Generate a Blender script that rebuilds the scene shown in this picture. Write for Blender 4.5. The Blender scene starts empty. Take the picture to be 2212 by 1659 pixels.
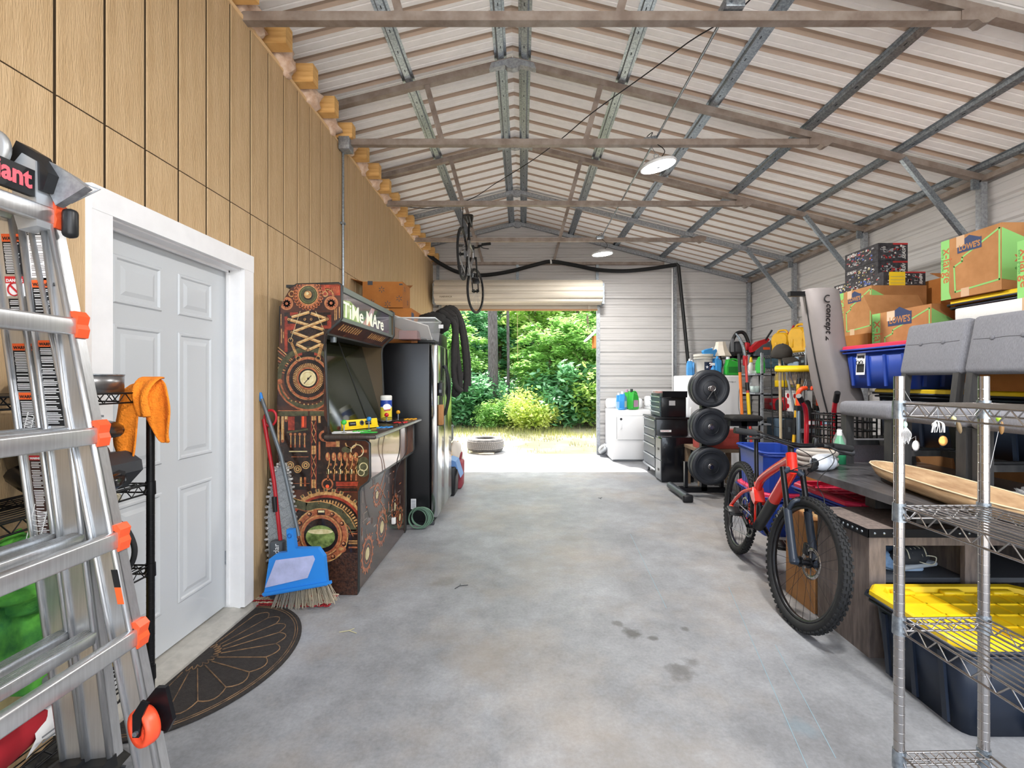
import bpy, bmesh, math, random
from mathutils import Vector as V, Matrix as Mx, noise as mnoise
SC = bpy.context.scene
COL = SC.collection
R = math.radians
PI = math.pi
random.seed(7)

# ------------------------------------------------------------------ camera
CAMH = 1.42
cd = bpy.data.cameras.new('camera'); cam = bpy.data.objects.new('camera', cd); COL.objects.link(cam)
cam.location = (0, 0, CAMH); cam.rotation_euler = (R(90), 0, 0)
cd.sensor_width = 36; cd.lens = 36*1005/2212
cd.shift_x = (1106-1128)/2212; cd.shift_y = (822-829.5)/2212
cd.clip_start = .02; cd.clip_end = 300
SC.camera = cam
# ------------------------------------------------------------------ world, sun, exposure
w = bpy.data.worlds.new('sky'); SC.world = w; w.use_nodes = True
nt = w.node_tree; nt.nodes.clear()
sky = nt.nodes.new('ShaderNodeTexSky'); sky.sky_type = 'NISHITA'; sky.sun_disc = False
sky.sun_elevation = R(57); sky.sun_rotation = R(-19); sky.air_density = 1.0; sky.dust_density = 2.5; sky.ozone_density = .6
hs = nt.nodes.new('ShaderNodeHueSaturation'); hs.inputs['Saturation'].default_value = .45
bg = nt.nodes.new('ShaderNodeBackground'); bg.inputs[1].default_value = .85
ow = nt.nodes.new('ShaderNodeOutputWorld')
nt.links.new(sky.outputs[0], hs.inputs['Color']); nt.links.new(hs.outputs[0], bg.inputs[0]); nt.links.new(bg.outputs[0], ow.inputs[0])
sd = bpy.data.lights.new('sun', 'SUN'); sd.energy = 9.5; sd.angle = R(.6); sd.color = (1, .95, .86)
sun = bpy.data.objects.new('sun', sd); COL.objects.link(sun)
sun.rotation_euler = V((-.6, 1.75, 2.88)).to_track_quat('Z', 'Y').to_euler()
LAMP_POWER = 58
SC.view_settings.view_transform = 'Standard'; SC.view_settings.look = 'None'
SC.view_settings.exposure = .55; SC.view_settings.gamma = 1; SC.view_settings.use_curve_mapping = False

# ------------------------------------------------------------------ mesh builder
def rotto(d):
    d = V(d).normalized()
    return d.to_track_quat('Z', 'Y').to_matrix().to_4x4()
def T(x, y=0, z=0):
    return Mx.Translation(V((x, y, z)) if not isinstance(x, V) else x)
def RX(a): return Mx.Rotation(R(a), 4, 'X')
def RY(a): return Mx.Rotation(R(a), 4, 'Y')
def RZ(a): return Mx.Rotation(R(a), 4, 'Z')
def S(x, y, z): return Mx.Diagonal((x, y, z, 1))
class MB:
    def __init__(s, M=None):
        s.v = []; s.f = []; s.sm = []; s.M = M or Mx()
    def add(s, vs, fs, smooth=False, M=None):
        k = len(s.v); m = s.M @ M if M else s.M
        s.v += [m @ V(p) for p in vs]; s.f += [[i+k for i in f] for f in fs]; s.sm += [smooth]*len(fs)
        return s
    def box(s, x0, x1, y0, y1, z0, z1, M=None, taper=None):
        vs = [(x0,y0,z0),(x1,y0,z0),(x1,y1,z0),(x0,y1,z0),(x0,y0,z1),(x1,y0,z1),(x1,y1,z1),(x0,y1,z1)]
        if taper:
            cx, cy = (x0+x1)/2, (y0+y1)/2
            vs = [(cx+(p[0]-cx)*taper, cy+(p[1]-cy)*taper, p[2]) if i < 4 else p for i, p in enumerate(vs)]
        return s.add(vs, [(0,3,2,1),(4,5,6,7),(0,1,5,4),(1,2,6,5),(2,3,7,6),(3,0,4,7)], False, M)
    def cbox(s, c, sz, M=None):
        return s.box(c[0]-sz[0]/2, c[0]+sz[0]/2, c[1]-sz[1]/2, c[1]+sz[1]/2, c[2]-sz[2]/2, c[2]+sz[2]/2, M)
    def rbox(s, x0, x1, y0, y1, z0, z1, r=.01, seg=2, M=None, vert=False, taper=1.0):
        bm = bmesh.new()
        bmesh.ops.create_cube(bm, size=1)
        for v in bm.verts:
            t = taper if v.co.z < 0 else 1
            v.co = V(((x0+x1)/2+v.co.x*t*(x1-x0), (y0+y1)/2+v.co.y*t*(y1-y0), (z0+z1)/2+v.co.z*(z1-z0)))
        es = [e for e in bm.edges if (not vert) or abs(e.verts[0].co.z-e.verts[1].co.z) > .5*(z1-z0)]
        r = min(r, .49*min(x1-x0, y1-y0, 9 if vert else z1-z0))
        bmesh.ops.bevel(bm, geom=es, offset=r, segments=seg, affect='EDGES', profile=.5)
        bm.verts.index_update()
        s.add([v.co.copy() for v in bm.verts], [[v.index for v in f.verts] for f in bm.faces], True, M)
        bm.free(); return s
    def cyl(s, p0, p1, r0, r1=None, n=14, caps=True, smooth=True):
        p0 = V(p0); p1 = V(p1); r1 = r0 if r1 is None else r1
        m = rotto(p1-p0); L = (p1-p0).length; vs = []; fs = []
        for i in range(n):
            a = 2*PI*i/n; vs.append((r0*math.cos(a), r0*math.sin(a), 0)); vs.append((r1*math.cos(a), r1*math.sin(a), L))
        for i in range(n):
            j = (i+1) % n; fs.append((2*i, 2*j, 2*j+1, 2*i+1))
        M = T(p0) @ m
        s.add(vs, fs, smooth, M)
        if caps:
            s.add(vs, [[2*i for i in range(n)][::-1], [2*i+1 for i in range(n)]], False, M)
        return s
    def tube(s, pts, r, n=8, closed=False, caps=True):
        pts = [V(p) for p in pts]; N = len(pts); rr = r if isinstance(r, (list, tuple)) else [r]*N
        vs = []; fs = []; up = None
        for i, p in enumerate(pts):
            if closed: d = pts[(i+1) % N]-pts[i-1]
            else: d = pts[min(i+1, N-1)]-pts[max(i-1, 0)]
            if d.length < 1e-9: d = V((0, 0, 1))
            d.normalize()
            if up is None: up = d.orthogonal().normalized()
            else:
                up = up-d*up.dot(d)
                if up.length < 1e-6: up = d.orthogonal()
                up.normalize()
            b = d.cross(up)
            for k in range(n):
                a = 2*PI*k/n; vs.append(p+(up*math.cos(a)+b*math.sin(a))*rr[i])
        for i in range(N if closed else N-1):
            j = (i+1) % N
            for k in range(n):
                l = (k+1) % n; fs.append((i*n+k, i*n+l, j*n+l, j*n+k))
        s.add(vs, fs, True)
        if caps and not closed:
            s.add(vs[:n], [list(range(n))[::-1]]); s.add(vs[-n:], [list(range(n))])
        return s
    def lathe(s, prof, n=24, M=None, smooth=True, closed=False):
        vs = []; fs = []; m = len(prof)
        for i in range(n):
            a = 2*PI*i/n
            for r, z in prof: vs.append((r*math.cos(a), r*math.sin(a), z))
        for i in range(n):
            j = (i+1) % n
            for k in range(m if closed else m-1):
                l = (k+1) % m
                fs.append((i*m+k, j*m+k, j*m+l, i*m+l))
        return s.add(vs, fs, smooth, M)
    def prism(s, poly, t0, t1, M=None, smooth=False):
        # polygon in local XY, extruded along local Z
        n = len(poly)
        vs = [(p[0], p[1], t0) for p in poly]+[(p[0], p[1], t1) for p in poly]
        fs = [list(range(n))[::-1], list(range(n, 2*n))]+[(i, (i+1) % n, n+(i+1) % n, n+i) for i in range(n)]
        return s.add(vs, fs, smooth, M)
    def torus(s, Rr, r, M=None, n=36, k=8, a0=0, a1=360):
        full = a1-a0 >= 359.9; N = n if full else n+1
        pts = [(Rr*math.cos(R(a0+(a1-a0)*i/n)), Rr*math.sin(R(a0+(a1-a0)*i/n)), 0) for i in range(N)]
        sv = s.M
        if M: s.M = s.M @ M
        s.tube(pts, r, k, closed=full); s.M = sv
        return s
    def grid(s, rows, smooth=True, close_u=False, flip=False):
        m = len(rows[0]); vs = [p for r in rows for p in r]; fs = []
        for i in range(len(rows)-1):
            for k in range(m if close_u else m-1):
                l = (k+1) % m; q = (i*m+k, i*m+l, (i+1)*m+l, (i+1)*m+k)
                fs.append(q[::-1] if flip else q)
        return s.add(vs, fs, smooth)
    def blob(s, c, rad, amp=.15, freq=2.5, seed=0, n=20, m=14, M=None, flat=None):
        vs = []; fs = []
        for i in range(m+1):
            th = PI*i/m
            for k in range(n):
                ph = 2*PI*k/n; d = V((math.sin(th)*math.cos(ph), math.sin(th)*math.sin(ph), math.cos(th)))
                q = 1+amp*mnoise.noise(d*freq+V((seed*7.3, seed*3.1, seed)))
                p = V((c[0]+d.x*rad[0]*q, c[1]+d.y*rad[1]*q, c[2]+d.z*rad[2]*q))
                if flat is not None: p.z = max(p.z, flat)
                vs.append(p)
        for i in range(m):
            for k in range(n):
                l = (k+1) % n; fs.append((i*n+k, (i+1)*n+k, (i+1)*n+l, i*n+l))
        return s.add(vs, fs, True, M)
    def text(s, txt, size, M, ext=.0008, shear=0, bold=0, align='LEFT', xs=1.0):
        c = bpy.data.curves.new('t', 'FONT'); c.body = txt; c.size = size; c.extrude = ext; c.shear = shear; c.offset = bold; c.align_x = align; c.resolution_u = 2
        o = bpy.data.objects.new('t', c); me = bpy.data.meshes.new_from_object(o)
        s.add([(v.co.x*xs, v.co.y, v.co.z) for v in me.vertices], [list(p.vertices) for p in me.polygons], False, M)
        bpy.data.objects.remove(o); bpy.data.curves.remove(c); bpy.data.meshes.remove(me)
        return s
    def mesh(s, name, mat):
        me = bpy.data.meshes.new(name); me.from_pydata([tuple(p) for p in s.v], [], s.f)
        me.polygons.foreach_set('use_smooth', s.sm); me.update()
        if mat: me.materials.append(mat)
        return me
def link(name, data, parent=None):
    o = bpy.data.objects.new(name, data); COL.objects.link(o)
    if parent: o.parent = parent
    return o
def tag(o, label=None, cat=None, group=None, kind=None):
    if label: o['label'] = label
    if cat: o['category'] = cat
    if group: o['group'] = group
    if kind: o['kind'] = kind
    return o
def thing(name, label, cat, loc=(0, 0, 0), rz=0, group=None, M=None):
    o = link(name, None); o.empty_display_size = .1
    o.location = loc; o.rotation_euler = (0, 0, R(rz))
    if M is not None: o.matrix_world = M
    return tag(o, label, cat, group)
STUFF = {'slot_row', 'printed_artwork', 'small_print', 'printed_picture', 'tread_knobs', 'spokes', 'bristles', 'rivets', 'lid_grid', 'scallop_pattern', 'ray_pattern', 'laces', 'mesh_weave', 'lattice', 'cords', 'skirt', 'legs', 'speaker_slots', 'tines', 'lid_lugs', 'sticker_print', 'print', 'braid_row', 'tread', 'tyre_lettering', 'coil', 'ribs'}
def part(name, mb, mat, parent, label=None, mods=None):
    o = link(name, mb.mesh(name, mat), parent)
    if name in STUFF: o['kind'] = 'stuff'
    if label: o['label'] = label
    if mods: mods(o)
    return o
def single(name, mb, mat, label, cat, group=None, loc=(0, 0, 0), rz=0):
    o = link(name, mb.mesh(name, mat)); o.location = loc; o.rotation_euler = (0, 0, R(rz))
    return tag(o, label, cat, group)
def struct(name, mb, mat, parent=None):
    o = link(name, mb.mesh(name, mat), parent)
    if not parent: o['kind'] = 'structure'
    return o
def copy_tree(o, parent=None, loc=None, rz=None, label=None, group=None):
    c = o.copy(); COL.objects.link(c)
    if parent: c.parent = parent
    if loc is not None: c.location = loc
    if rz is not None: c.rotation_euler = (0, 0, R(rz))
    if label: c['label'] = label
    if group: c['group'] = group
    for ch in list(o.children): copy_tree(ch, c)
    return c
def smoothline(pts, n=6):
    pts = [V(p) for p in pts]; out = []
    for i in range(len(pts)-1):
        p0 = pts[max(i-1, 0)]; p1 = pts[i]; p2 = pts[i+1]; p3 = pts[min(i+2, len(pts)-1)]
        for k in range(n):
            t = k/n; out.append(.5*((2*p1)+(p2-p0)*t+(2*p0-5*p1+4*p2-p3)*t*t+(3*p1-p0-3*p2+p3)*t**3))
    return out+[pts[-1]]
def solid(th):
    def f(o):
        m = o.modifiers.new('s', 'SOLIDIFY'); m.thickness = th; m.offset = 0
        m = o.modifiers.new('u', 'SUBSURF'); m.levels = 1; m.render_levels = 1
    return f
def circ(r, n=24, cx=0, cy=0, a0=0, a1=360):
    return [(cx+r*math.cos(R(a0+(a1-a0)*i/n)), cy+r*math.sin(R(a0+(a1-a0)*i/n))) for i in range(n if a1-a0 >= 360 else n+1)]

# ------------------------------------------------------------------ materials
_M = {}
def lin(c):
    # '#rrggbb' sRGB to linear
    if isinstance(c, str):
        c = [int(c[i:i+2], 16)/255 for i in (1, 3, 5)]
        return tuple(((x+.055)/1.055)**2.4 if x > .04045 else x/12.92 for x in c)+(1,)
    return tuple(c)+((1,) if len(c) == 3 else ())
def mat(name, col='#808080', rough=.5, metal=0, var=0, scale=12, col2=None, bump=0, bscale=60, stretch=(1, 1, 1), spec=.5, emit=None, estr=0, alpha=1, trans=0, detail=4, coat=0, ior=1.45, lo=.35, hi=.65):
    if name in _M: return _M[name]
    m = bpy.data.materials.new(name); m.use_nodes = True; nt = m.node_tree; b = nt.nodes['Principled BSDF']; L = nt.links
    c = lin(col); b.inputs['Base Color'].default_value = c; b.inputs['Roughness'].default_value = rough; b.inputs['Metallic'].default_value = metal
    b.inputs['Specular IOR Level'].default_value = spec; b.inputs['IOR'].default_value = ior
    if trans: b.inputs['Transmission Weight'].default_value = trans
    if coat: b.inputs['Coat Weight'].default_value = coat
    if alpha < 1: b.inputs['Alpha'].default_value = alpha
    if emit: b.inputs['Emission Color'].default_value = lin(emit); b.inputs['Emission Strength'].default_value = estr
    if var or col2 or bump:
        tc = nt.nodes.new('ShaderNodeTexCoord'); mp = nt.nodes.new('ShaderNodeMapping'); mp.inputs['Scale'].default_value = stretch
        L.new(tc.outputs['Object'], mp.inputs[0])
    if var or col2:
        nz = nt.nodes.new('ShaderNodeTexNoise'); nz.inputs['Scale'].default_value = scale; nz.inputs['Detail'].default_value = detail; nz.inputs['Roughness'].default_value = .6
        L.new(mp.outputs[0], nz.inputs['Vector'])
        rp = nt.nodes.new('ShaderNodeValToRGB'); rp.color_ramp.elements[0].position = lo; rp.color_ramp.elements[1].position = hi
        c2 = lin(col2) if col2 else tuple(min(1, x*(1+var)) for x in c[:3])+(1,)
        c1 = c if col2 else tuple(x*(1-var) for x in c[:3])+(1,)
        rp.color_ramp.elements[0].color = c1; rp.color_ramp.elements[1].color = c2
        L.new(nz.outputs['Fac'], rp.inputs[0]); L.new(rp.outputs[0], b.inputs['Base Color'])
    if bump:
        nb = nt.nodes.new('ShaderNodeTexNoise'); nb.inputs['Scale'].default_value = bscale; nb.inputs['Detail'].default_value = 3
        L.new(mp.outputs[0], nb.inputs['Vector'])
        bp = nt.nodes.new('ShaderNodeBump'); bp.inputs['Strength'].default_value = bump; bp.inputs['Distance'].default_value = .01
        L.new(nb.outputs['Fac'], bp.inputs['Height']); L.new(bp.outputs[0], b.inputs['Normal'])
    _M[name] = m
    return m
def leafmat(name, c1, c2, tr):
    m = bpy.data.materials.new(name); m.use_nodes = True; nt = m.node_tree; L = nt.links; nt.nodes.clear()
    tc = nt.nodes.new('ShaderNodeTexCoord'); nz = nt.nodes.new('ShaderNodeTexNoise'); nz.inputs['Scale'].default_value = 1.6; nz.inputs['Detail'].default_value = 5
    nz.inputs['Roughness'].default_value = .8
    L.new(tc.outputs['Object'], nz.inputs['Vector'])
    rp = nt.nodes.new('ShaderNodeValToRGB'); rp.color_ramp.elements[0].position = .35; rp.color_ramp.elements[1].position = .65
    rp.color_ramp.elements[0].color = lin(c1); rp.color_ramp.elements[1].color = lin(c2)
    L.new(nz.outputs['Fac'], rp.inputs[0])
    d = nt.nodes.new('ShaderNodeBsdfDiffuse'); t = nt.nodes.new('ShaderNodeBsdfTranslucent'); mx = nt.nodes.new('ShaderNodeMixShader'); mx.inputs[0].default_value = tr
    g = nt.nodes.new('ShaderNodeBsdfGlossy'); g.inputs['Roughness'].default_value = .4; m2 = nt.nodes.new('ShaderNodeMixShader'); m2.inputs[0].default_value = .06
    o = nt.nodes.new('ShaderNodeOutputMaterial')
    L.new(rp.outputs[0], d.inputs[0]); L.new(rp.outputs[0], t.inputs[0]); L.new(d.outputs[0], mx.inputs[1]); L.new(t.outputs[0], mx.inputs[2])
    L.new(mx.outputs[0], m2.inputs[1]); L.new(g.outputs[0], m2.inputs[2]); L.new(m2.outputs[0], o.inputs[0])
    return m
# shared palette
STEEL = mat('galvanised_steel', '#989ca1', .42, .5, var=.25, scale=35, bump=.05)
STEELB = mat('galvanised_spangle', '#a9b2ba', .33, .8, col2='#7d868e', scale=60)
RUST = mat('aged_galvanised_steel', '#9c9189', .5, .3, col2='#7f7168', scale=7, stretch=(1, 1, 1))
CHROME = mat('chrome', '#b3b0ae', .2, 1, var=.06, scale=30)
ALU = mat('brushed_aluminium', '#c6c8ca', .34, .85, var=.07, scale=6, stretch=(30, 30, 1))
BLK = mat('black_plastic', '#17181a', .42)
BLKM = mat('black_metal', '#15161a', .33, .4)
RUB = mat('rubber', '#1d1e20', .75, var=.2, scale=30, bump=.1)
WHT = mat('white_paint', '#e9e9ea', .45, var=.03, scale=8)
WPL = mat('white_plastic', '#e4e5e6', .35)
CARD = mat('cardboard', '#ad7c4e', .85, col2='#9a6b3f', scale=5, bump=.04, bscale=200)
CARDD = mat('cardboard_dark', '#a3672e', .85, col2='#945a24', scale=5, bump=.04, bscale=200)
INK = mat('printed_black', '#191a1c', .6)
PAPER = mat('paper_white', '#e8e8e8', .7)
ORG = mat('orange_plastic', '#e0562d', .4)
RED = mat('red_paint', '#b3202a', .35)
YEL = mat('yellow_plastic', '#e6c21a', .42, var=.05, scale=9)
BLUE = mat('blue_plastic', '#1c3d8f', .4, var=.08, scale=6)
NAVY = mat('navy_plastic', '#16233d', .42, var=.12, scale=6)
GRN = mat('green_plastic', '#2fa63c', .35)
GREY = mat('grey_plastic', '#6d7074', .5)
DGREY = mat('dark_grey_plastic', '#333539', .5)
BRASS = mat('copper_print', '#a8683f', .4, col2='#6b3a22', scale=25)
PINK = mat('pinkred_plastic', '#d9365a', .45, var=.06, scale=8)
WOODP = mat('pine_lumber', '#e3b877', .7, col2='#cd9a58', scale=4, stretch=(1, 1, 9), bump=.05)
# ================================================================== STRUCTURE
XL, XR, Y0, Y1 = -1.72, 4.40, -1.75, 8.97
XRID, ZRID = -.09, 4.50
def zroof(x): return ZRID-.25*abs(x-XRID)
# ---- concrete slab
def concrete():
    m = bpy.data.materials.new('concrete_slab'); m.use_nodes = True; nt = m.node_tree; L = nt.links; b = nt.nodes['Principled BSDF']
    tc = nt.nodes.new('ShaderNodeTexCoord')
    def nz(sc, det=6, ro=.65):
        n = nt.nodes.new('ShaderNodeTexNoise'); n.inputs['Scale'].default_value = sc; n.inputs['Detail'].default_value = det; n.inputs['Roughness'].default_value = ro
        L.new(tc.outputs['Object'], n.inputs['Vector']); return n
    def ramp(n, p0, c0, p1, c1):
        r = nt.nodes.new('ShaderNodeValToRGB'); r.color_ramp.elements[0].position = p0; r.color_ramp.elements[1].position = p1
        r.color_ramp.elements[0].color = lin(c0); r.color_ramp.elements[1].color = lin(c1); L.new(n.outputs['Fac'], r.inputs[0]); return r
    def mixc(a, bb, mode, f):
        x = nt.nodes.new('ShaderNodeMix'); x.data_type = 'RGBA'; x.blend_type = mode
        if isinstance(f, float): x.inputs[0].default_value = f
        else: L.new(f, x.inputs[0])
        L.new(a, x.inputs[6])
        if isinstance(bb, str): x.inputs[7].default_value = lin(bb)
        else: L.new(bb, x.inputs[7])
        return x.outputs[2]
    base = ramp(nz(.9, 8), .3, '#84868a', .72, '#b2b5ba')
    med = ramp(nz(4.5, 8, .75), .25, '#7e7c7a', .75, '#ffffff')
    fine = ramp(nz(60, 4), .2, '#b9b9b9', .8, '#ffffff')
    c = mixc(base.outputs[0], med.outputs[0], 'MULTIPLY', .55)
    c = mixc(c, fine.outputs[0], 'MULTIPLY', .6)
    tan = ramp(nz(.75, 6), .46, '#000000', .62, '#ffffff')
    c = mixc(c, '#a8957c', 'MIX', mixc(tan.outputs[0], '#8a8a8a', 'MULTIPLY', 1.0))
    wob = nz(9, 4)
    for (x, y, r, col, k) in [(.62, 2.62, .055, '#3c3a38', .75), (.72, 2.56, .03, '#3c3a38', .7), (.56, 2.72, .035, '#45423f', .6), (.78, 2.27, .075, '#45423f', .6), (.93, 2.66, .03, '#403d3b', .6),
                              (.85, 2.35, .05, '#45423f', .5), (1.15, 1.9, .07, '#6d8a98', .3), (-.55, 3.3, .1, '#6a6763', .4), (.45, 4.2, .12, '#77726c', .4), (-.2, 2.4, .2, '#847e78', .35), (0.1, 3.6, .25, '#85807a', .35), (.5, 1.7, .25, '#857f78', .3)]:
        d = nt.nodes.new('ShaderNodeVectorMath'); d.operation = 'DISTANCE'; L.new(tc.outputs['Object'], d.inputs[0]); d.inputs[1].default_value = (x, y, 0)
        a = nt.nodes.new('ShaderNodeMath'); a.operation = 'MULTIPLY_ADD'; L.new(wob.outputs['Fac'], a.inputs[0]); a.inputs[1].default_value = r*2.2; L.new(d.outputs['Value'], a.inputs[2])
        mr = nt.nodes.new('ShaderNodeMapRange'); L.new(a.outputs[0], mr.inputs[0]); mr.inputs[1].default_value = r*1.55; mr.inputs[2].default_value = r*2.2; mr.inputs[3].default_value = k; mr.inputs[4].default_value = 0
        c = mixc(c, col, 'MIX', mr.outputs[0])
    L.new(c, b.inputs['Base Color']); b.inputs['Roughness'].default_value = .55; b.inputs['Specular IOR Level'].default_value = .45
    bp = nt.nodes.new('ShaderNodeBump'); bp.inputs['Strength'].default_value = .12; bp.inputs['Distance'].default_value = .01
    L.new(nz(30, 6).outputs['Fac'], bp.inputs['Height']); L.new(bp.outputs[0], b.inputs['Normal'])
    return m
struct('floor', MB().box(-1.84, XR+.05, Y0, 9.0, -.15, 0), concrete())
# chalk / crack lines on the slab, thin strips
cm = mat('chalk_line', '#7f9aa5', .8)
ck = MB()
for (a, b2) in [((1.42, 3.2), (1.02, 1.6)), ((1.36, 2.5), (1.18, 1.75)), ((1.0, 4.3), (.9, 2.9))]:
    d = (V((b2[0], b2[1], 0))-V((a[0], a[1], 0))); ck.box(0, d.length, -.0015, .0015, .0002, .0008, T(a[0], a[1], 0) @ Mx.Rotation(math.atan2(d.y, d.x), 4, 'Z'))
struct('trim_1', ck, cm)['label'] = 'faint blue chalk lines on concrete floor'

# ---- left wall: vertical grooved siding, two courses of boards
SID = mat('tan_siding_paint', '#c8ab84', .62, col2='#bb9d75', scale=3, stretch=(6, 6, .7), bump=.45, bscale=38)
wl = struct('wall_left', MB().box(-1.86, -1.7245, Y0, 1.90, 0, 3.64).box(-1.86, -1.7245, 2.87, Y1, 0, 3.64).box(-1.86, -1.7245, 1.90, 2.87, 2.13, 3.64), mat('siding_groove_shade', '#34250f', .9))  # dark brown behind the boards paints shadow into the grooves
DY0, DY1, DZ = 1.925, 2.845, 2.10
P = .2056; ph = 1.751-9*P-.004*9
def board(h):
    m = MB(); a = .0062
    # one board with bevelled long edges
    m.prism([(a, 0), (P-a, 0), (P-a*1.4, .0035), (a*1.4, .0035)], 0, h, T(-1.7245, 0, 0) @ Mx(((0, 1, 0, 0), (1, 0, 0, 0), (0, 0, 1, 0), (0, 0, 0, 1))))
    return m
bl = {}
def put_board(y, z0, z1, clip=None):
    k = (round(z1-z0, 3), clip)
    if k not in bl:
        m = board(z1-z0)
        if clip:
            for p in m.v: p.y = clip[0]+(p.y/P)*(clip[1]-clip[0])
        bl[k] = m.mesh('siding_board', SID)
    o = link('siding_board', bl[k], wl); o.location = (0, y, z0)
y = ph; i = 0
while y < Y1:
    if y+P > Y0:
        put_board(y, 2.478, 3.66)
        # lower course, cut around the door casing
        a, b2 = 0, P
        if y+P <= 1.84 or y >= 2.93: put_board(y, .01, 2.472)
        else:
            put_board(y, 2.12, 2.472)
            if y < 1.84: put_board(y, .01, 2.12, (0, 1.84-y))
            if y+P > 2.93: put_board(y, .01, 2.12, (2.93-y, P))
    y += P
struct('trim_2', MB().box(-1.738, -1.716, Y0, Y1, 3.645, 3.668), mat('raw_plywood_edge', '#e3c294', .8))['label'] = 'thin raw plywood edge along top of siding'
# ---- attic closure behind the joists, added to block light leaks
struct('wall_attic_light_block', MB().box(-2.62, -2.6, Y0, Y1+.05, 3.5, 4.0).box(-2.6, -1.74, Y0, Y1+.05, 3.5, 3.56), mat('attic_light_block', '#6e5a42', .9))
# ---- joist ends and insulation
JE = MB().box(-2.55, -1.585, -.045, .045, 3.685, 3.825)
jm = JE.mesh('joist', WOODP)
INS = mat('fibreglass_batt', '#ead2bd', .95, col2='#d2ae92', scale=18, bump=.5, bscale=30)
ins = [MB().blob((-1.80, 0, 3.73), (.15, .15, .10), .45, 2.6, k).mesh('insulation_batt', INS) for k in range(4)]
nth = ['nearest', 'second', 'third', 'fourth', 'fifth', 'sixth', 'seventh', 'eighth', 'ninth', 'tenth', 'eleventh', 'twelfth', 'thirteenth', 'fourteenth', 'fifteenth', 'sixteenth']
k = 0; y = 2.76-.405*2
while y < Y1:
    o = link('floor_joist', jm); o.location = (0, y, 0)
    inview = y > 2.6
    tag(o, ('%s visible pine joist end above the tan siding, counted from the camera' % nth[min(k, 15)]) if inview else 'pine joist end above the tan siding behind the camera', 'joist', 'joist ends above the siding')
    if y > 2.5 and y+.2 < Y1:
        q = link('insulation_batt', ins[k % 4]); q.location = (0, y+.2, 0)
        tag(q, 'fluffy pinkish insulation batt stuffed between pine joist ends', 'insulation', 'insulation between the joists')
    if inview: k += 1
    y += .405

# ---- ribbed metal sheets
def ribs(L, pitch=.2286, off=0):
    out = []; s0 = off-pitch
    while s0 < L+pitch:
        for ds, h in ((-.034, 0), (-.014, .02), (.014, .02), (.034, 0), (.068, 0), (.076, .004), (.084, 0), (.145, 0), (.153, .004), (.161, 0)):
            s = s0+ds
            if 0 <= s <= L: out.append((s, h))
        s0 += pitch
    out = sorted(set(out))
    if not out or out[0][0] > 1e-4: out.insert(0, (0, 0))
    if out[-1][0] < L-1e-4: out.append((L, 0))
    return out
ROOFM = mat('white_roof_steel', '#f3f2f1', .45, 0, var=.03, scale=4, stretch=(3, 3, 3))
WALLM = mat('grey_wall_steel', '#bcbab9', .45, 0, var=.05, scale=3, stretch=(.6, .6, 6))
ceil = link('ceiling', MB().box(XRID-.09, XRID+.09, Y0, Y1+.1, ZRID+.03, ZRID+.045).mesh('ridge_cap', ROOFM)); ceil['kind'] = 'structure'
sheet = .9144
def roof_sheet(xa, xb):
    m = MB(); rows = []
    for s, h in ribs(sheet, off=.1143):
        rows.append([V((xa, s, zroof(xa)+h)), V((xb, s, zroof(xb)+h))])
    m.grid(rows, False)
    return m
def roof_mesh(xa, xb):
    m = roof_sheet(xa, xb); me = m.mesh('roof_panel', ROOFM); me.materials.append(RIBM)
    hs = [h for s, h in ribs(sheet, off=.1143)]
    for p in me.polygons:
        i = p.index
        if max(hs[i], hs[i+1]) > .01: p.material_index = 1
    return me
RIBM = mat('roof_rib_shade', '#b3a08f', .5, 0, var=.06, scale=4)  # tan paints shade and warm reflection into the rib faces
rs = [roof_mesh(XRID, XR+.25), roof_mesh(XRID, -2.7)]
y = Y0
while y < Y1:
    for me in rs:
        o = link('roof_panel', me, ceil); o.location = (0, y, 0)
    y += sheet
# opaque weather deck above so no light leaks through the sheet joints
struct('trim_3', MB().add([(XRID, Y0, ZRID+.05), (XR+.3, Y0, zroof(XR+.3)+.05), (XR+.3, Y1+.15, zroof(XR+.3)+.05), (XRID, Y1+.15, ZRID+.05)], [(0, 1, 2, 3)]).add([(XRID, Y0, ZRID+.05), (-2.8, Y0, zroof(-2.8)+.05), (-2.8, Y1+.15, zroof(-2.8)+.05), (XRID, Y1+.15, ZRID+.05)], [(0, 3, 2, 1)]), ROOFM)['label'] = 'outer roof skin of the metal building'
# right wall
wr = link('wall_right', MB().box(XR+.03, XR+.05, Y0, Y1+.1, 0, 3.36).mesh('wall_right', WALLM)); wr['kind'] = 'structure'
def wall_rows(z0, z1, off):
    return [(z0+s, h) for s, h in ribs(z1-z0, off=off)]
z = 0
while z < 3.34:
    z1 = min(z+sheet, 3.36); m = MB()
    m.grid([[V((XR+h, Y0, zz)), V((XR+h, Y1, zz))] for zz, h in wall_rows(z, z1, .1143)], False, flip=True)
    link('wall_panel', m.mesh('wall_panel', WALLM), wr); z = z1
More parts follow.
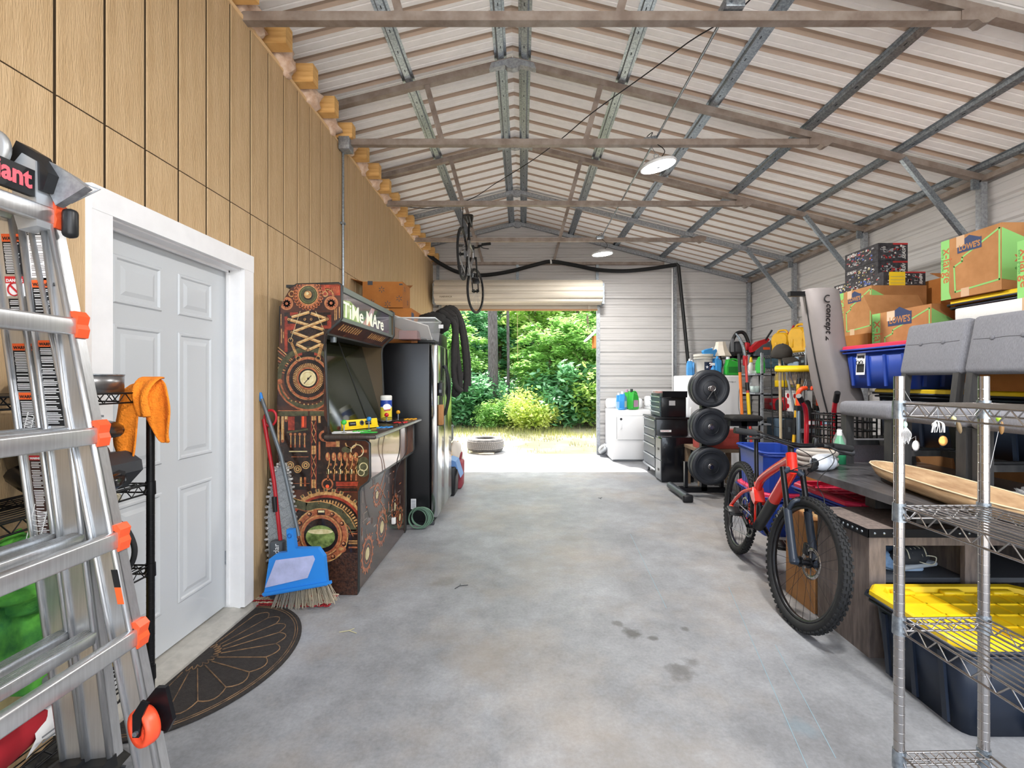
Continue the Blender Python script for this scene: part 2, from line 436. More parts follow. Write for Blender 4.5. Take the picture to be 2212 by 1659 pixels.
# far wall with the roller door opening
OX0, OX1, OZ = -1.54, 1.43, 2.98
wb = link('wall_back', MB().box(OX1+.02, XR+.05, Y1+.03, Y1+.05, 0, 3.4).mesh('wall_back', WALLM)); wb['kind'] = 'structure'
def xlim(z):
    d = max(0, (ZRID-z)/.25); return max(-1.9, XRID-d), min(XR+.02, XRID+d)
z = 0
while z < ZRID-.01:
    z1 = min(z+sheet, ZRID)
    segs = []
    if z < OZ: segs = [('l', z, min(z1, OZ)), ('r', z, min(z1, OZ))]
    if z1 > OZ: segs.append(('f', max(z, OZ), z1))
    for kk, a, b2 in segs:
        rows = []
        for zz, h in [(q, h) for q, h in wall_rows(z, z1, .1143) if a-1e-6 <= q <= b2+1e-6]:
            xa, xb = xlim(zz)
            if kk == 'l': xb = OX0-.03
            if kk == 'r': xa = OX1+.03
            rows.append([V((xa, Y1+h, zz)), V((xb, Y1+h, zz))])
        if len(rows) > 1: link('wall_panel', MB().grid(rows, False).mesh('wall_panel', WALLM), wb)
    z = z1
# gable skin outside keeps daylight out of the sheet joints
struct('trim_4', MB().add([(-1.9, Y1+.06, OZ), (XR+.05, Y1+.06, OZ), (XR+.05, Y1+.06, zroof(XR)), (XRID, Y1+.06, ZRID+.05), (-1.9, Y1+.06, zroof(-1.9)+.05)], [(0, 1, 2, 3, 4)]), WALLM)['label'] = 'outer skin of the gable above roller door'

# ---- roof trusses
def bar(m, p0, p1, w=.057, d=None, roll=None):
    p0 = V(p0); p1 = V(p1); dd = (p1-p0); L = dd.length; z = dd.normalized()
    yax = V((0, 1, 0)) if abs(z.y) < .9 else V((0, 0, 1))
    x = yax.cross(z).normalized(); yv = z.cross(x)
    M = Mx(((x.x, yv.x, z.x, p0.x), (x.y, yv.y, z.y, p0.y), (x.z, yv.z, z.z, p0.z), (0, 0, 0, 1)))
    return m.box(-w/2, w/2, -(d or w)/2, (d or w)/2, 0, L, M)
FR = [1.37, 2.89, 4.40, 5.91, 7.43, 8.93]
FN = ['behind the camera', 'nearest the camera', 'second from the camera', 'third from the camera', 'fourth from the camera', 'against the far gable wall']
RT = .035+.0285
for i, fy in enumerate([-.15]+FR):
    lab = 'steel roof truss with collar beam, ' + ('overhead behind the camera' if i == 0 else FN[i-1] if i != 1 else 'just above the camera')
    t = thing('roof_truss', lab, 'truss', (0, fy, 0), group='steel roof trusses')
    zr = lambda x: zroof(x)-RT
    part('rafter', bar(MB(), (XRID, 0, zr(XRID)), (XR-.03, 0, zr(XR-.03))), RUST if 1 < i < 5 else STEEL, t)
    part('rafter', bar(MB(), (XRID, 0, zr(XRID)), (-2.5, 0, zr(-2.5))), RUST if 1 < i < 5 else STEEL, t)
    part('ridge_plate', MB().prism([(-.22, -.085), (-.2, -.03), (0, .02), (.2, -.03), (.22, -.085), (.07, -.05), (.05, -.075), (0, -.085), (-.05, -.075), (-.07, -.05)], -.031, .031, T(XRID, 0, zr(XRID)) @ RX(90)), STEEL, t)
    part('collar_beam', bar(MB(), (-1.74, 0, 3.665), (2.72, 0, 3.665)), RUST, t)
    if i < 6:
        part('collar_bracket', MB().prism([(2.70, -.029), (2.70, .029), (2.80, .06), (2.93, .045), (2.93, -.0), (2.86, -.045), (2.83, -.05), (2.80, -.025), (2.76, -.03)], -.034, .034, T(0, 0, 3.665) @ RX(90)), RUST, t)
    for xa, xb in ((-.9, -.76), (.74, .6)):
        part('web', bar(MB(), (xa, 0, zr(xa)-.03), (xb, 0, 3.69), .05), RUST, t)
    if i < 6:
        part('post', MB().box(XR-.085, XR-.028, -.029, .029, 0, zr(XR-.05)), STEEL, t)
        part('post_bracket', MB().box(XR-.15, XR-.088, -.012, .012, zr(XR-.12)-.12, zr(XR-.12)), STEELB, t)
        part('knee_brace', bar(MB(), (3.57, -.035, zr(3.57)-.02), (XR-.09, -.035, 2.58), .05, .035), STEELB, t)
# ---- hat channel purlins under the roof sheets
HAT = [(-.058, 0), (-.058, -.003), (-.036, -.003), (-.026, -.032), (.026, -.032), (.036, -.003), (.058, -.003), (.058, 0)]
for xx, nm in ((-1.07, 'left of the ridge'), (-.205, 'on the left side of the ridge line'), (.025, 'on the right side of the ridge line'), (.94, 'first right of the ridge'), (1.80, 'second right of the ridge'), (2.69, 'third right of the ridge'), (3.55, 'fourth right of the ridge'), (4.27, 'at the eave of right wall'), (-1.95, 'above the joist ends')):
    s = -1 if xx > XRID else 1; M = T(xx, 0, zroof(xx)) @ Mx.Rotation(-s*math.atan(.25), 4, 'Y') @ RX(90)
    m = MB().prism([(a, b2) for a, b2 in HAT], -Y1-.02, -Y0, M)
    o = thing('purlin', 'galvanised hat channel purlin, ' + nm, 'purlin', group='roof purlins')
    part('channel', m, STEELB, o)
    sl = MB()
    for kk in range(30):
        yy = 1.8+kk*.24
        sl.box(-.004, .004, -.0335, -.032, -yy-.03, -yy, M)
    part('slot_row', sl, mat('slot_dark', '#3a3f45', .7), o)
# eave angle along right wall
struct('trim_5', bar(MB(), (XR-.06, Y0, 3.315), (XR-.06, Y1, 3.315), .05, .05), RUST)['label'] = 'steel eave rail along top of right wall'
struct('trim_6', MB().box(XR-.085, XR-.03, Y1-.075, Y1-.02, 0, 3.3), STEEL)['label'] = 'galvanised corner post of the far wall'
struct('trim_9', MB().box(2.90, 2.955, Y1-.07, Y1-.012, 0, 3.64), STEEL)['label'] = 'galvanised stud of the far wall'
t7 = link('trim_7', None); t7['kind'] = 'structure'; t7['label'] = 'short steel studs above the roller door'
for xx in (-1.62, -.09, 1.44): part('stud', MB().box(xx-.025, xx+.025, Y1-.06, Y1-.01, 3.0, 3.64), STEELB, t7)
struct('trim_8', MB().box(OX1, OX1+.06, Y1-.07, Y1+.03, 0, 3.02).box(OX0-.06, OX0, Y1-.07, Y1+.03, 0, 3.02).box(OX0, OX1, Y1-.03, Y1+.03, 2.95, 3.02), STEEL)['label'] = 'steel frame of the roller door opening'
struct('baseboard_right', MB().box(XR-.09, XR-.03, Y0, Y1-.08, 0, .05), STEEL)
struct('baseboard_back', MB().box(OX1+.06, XR-.09, Y1-.07, Y1-.012, 0, .05), STEEL)
# ---- roller door, rolled up
rd = thing('roller_door', 'cream corrugated roller door coiled up above the opening', 'roller door', (0, 8.66, 3.06))
CRM = mat('cream_enamel', '#c4bcae', .35, var=.03, scale=3)
pr = []
for k in range(60):
    a = 2*PI*k/60; r = (.228, .229, .228, .222, .198, .2)[k % 6]
    pr.append((r*math.cos(a), r*math.sin(a)))
cl = MB().prism(pr, -1.61, 1.47, RY(90) @ RZ(0), False)
part('coil', cl, CRM, rd)
ct = MB()
for k in range(3): ct.box(OX0+.01, OX1-.01, .17, .185, -.21+.035-k*.06, -.21+.085-k*.06)
part('curtain', ct.box(OX0+.01, OX1-.01, .172, .183, -.29, .0), CRM, rd)
part('bottom_bar', MB().box(OX0+.0, OX1-.0, .155, .2, -.315, -.285), mat('bronze_bar', '#b38a63', .5, .3), rd)
for sx in (-1.66, 1.47):
    part('end_bracket', MB().box(sx, sx+.05, -.06, .3, -.22, .16).cyl((sx, 0, 0), (sx+.05, 0, 0), .06), STEELB, rd)
for sx in (-1.3, 1.27): part('stop_clip', MB().box(sx-.025, sx+.025, .14, .2, -.29, -.2), CRM, rd)
part('maker_label', MB().text('HARWICK', .05, T(-1.50, -.226, -.135) @ RX(78), .0005), mat('label_brown', '#6b5a48', .6), rd)
part('pull_cord', MB().tube([(-.09, .17, -.3), (-.09, .18, -.8), (-.085, .18, -1.25)], .004, 5), mat('rope', '#c9b98f', .9), rd)
# ---- black hose along the gable, pipe and conduit
def pz(px, py, Y): return ((px-1128)*Y/1005, Y, CAMH-(py-822)*Y/1005)
hp = [(-1.72, 8.4, 3.72), (-1.55, 8.7, 3.62), (-1.2, 8.82, 3.47), (-.77, 8.84, 3.42), (-.25, 8.84, 3.49), (.25, 8.84, 3.62), (.55, 8.84, 3.68), (.95, 8.84, 3.62), (1.4, 8.84, 3.53), (1.9, 8.84, 3.50), (2.4, 8.84, 3.54), (2.92, 8.84, 3.62)]
hz = thing('corrugated_hose', 'thick black hose drooping across the gable above the roller door', 'hose')
part('hose', MB().tube(smoothline(hp), .036, 10), RUB, hz)
part('strap', MB().cyl((.53, 8.84, 3.675), (.56, 8.84, 3.68), .04), PAPER, hz)
single('drain_pipe', MB().tube([(2.92, 8.84, 3.64), (2.97, 8.84, 3.6), (3.22, 8.80, .95)], .032, 10), BLK, 'black pipe leaning down the far wall from the hose end', 'pipe')
single('wall_conduit', MB().tube([(2.86, 8.86, 3.55), (2.865, 8.86, .9)], .013, 8).box(2.83, 2.9, 8.84, 8.9, .85, 1.0), WPL, 'thin white conduit running down the far wall', 'conduit')
# ---- conduit and box on the siding
cv = thing('siding_conduit', 'thin grey conduit with junction box on the tan siding', 'conduit')
part('pipe', MB().cyl((-1.698, 4.41, .05), (-1.698, 4.41, 3.62), .011), STEELB, cv)
part('junction_box', MB().rbox(-1.714, -1.61, 4.33, 4.45, 3.58, 3.70, .008), STEEL, cv)
for zz in (1.9, 2.9): part('strap', MB().box(-1.719, -1.68, 4.39, 4.43, zz, zz+.02), STEELB, cv)

# ---- high bay lamps; the last two are added unseen, carrying on the row
EM = bpy.data.materials.new('led_lens'); EM.use_nodes = True
b = EM.node_tree.nodes['Principled BSDF']; b.inputs['Base Color'].default_value = (.9, .9, .9, 1); b.inputs['Emission Color'].default_value = (.96, .98, 1, 1); b.inputs['Emission Strength'].default_value = 7
for (ly, tilt, lab) in ((4.42, -12, 'round white LED bay lamp hanging from the second truss'), (7.43, -5, 'round white LED bay lamp hanging near the far gable'), (1.39, 0, 'unseen round LED bay lamp assumed above the camera'), (-1.0, 0, 'unseen round LED bay lamp assumed behind the camera')):
    t = thing('bay_lamp', lab, 'lamp', (1.265, ly-.09, 3.42), group='LED bay lamps')
    t.rotation_euler = (R(3), R(tilt), 0)
    part('housing', MB().lathe([(.0, .065), (.05, .065), (.06, .05), (.11, .035), (.158, .02), (.168, .006), (.168, -.008), (.155, -.008)], 32), mat('lamp_white', '#d6d8da', .4), t)
    part('lens', MB().lathe([(0, -.004), (.148, -.004), (.155, -.012)], 32), EM, t)
    part('sensor', MB().cyl((0, 0, -.02), (0, 0, -.003), .014).cyl((.03, 0, -.012), (.03, 0, -.003), .006), GREY, t)
    part('hook', MB().torus(.022, .004, T(0, 0, .085) @ RX(90), 14, 5).cyl((0, 0, .1), (0, .09, .235), .003, n=5), STEEL, t)
    part('cord', MB().tube(smoothline([(.03, 0, .06), (.09, .01, .12), (.06, .05, .2), (.0, .09, .27), (-.02, .09, .31), (.03, .06, .33), (.0, .09, .29)]), .004, 5), BLK, t)
    part('power_box', MB().rbox(-.06, .06, .06, .15, .245, .30, .005), STEELB, t)
    ld = bpy.data.lights.new('bay_lamp_light', 'AREA'); ld.shape = 'DISK'; ld.size = .29; ld.energy = LAMP_POWER; ld.color = (1, .97, .93)
    lo = link('bay_lamp_light', ld, t); lo.location = (0, 0, -.03)
single('overhead_conduit', MB().cyl((1.275, -1.2, 3.725), (1.275, 7.5, 3.725), .0095), STEELB, 'thin straight metal conduit lying across the collar beams', 'conduit')
single('conduit_box', MB().rbox(1.24, 1.36, 2.83, 2.95, 3.70, 3.77, .006), STEELB, 'small metal junction box on the nearest collar beam', 'junction box')
single('loose_cable', MB().tube(smoothline([(1.5, 2.5, 4.0), (1.43, 2.89, 3.80), (1.18, 3.3, 3.82), (.97, 3.6, 3.80), (.6, 4.0, 3.72), (.37, 4.4, 3.705), (.1, 5.0, 3.78), (-.3, 5.5, 3.76), (-.69, 5.91, 3.71), (-1.2, 5.95, 3.62), (-1.7, 6.0, 3.70)]), .005, 6), BLK, 'loose black cable swagged between the roof trusses', 'cable')

# ---- door in the left wall, casing and sill
DG = mat('door_paint', '#c3c7ca', .42, bump=.02, bscale=150)
door = link('door_1', None); door['kind'] = 'structure'; door['label'] = 'pale grey six-panel door in the tan siding'
dx = -1.812
df = MB().box(dx-.04, dx, DY0+.008, DY1-.008, .045, DZ-.012)
part('leaf', df, DG, door)
def panel(y0, y1, z0, z1):
    m = MB(); st = [(0, 0), (.006, .007), (.016, .007), (.026, -.004), (.034, -.004), (.062, .006)]
    rings = []
    for ins_, h in st:
        rings.append([V((dx+.001+h, y0+ins_, z0+ins_)), V((dx+.001+h, y1-ins_, z0+ins_)), V((dx+.001+h, y1-ins_, z1-ins_)), V((dx+.001+h, y0+ins_, z1-ins_))])
    m.grid(rings, False, True); m.add(rings[-1], [(0, 1, 2, 3)])
    return m
for (a, b2) in ((2.055, 2.335), (2.445, 2.715)):
    for (c, d) in ((.245, .86), (1.0, 1.675), (1.765, 1.985)):
        part('door_panel', panel(a, b2, c, d), DG, door)
part('hinge', MB().box(dx-.002, dx+.008, DY1-.012, DY1-.0, .3, .38), STEEL, door)
tr = link('trim_door', None); tr['kind'] = 'structure'; tr['label'] = 'white painted door casing and jamb'
part('casing', MB().box(-1.722, -1.695, 1.832, 1.927, .035, 2.10), WHT, tr)
part('casing', MB().box(-1.722, -1.695, 2.842, 2.937, .035, 2.10), WHT, tr)
part('head_casing', MB().box(-1.722, -1.693, 1.832, 2.937, 2.10, 2.20), WHT, tr)
part('jamb', MB().box(-1.86, -1.722, 1.90, DY0+.004, .03, DZ), WHT, tr)
part('jamb', MB().box(-1.86, -1.722, DY1-.004, 2.87, .03, DZ), WHT, tr)
part('head_jamb', MB().box(-1.86, -1.722, DY0, DY1, DZ-.008, DZ+.03), WHT, tr)
part('door_stop', MB().box(-1.80, -1.785, DY0+.004, DY0+.016, .05, DZ-.01).box(-1.80, -1.785, DY1-.016, DY1-.004, .05, DZ-.01).box(-1.80, -1.785, DY0, DY1, DZ-.022, DZ-.008), WHT, tr)
part('threshold', MB().prism([(-1.86, .0), (-1.66, .0), (-1.665, .016), (-1.76, .036), (-1.86, .036)], -2.935, -1.835, RX(90)), mat('sill_alu', '#b9b6ae', .5, .3, var=.1, scale=20), tr)
part('backing', MB().box(-1.90, -1.87, 1.88, 2.9, 0, 2.2), mat('dark_gap', '#15130f', .9), tr)
# ================================================================== OUTSIDE
def groundmat():
    m = mat('yard_ground', '#988c76', .9, col2='#77754c', scale=.9, bump=.6, bscale=14, detail=8, lo=.42, hi=.7)
    return m
g = MB(); n = 40
rows = []
for i in range(n+1):
    yy = 8.95+(i/n)**1.5*70
    rows.append([V((-40+80*k/n, yy, -.03+.10*mnoise.noise(V((-40+80*k/n, yy, 0))*.35)*min(1, max(0, yy-11)/6))) for k in range(n+1)])
struct('ground_back', g.grid(rows, True, flip=True), groundmat())
struct('ground_front', MB().box(-30, 30, -40, Y0, -.2, -.03), mat('gravel_bounce', '#d3ccc2', .9, var=.2, scale=6, bump=.5, bscale=20))  # unseen front ground, made pale to bounce sun onto the ceiling
struct('ground_side', MB().box(-30, -1.95, Y0, 8.95, -.2, -.03).box(XR+.06, 30, Y0, 8.95, -.2, -.03), groundmat())
single('paving_slab', MB().rbox(-.55, -.1, 9.02, 9.85, -.06, .005, .01), mat('slab_grey', '#9a9a98', .85, var=.1, scale=8), 'small grey concrete slab on the ground outside', 'slab')
# leaves
LM = [leafmat('leaf_bright', '#7fb03c', '#d6ea8e', .6), leafmat('leaf_mid', '#66a048', '#b4dc7c', .58), leafmat('leaf_dark', '#4a8a52', '#8cc48c', .55), leafmat('leaf_lime', '#9ab838', '#e0e486', .6)]
BARK = mat('pine_bark', '#5e5a58', .9, col2='#3d3735', scale=9, stretch=(4, 4, .8), bump=.8, bscale=18)
BARK2 = mat('thin_bark', '#6b5c4a', .9, var=.25, scale=10)
def leaves(n, rad, seed, sz, clumps, zc, low=.0):
    rnd = random.Random(seed); vs = []; fs = []; cl = []
    for _ in range(clumps):
        while True:
            p = V((rnd.uniform(-1, 1), rnd.uniform(-1, 1), rnd.uniform(-1, 1)))
            if p.length < 1: break
        cl.append((V((p.x*rad[0], p.y*rad[1], zc+p.z*rad[2])), rnd.uniform(.25, .6)))
    for i in range(n):
        c, r = cl[i % clumps]
        d = V((rnd.gauss(0, 1), rnd.gauss(0, 1), rnd.gauss(0, .7)))
        d = d.normalized()*r*rnd.uniform(.3, 1)
        p = c+d
        if p.z < low: p.z = low+rnd.random()*.3
        a = V((rnd.uniform(-1, 1), rnd.uniform(-1, 1), rnd.uniform(-.6, .3))).normalized(); b = a.cross(V((rnd.uniform(-1, 1), rnd.uniform(-1, 1), 1))).normalized()
        s = sz*rnd.uniform(.6, 1.35); k = len(vs)
        vs += [p-a*s, p+b*s*.45, p+a*s, p-b*s*.45]; fs.append((k, k+1, k+2, k+3))
    m = MB(); m.add(vs, fs, False); return m
crown = []
for s in range(3): crown.append(leaves(11000, (1.5, 1.5, 3.6), s, .105, 120, 4.2, .35))
cm_ = [[c.mesh('crown', LM[j]) for j in range(3)] for c in crown]
bush = [leaves(4200, (.85, .7, .7), 20+s, .07, 26, .75, .05) for s in range(2)]
bm_ = [[c.mesh('foliage', LM[j]) for j in range(4)] for c in bush]
def trunk(h, r, seed, branches=4):
    rnd = random.Random(seed); m = MB(); p = [V((rnd.uniform(-.12, .12)*k/4, rnd.uniform(-.12, .12)*k/4, h*k/6)) for k in range(7)]
    m.tube(p, [r*(1-.09*k) for k in range(7)], 9)
    for k in range(branches):
        q = p[2+k % 4]; a = rnd.uniform(0, 6.28)
        m.tube([q, q+V((math.cos(a)*.6, math.sin(a)*.6, .5)), q+V((math.cos(a)*1.3, math.sin(a)*1.3, 1.2))], [r*.35, r*.22, r*.08], 5)
    return m
tm = [trunk(7.5, .09, s, 7).mesh('trunk', BARK2) for s in range(3)]
rnd = random.Random(5)
rowname = ['low front edge', 'second rank', 'third rank', 'tall back rank']
spots = [(.95, 15.6, 0), (2.1, 15.3, 0), (3.3, 15.8, 0), (4.7, 15.4, 0), (-3.3, 15.8, 0), (-4.8, 15.5, 0), (-2.3, 16.4, 0)]
spots += [(-4.6, 18.6, 1), (-2.6, 19.2, 1), (-.9, 18.9, 1), (.6, 18.3, 1), (2.2, 18.7, 1), (4.0, 18.4, 1), (6.0, 18.6, 1), (-6.6, 18.8, 1)]
spots += [(x, 23+.7*math.sin(x*2.3), 2) for x in (-8.2, -5.6, -3.1, -.9, 1.3, 3.6, 6.1, 8.6)]
spots += [(x, 29+.9*math.sin(x*1.7), 3) for x in (-12, -8.6, -5.4, -2.3, .7, 3.8, 7, 10.3, 13.4)]
SCL = [(.78, .46), (1.0, .74), (1.25, 1.08), (1.6, 1.5)]
side_of = lambda x: 'left' if x < -1.5 else 'right' if x > 1.5 else 'middle'
for k, (x, yy, row) in enumerate(spots):
    t = thing('broadleaf_tree', 'leafy green tree in the %s of the woods, %s of doorway' % (rowname[row], side_of(x)), 'tree', (x, yy, -.05), rnd.uniform(0, 360), 'woods, %s %s' % (rowname[row], side_of(x)))
    a, b = SCL[row]; q = rnd.uniform(.92, 1.08); t.scale = (a*q, a*q, b*q)
    o = link('trunk', tm[k % 3], t)
    o = link('crown', cm_[k % 3][(0 if x > .2 else 2) if rnd.random() < .6 else 1], t)
# pine trunks
for (px, Y, r, lab) in ((1064, 14.9, .165, 'straight grey pine trunk rising outside the doorway'), (1150, 20.5, .14, 'pale slender trunk deep in the woods'), (1097, 15.2, .05, 'thin brown sapling beside the grey pine')):
    x = (px-1128)*Y/1005
    t = thing('pine_tree', lab, 'tree', (x, Y, -.05))
    part('trunk', MB().tube([(0, 0, 0), (.02, 0, 2), (-.02, 0, 5), (.05, 0, 9.5)], [r*1.15, r, r*.9, r*.5], 12), BARK, t)
    o = link('crown', cm_[1][2], t); o.location = (0, 0, 6.0); o.scale = (.5, .5, .5)
# shrubs along the edge of the woods
for k, (x, yy, s, j, lab) in enumerate([(.28, 13.6, .8, 3, 'bright lime green shrub at the edge of the woods'), (-.9, 13.9, .6, 1, 'low green shrub behind the old tyre'), (-.45, 14.4, .75, 0, 'small leafy shrub at the pine trunk'), (1.5, 14.6, 1.45, 2, 'rounded dark green shrub right of the lime shrub'),
        (2.5, 14.2, 1.3, 0, 'tall bright shrub at right edge of doorway view'), (-2.2, 14.5, 1.3, 2, 'dark shrub at left edge of doorway view'), (.9, 15.2, 1.2, 1, 'mid green shrub behind the lime shrub'), (3.9, 14.8, 1.4, 0, 'bushy shrub outside right of the opening'), (-3.6, 14.5, 1.4, 1, 'bushy shrub outside left of the opening'), (-1.3, 15.6, 1.3, 2, 'dark undergrowth bush left of the pine trunk'), (.0, 16.2, 1.2, 2, 'dark undergrowth bush right of the pine trunk'),
        (5.4, 15.5, 1.7, 1, 'large shrub far right outside'), (-5.2, 15.5, 1.7, 2, 'large shrub far left outside')]):
    t = thing('shrub', lab, 'shrub', (x, yy, -.05), rnd.uniform(0, 360), 'shrubs outside'); t.scale = (s, s, s)
    link('foliage', bm_[k % 2][j], t)
    part('stem', MB().tube([(0, 0, 0), (.03, 0, .5), (.1, .05, 1.0)], [.02, .015, .006], 5).tube([(0, 0, 0), (-.1, .05, .5), (-.3, 0, .9)], [.015, .01, .004], 5), BARK2, t)
# grass tufts: uncountable
gv = []; gf = []; rnd = random.Random(3)
for i in range(9000):
    x = rnd.uniform(-4, 4.5); yy = 9.3+rnd.random()**.8*4.6
    if mnoise.noise(V((x*.9, yy*.9, 3))) < (.12 if yy < 11.6 else -.35) and rnd.random() > .06: continue
    h = rnd.uniform(.02, .07)*(1 if yy < 11.5 else 2.2); a = rnd.uniform(0, 6.28); dx_, dy_ = math.cos(a)*.006, math.sin(a)*.006; k = len(gv)
    gv += [(x-dx_, yy-dy_, -.04), (x+dx_, yy+dy_, -.04), (x+rnd.uniform(-.03, .03), yy+rnd.uniform(-.03, .03), h)]; gf.append((k, k+1, k+2))
go = link('grass', MB().add(gv, gf).mesh('grass', leafmat('grass_blades', '#5d6b2c', '#a5a35c', .4)))
tag(go, 'patchy short grass growing on the dirt outside', 'grass', kind='stuff')
# old tyre lying outside
ty = thing('old_tyre', 'grey weathered car tyre lying flat outside the doorway', 'tyre', (-.735, 9.32, .02))
pf = [(.20, .02), (.22, .0), (.30, .0), (.345, .02), (.36, .06), (.36, .20), (.345, .235), (.30, .255), (.22, .255), (.20, .235), (.205, .21), (.24, .19), (.3, .18), (.3, .07), (.24, .06), (.205, .045)]
part('carcass', MB().lathe(pf, 48, closed=True), mat('dusty_rubber', '#757370', .9, col2='#575553', scale=14), ty)
tr_ = MB()
for zz in (.075, .105, .135, .165, .195):
    for k in range(56):
        a = 360*k/56+zz*40
        tr_.box(.356, .368, -.017, .017, zz-.011, zz+.011, RZ(a))
part('tread', tr_, mat('dusty_tread', '#9a9691', .9), ty)
# small timber bird house / shed eave at right edge outside
bh = thing('bird_feeder', 'orange timber feeder with white roof hanging outside at right', 'feeder', (2.0, 13.0, 2.35))
part('box', MB().box(-.02, .5, -.2, .2, -.02, .3), mat('cedar_orange', '#c9783c', .7), bh)
part('roof', MB().prism([(-.25, .2), (.2, .62), (.6, .3), (.6, .25), (.2, .55), (-.22, .16)], -.3, .3, RX(90)), PAPER, bh)
part('pole', MB().cyl((.25, 0, -2.4), (.25, 0, 0), .03), BARK2, bh)
# ================================================================== LEFT SIDE THINGS
def quad_decal(m, x0, x1, z0, z1, y, M=None):   # flat print facing -Y
    return m.box(x0, x1, y-.0006, y, z0, z1, M)
# ---- generic wire shelving unit. local: x across depth, y along length, z up
def wire_tier(W, L, z, r=.0022, pitch=.026, edge=.034, rr=None):
    m = MB(); rr = rr or r*1.5
    n = max(2, int(W/pitch))
    for k in range(n+1):
        x = .02+(W-.04)*k/n; m.cyl((x, .0, z), (x, L, z), r, n=5, caps=False)
    for k in range(int(L/.3)+1):
        yy = .02+(L-.04)*k/max(1, int(L/.3)); m.cyl((0, yy, z-.005), (W, yy, z-.005), rr, n=5)
    for (a, b2, d, ln) in ((V((0, 0, 0)), V((W, 0, 0)), V((1, 0, 0)), W), (V((0, L, 0)), V((W, L, 0)), V((1, 0, 0)), W), (V((0, 0, 0)), V((0, L, 0)), V((0, 1, 0)), L), (V((W, 0, 0)), V((W, L, 0)), V((0, 1, 0)), L)):
        for dz in (0, -edge):
            m.cyl(a+V((0, 0, z+dz)), b2+V((0, 0, z+dz)), rr, n=6)
        k = max(2, int(ln/.055)); pts = [a+d*(ln*i/(2*k))+V((0, 0, z-(edge if i % 2 else 0))) for i in range(2*k+1)]
        for i in range(2*k): m.cyl(pts[i], pts[i+1], r, n=4, caps=False)
    return m
def wire_unit(t, W, L, zs, ztop, mt, pr=.0127, r=.0022, pitch=.026, rings=True, collar=None):
    for cx in (0, W):
        for cy in (0, L):
            m = MB().cyl((cx, cy, .03), (cx, cy, ztop), pr, n=16)
            if rings:
                z = .1
                while z < ztop-.02: m.torus(pr-.0004, .0012, T(cx, cy, z), 14, 4); z += .0254
            p = part('post', m, mt, t)
            part('cap', MB().cyl((cx, cy, ztop), (cx, cy, ztop+.004), pr*.98), mt, p)
            part('foot', MB().cyl((cx, cy, 0), (cx, cy, .03), pr*1.1), BLK, p)
    for z in zs:
        s = part('shelf', wire_tier(W, L, z, r, pitch), mt, t)
        for cx in (0, W):
            for cy in (0, L): part('collar', MB().cyl((cx, cy, z-.042), (cx, cy, z+.008), pr*1.3, pr*1.22, n=16), collar or mt, s)

# ---- black rack by the door
bw = mat('black_wire', '#1a1a1c', .35, .6)
rk = thing('wire_rack', 'black wire shelving rack standing beside the grey door', 'shelving', (-1.695, .86, 0))
wire_unit(rk, .285, .905, (.33, .72, 1.03, 1.375), 1.40, bw, .0135, .0022, .026)
# ---- folding ladder, rails parallel to the wall
lad = thing('folding_ladder', 'large silver folding ladder with orange rung clips leaning at the rack', 'ladder', (0, 0, 0))
LY = 1.255; sc14 = LY/1005
def lp(px, py, Y=LY): return V(((px-1128)*Y/1005, Y, CAMH-(py-822)*Y/1005))
def rail(p_top, p_bot, w, Y, dep=.03, mt=ALU, name='rail', lip=True):
    d = (p_top-p_bot); L = d.length; z = d.normalized(); x = V((z.z, 0, -z.x))
    M = Mx(((x.x, 0, z.x, p_bot.x), (0, 1, 0, Y), (x.z, 0, z.z, p_bot.z), (0, 0, 0, 1)))
    f = 1 if dep > 0 else -1
    m = MB().box(-w/2, w/2, -.004, .004, 0, L, M)
    for s in (-1, 1):
        m.prism(circ(.007, 8, s*(w/2-.004), -f*.006), 0, L, M, True)
        m.box(s*(w/2-.002)-.002, s*(w/2-.002)+.002, min(0, f*.03), max(0, f*.03), 0, L, M)
    part(name, m, mt, lad)
    return M
YF, YN = 1.26, .81
levels = [465, 703, 940, 1167, 1378, 1590]
clipx = [120, 150, 197, 250, 303, 352]
sect = [((2, 480), (161, 1648), .066), ((68, 470), (215, 1648), .068), ((78, 440), (350, 1822), .060)]
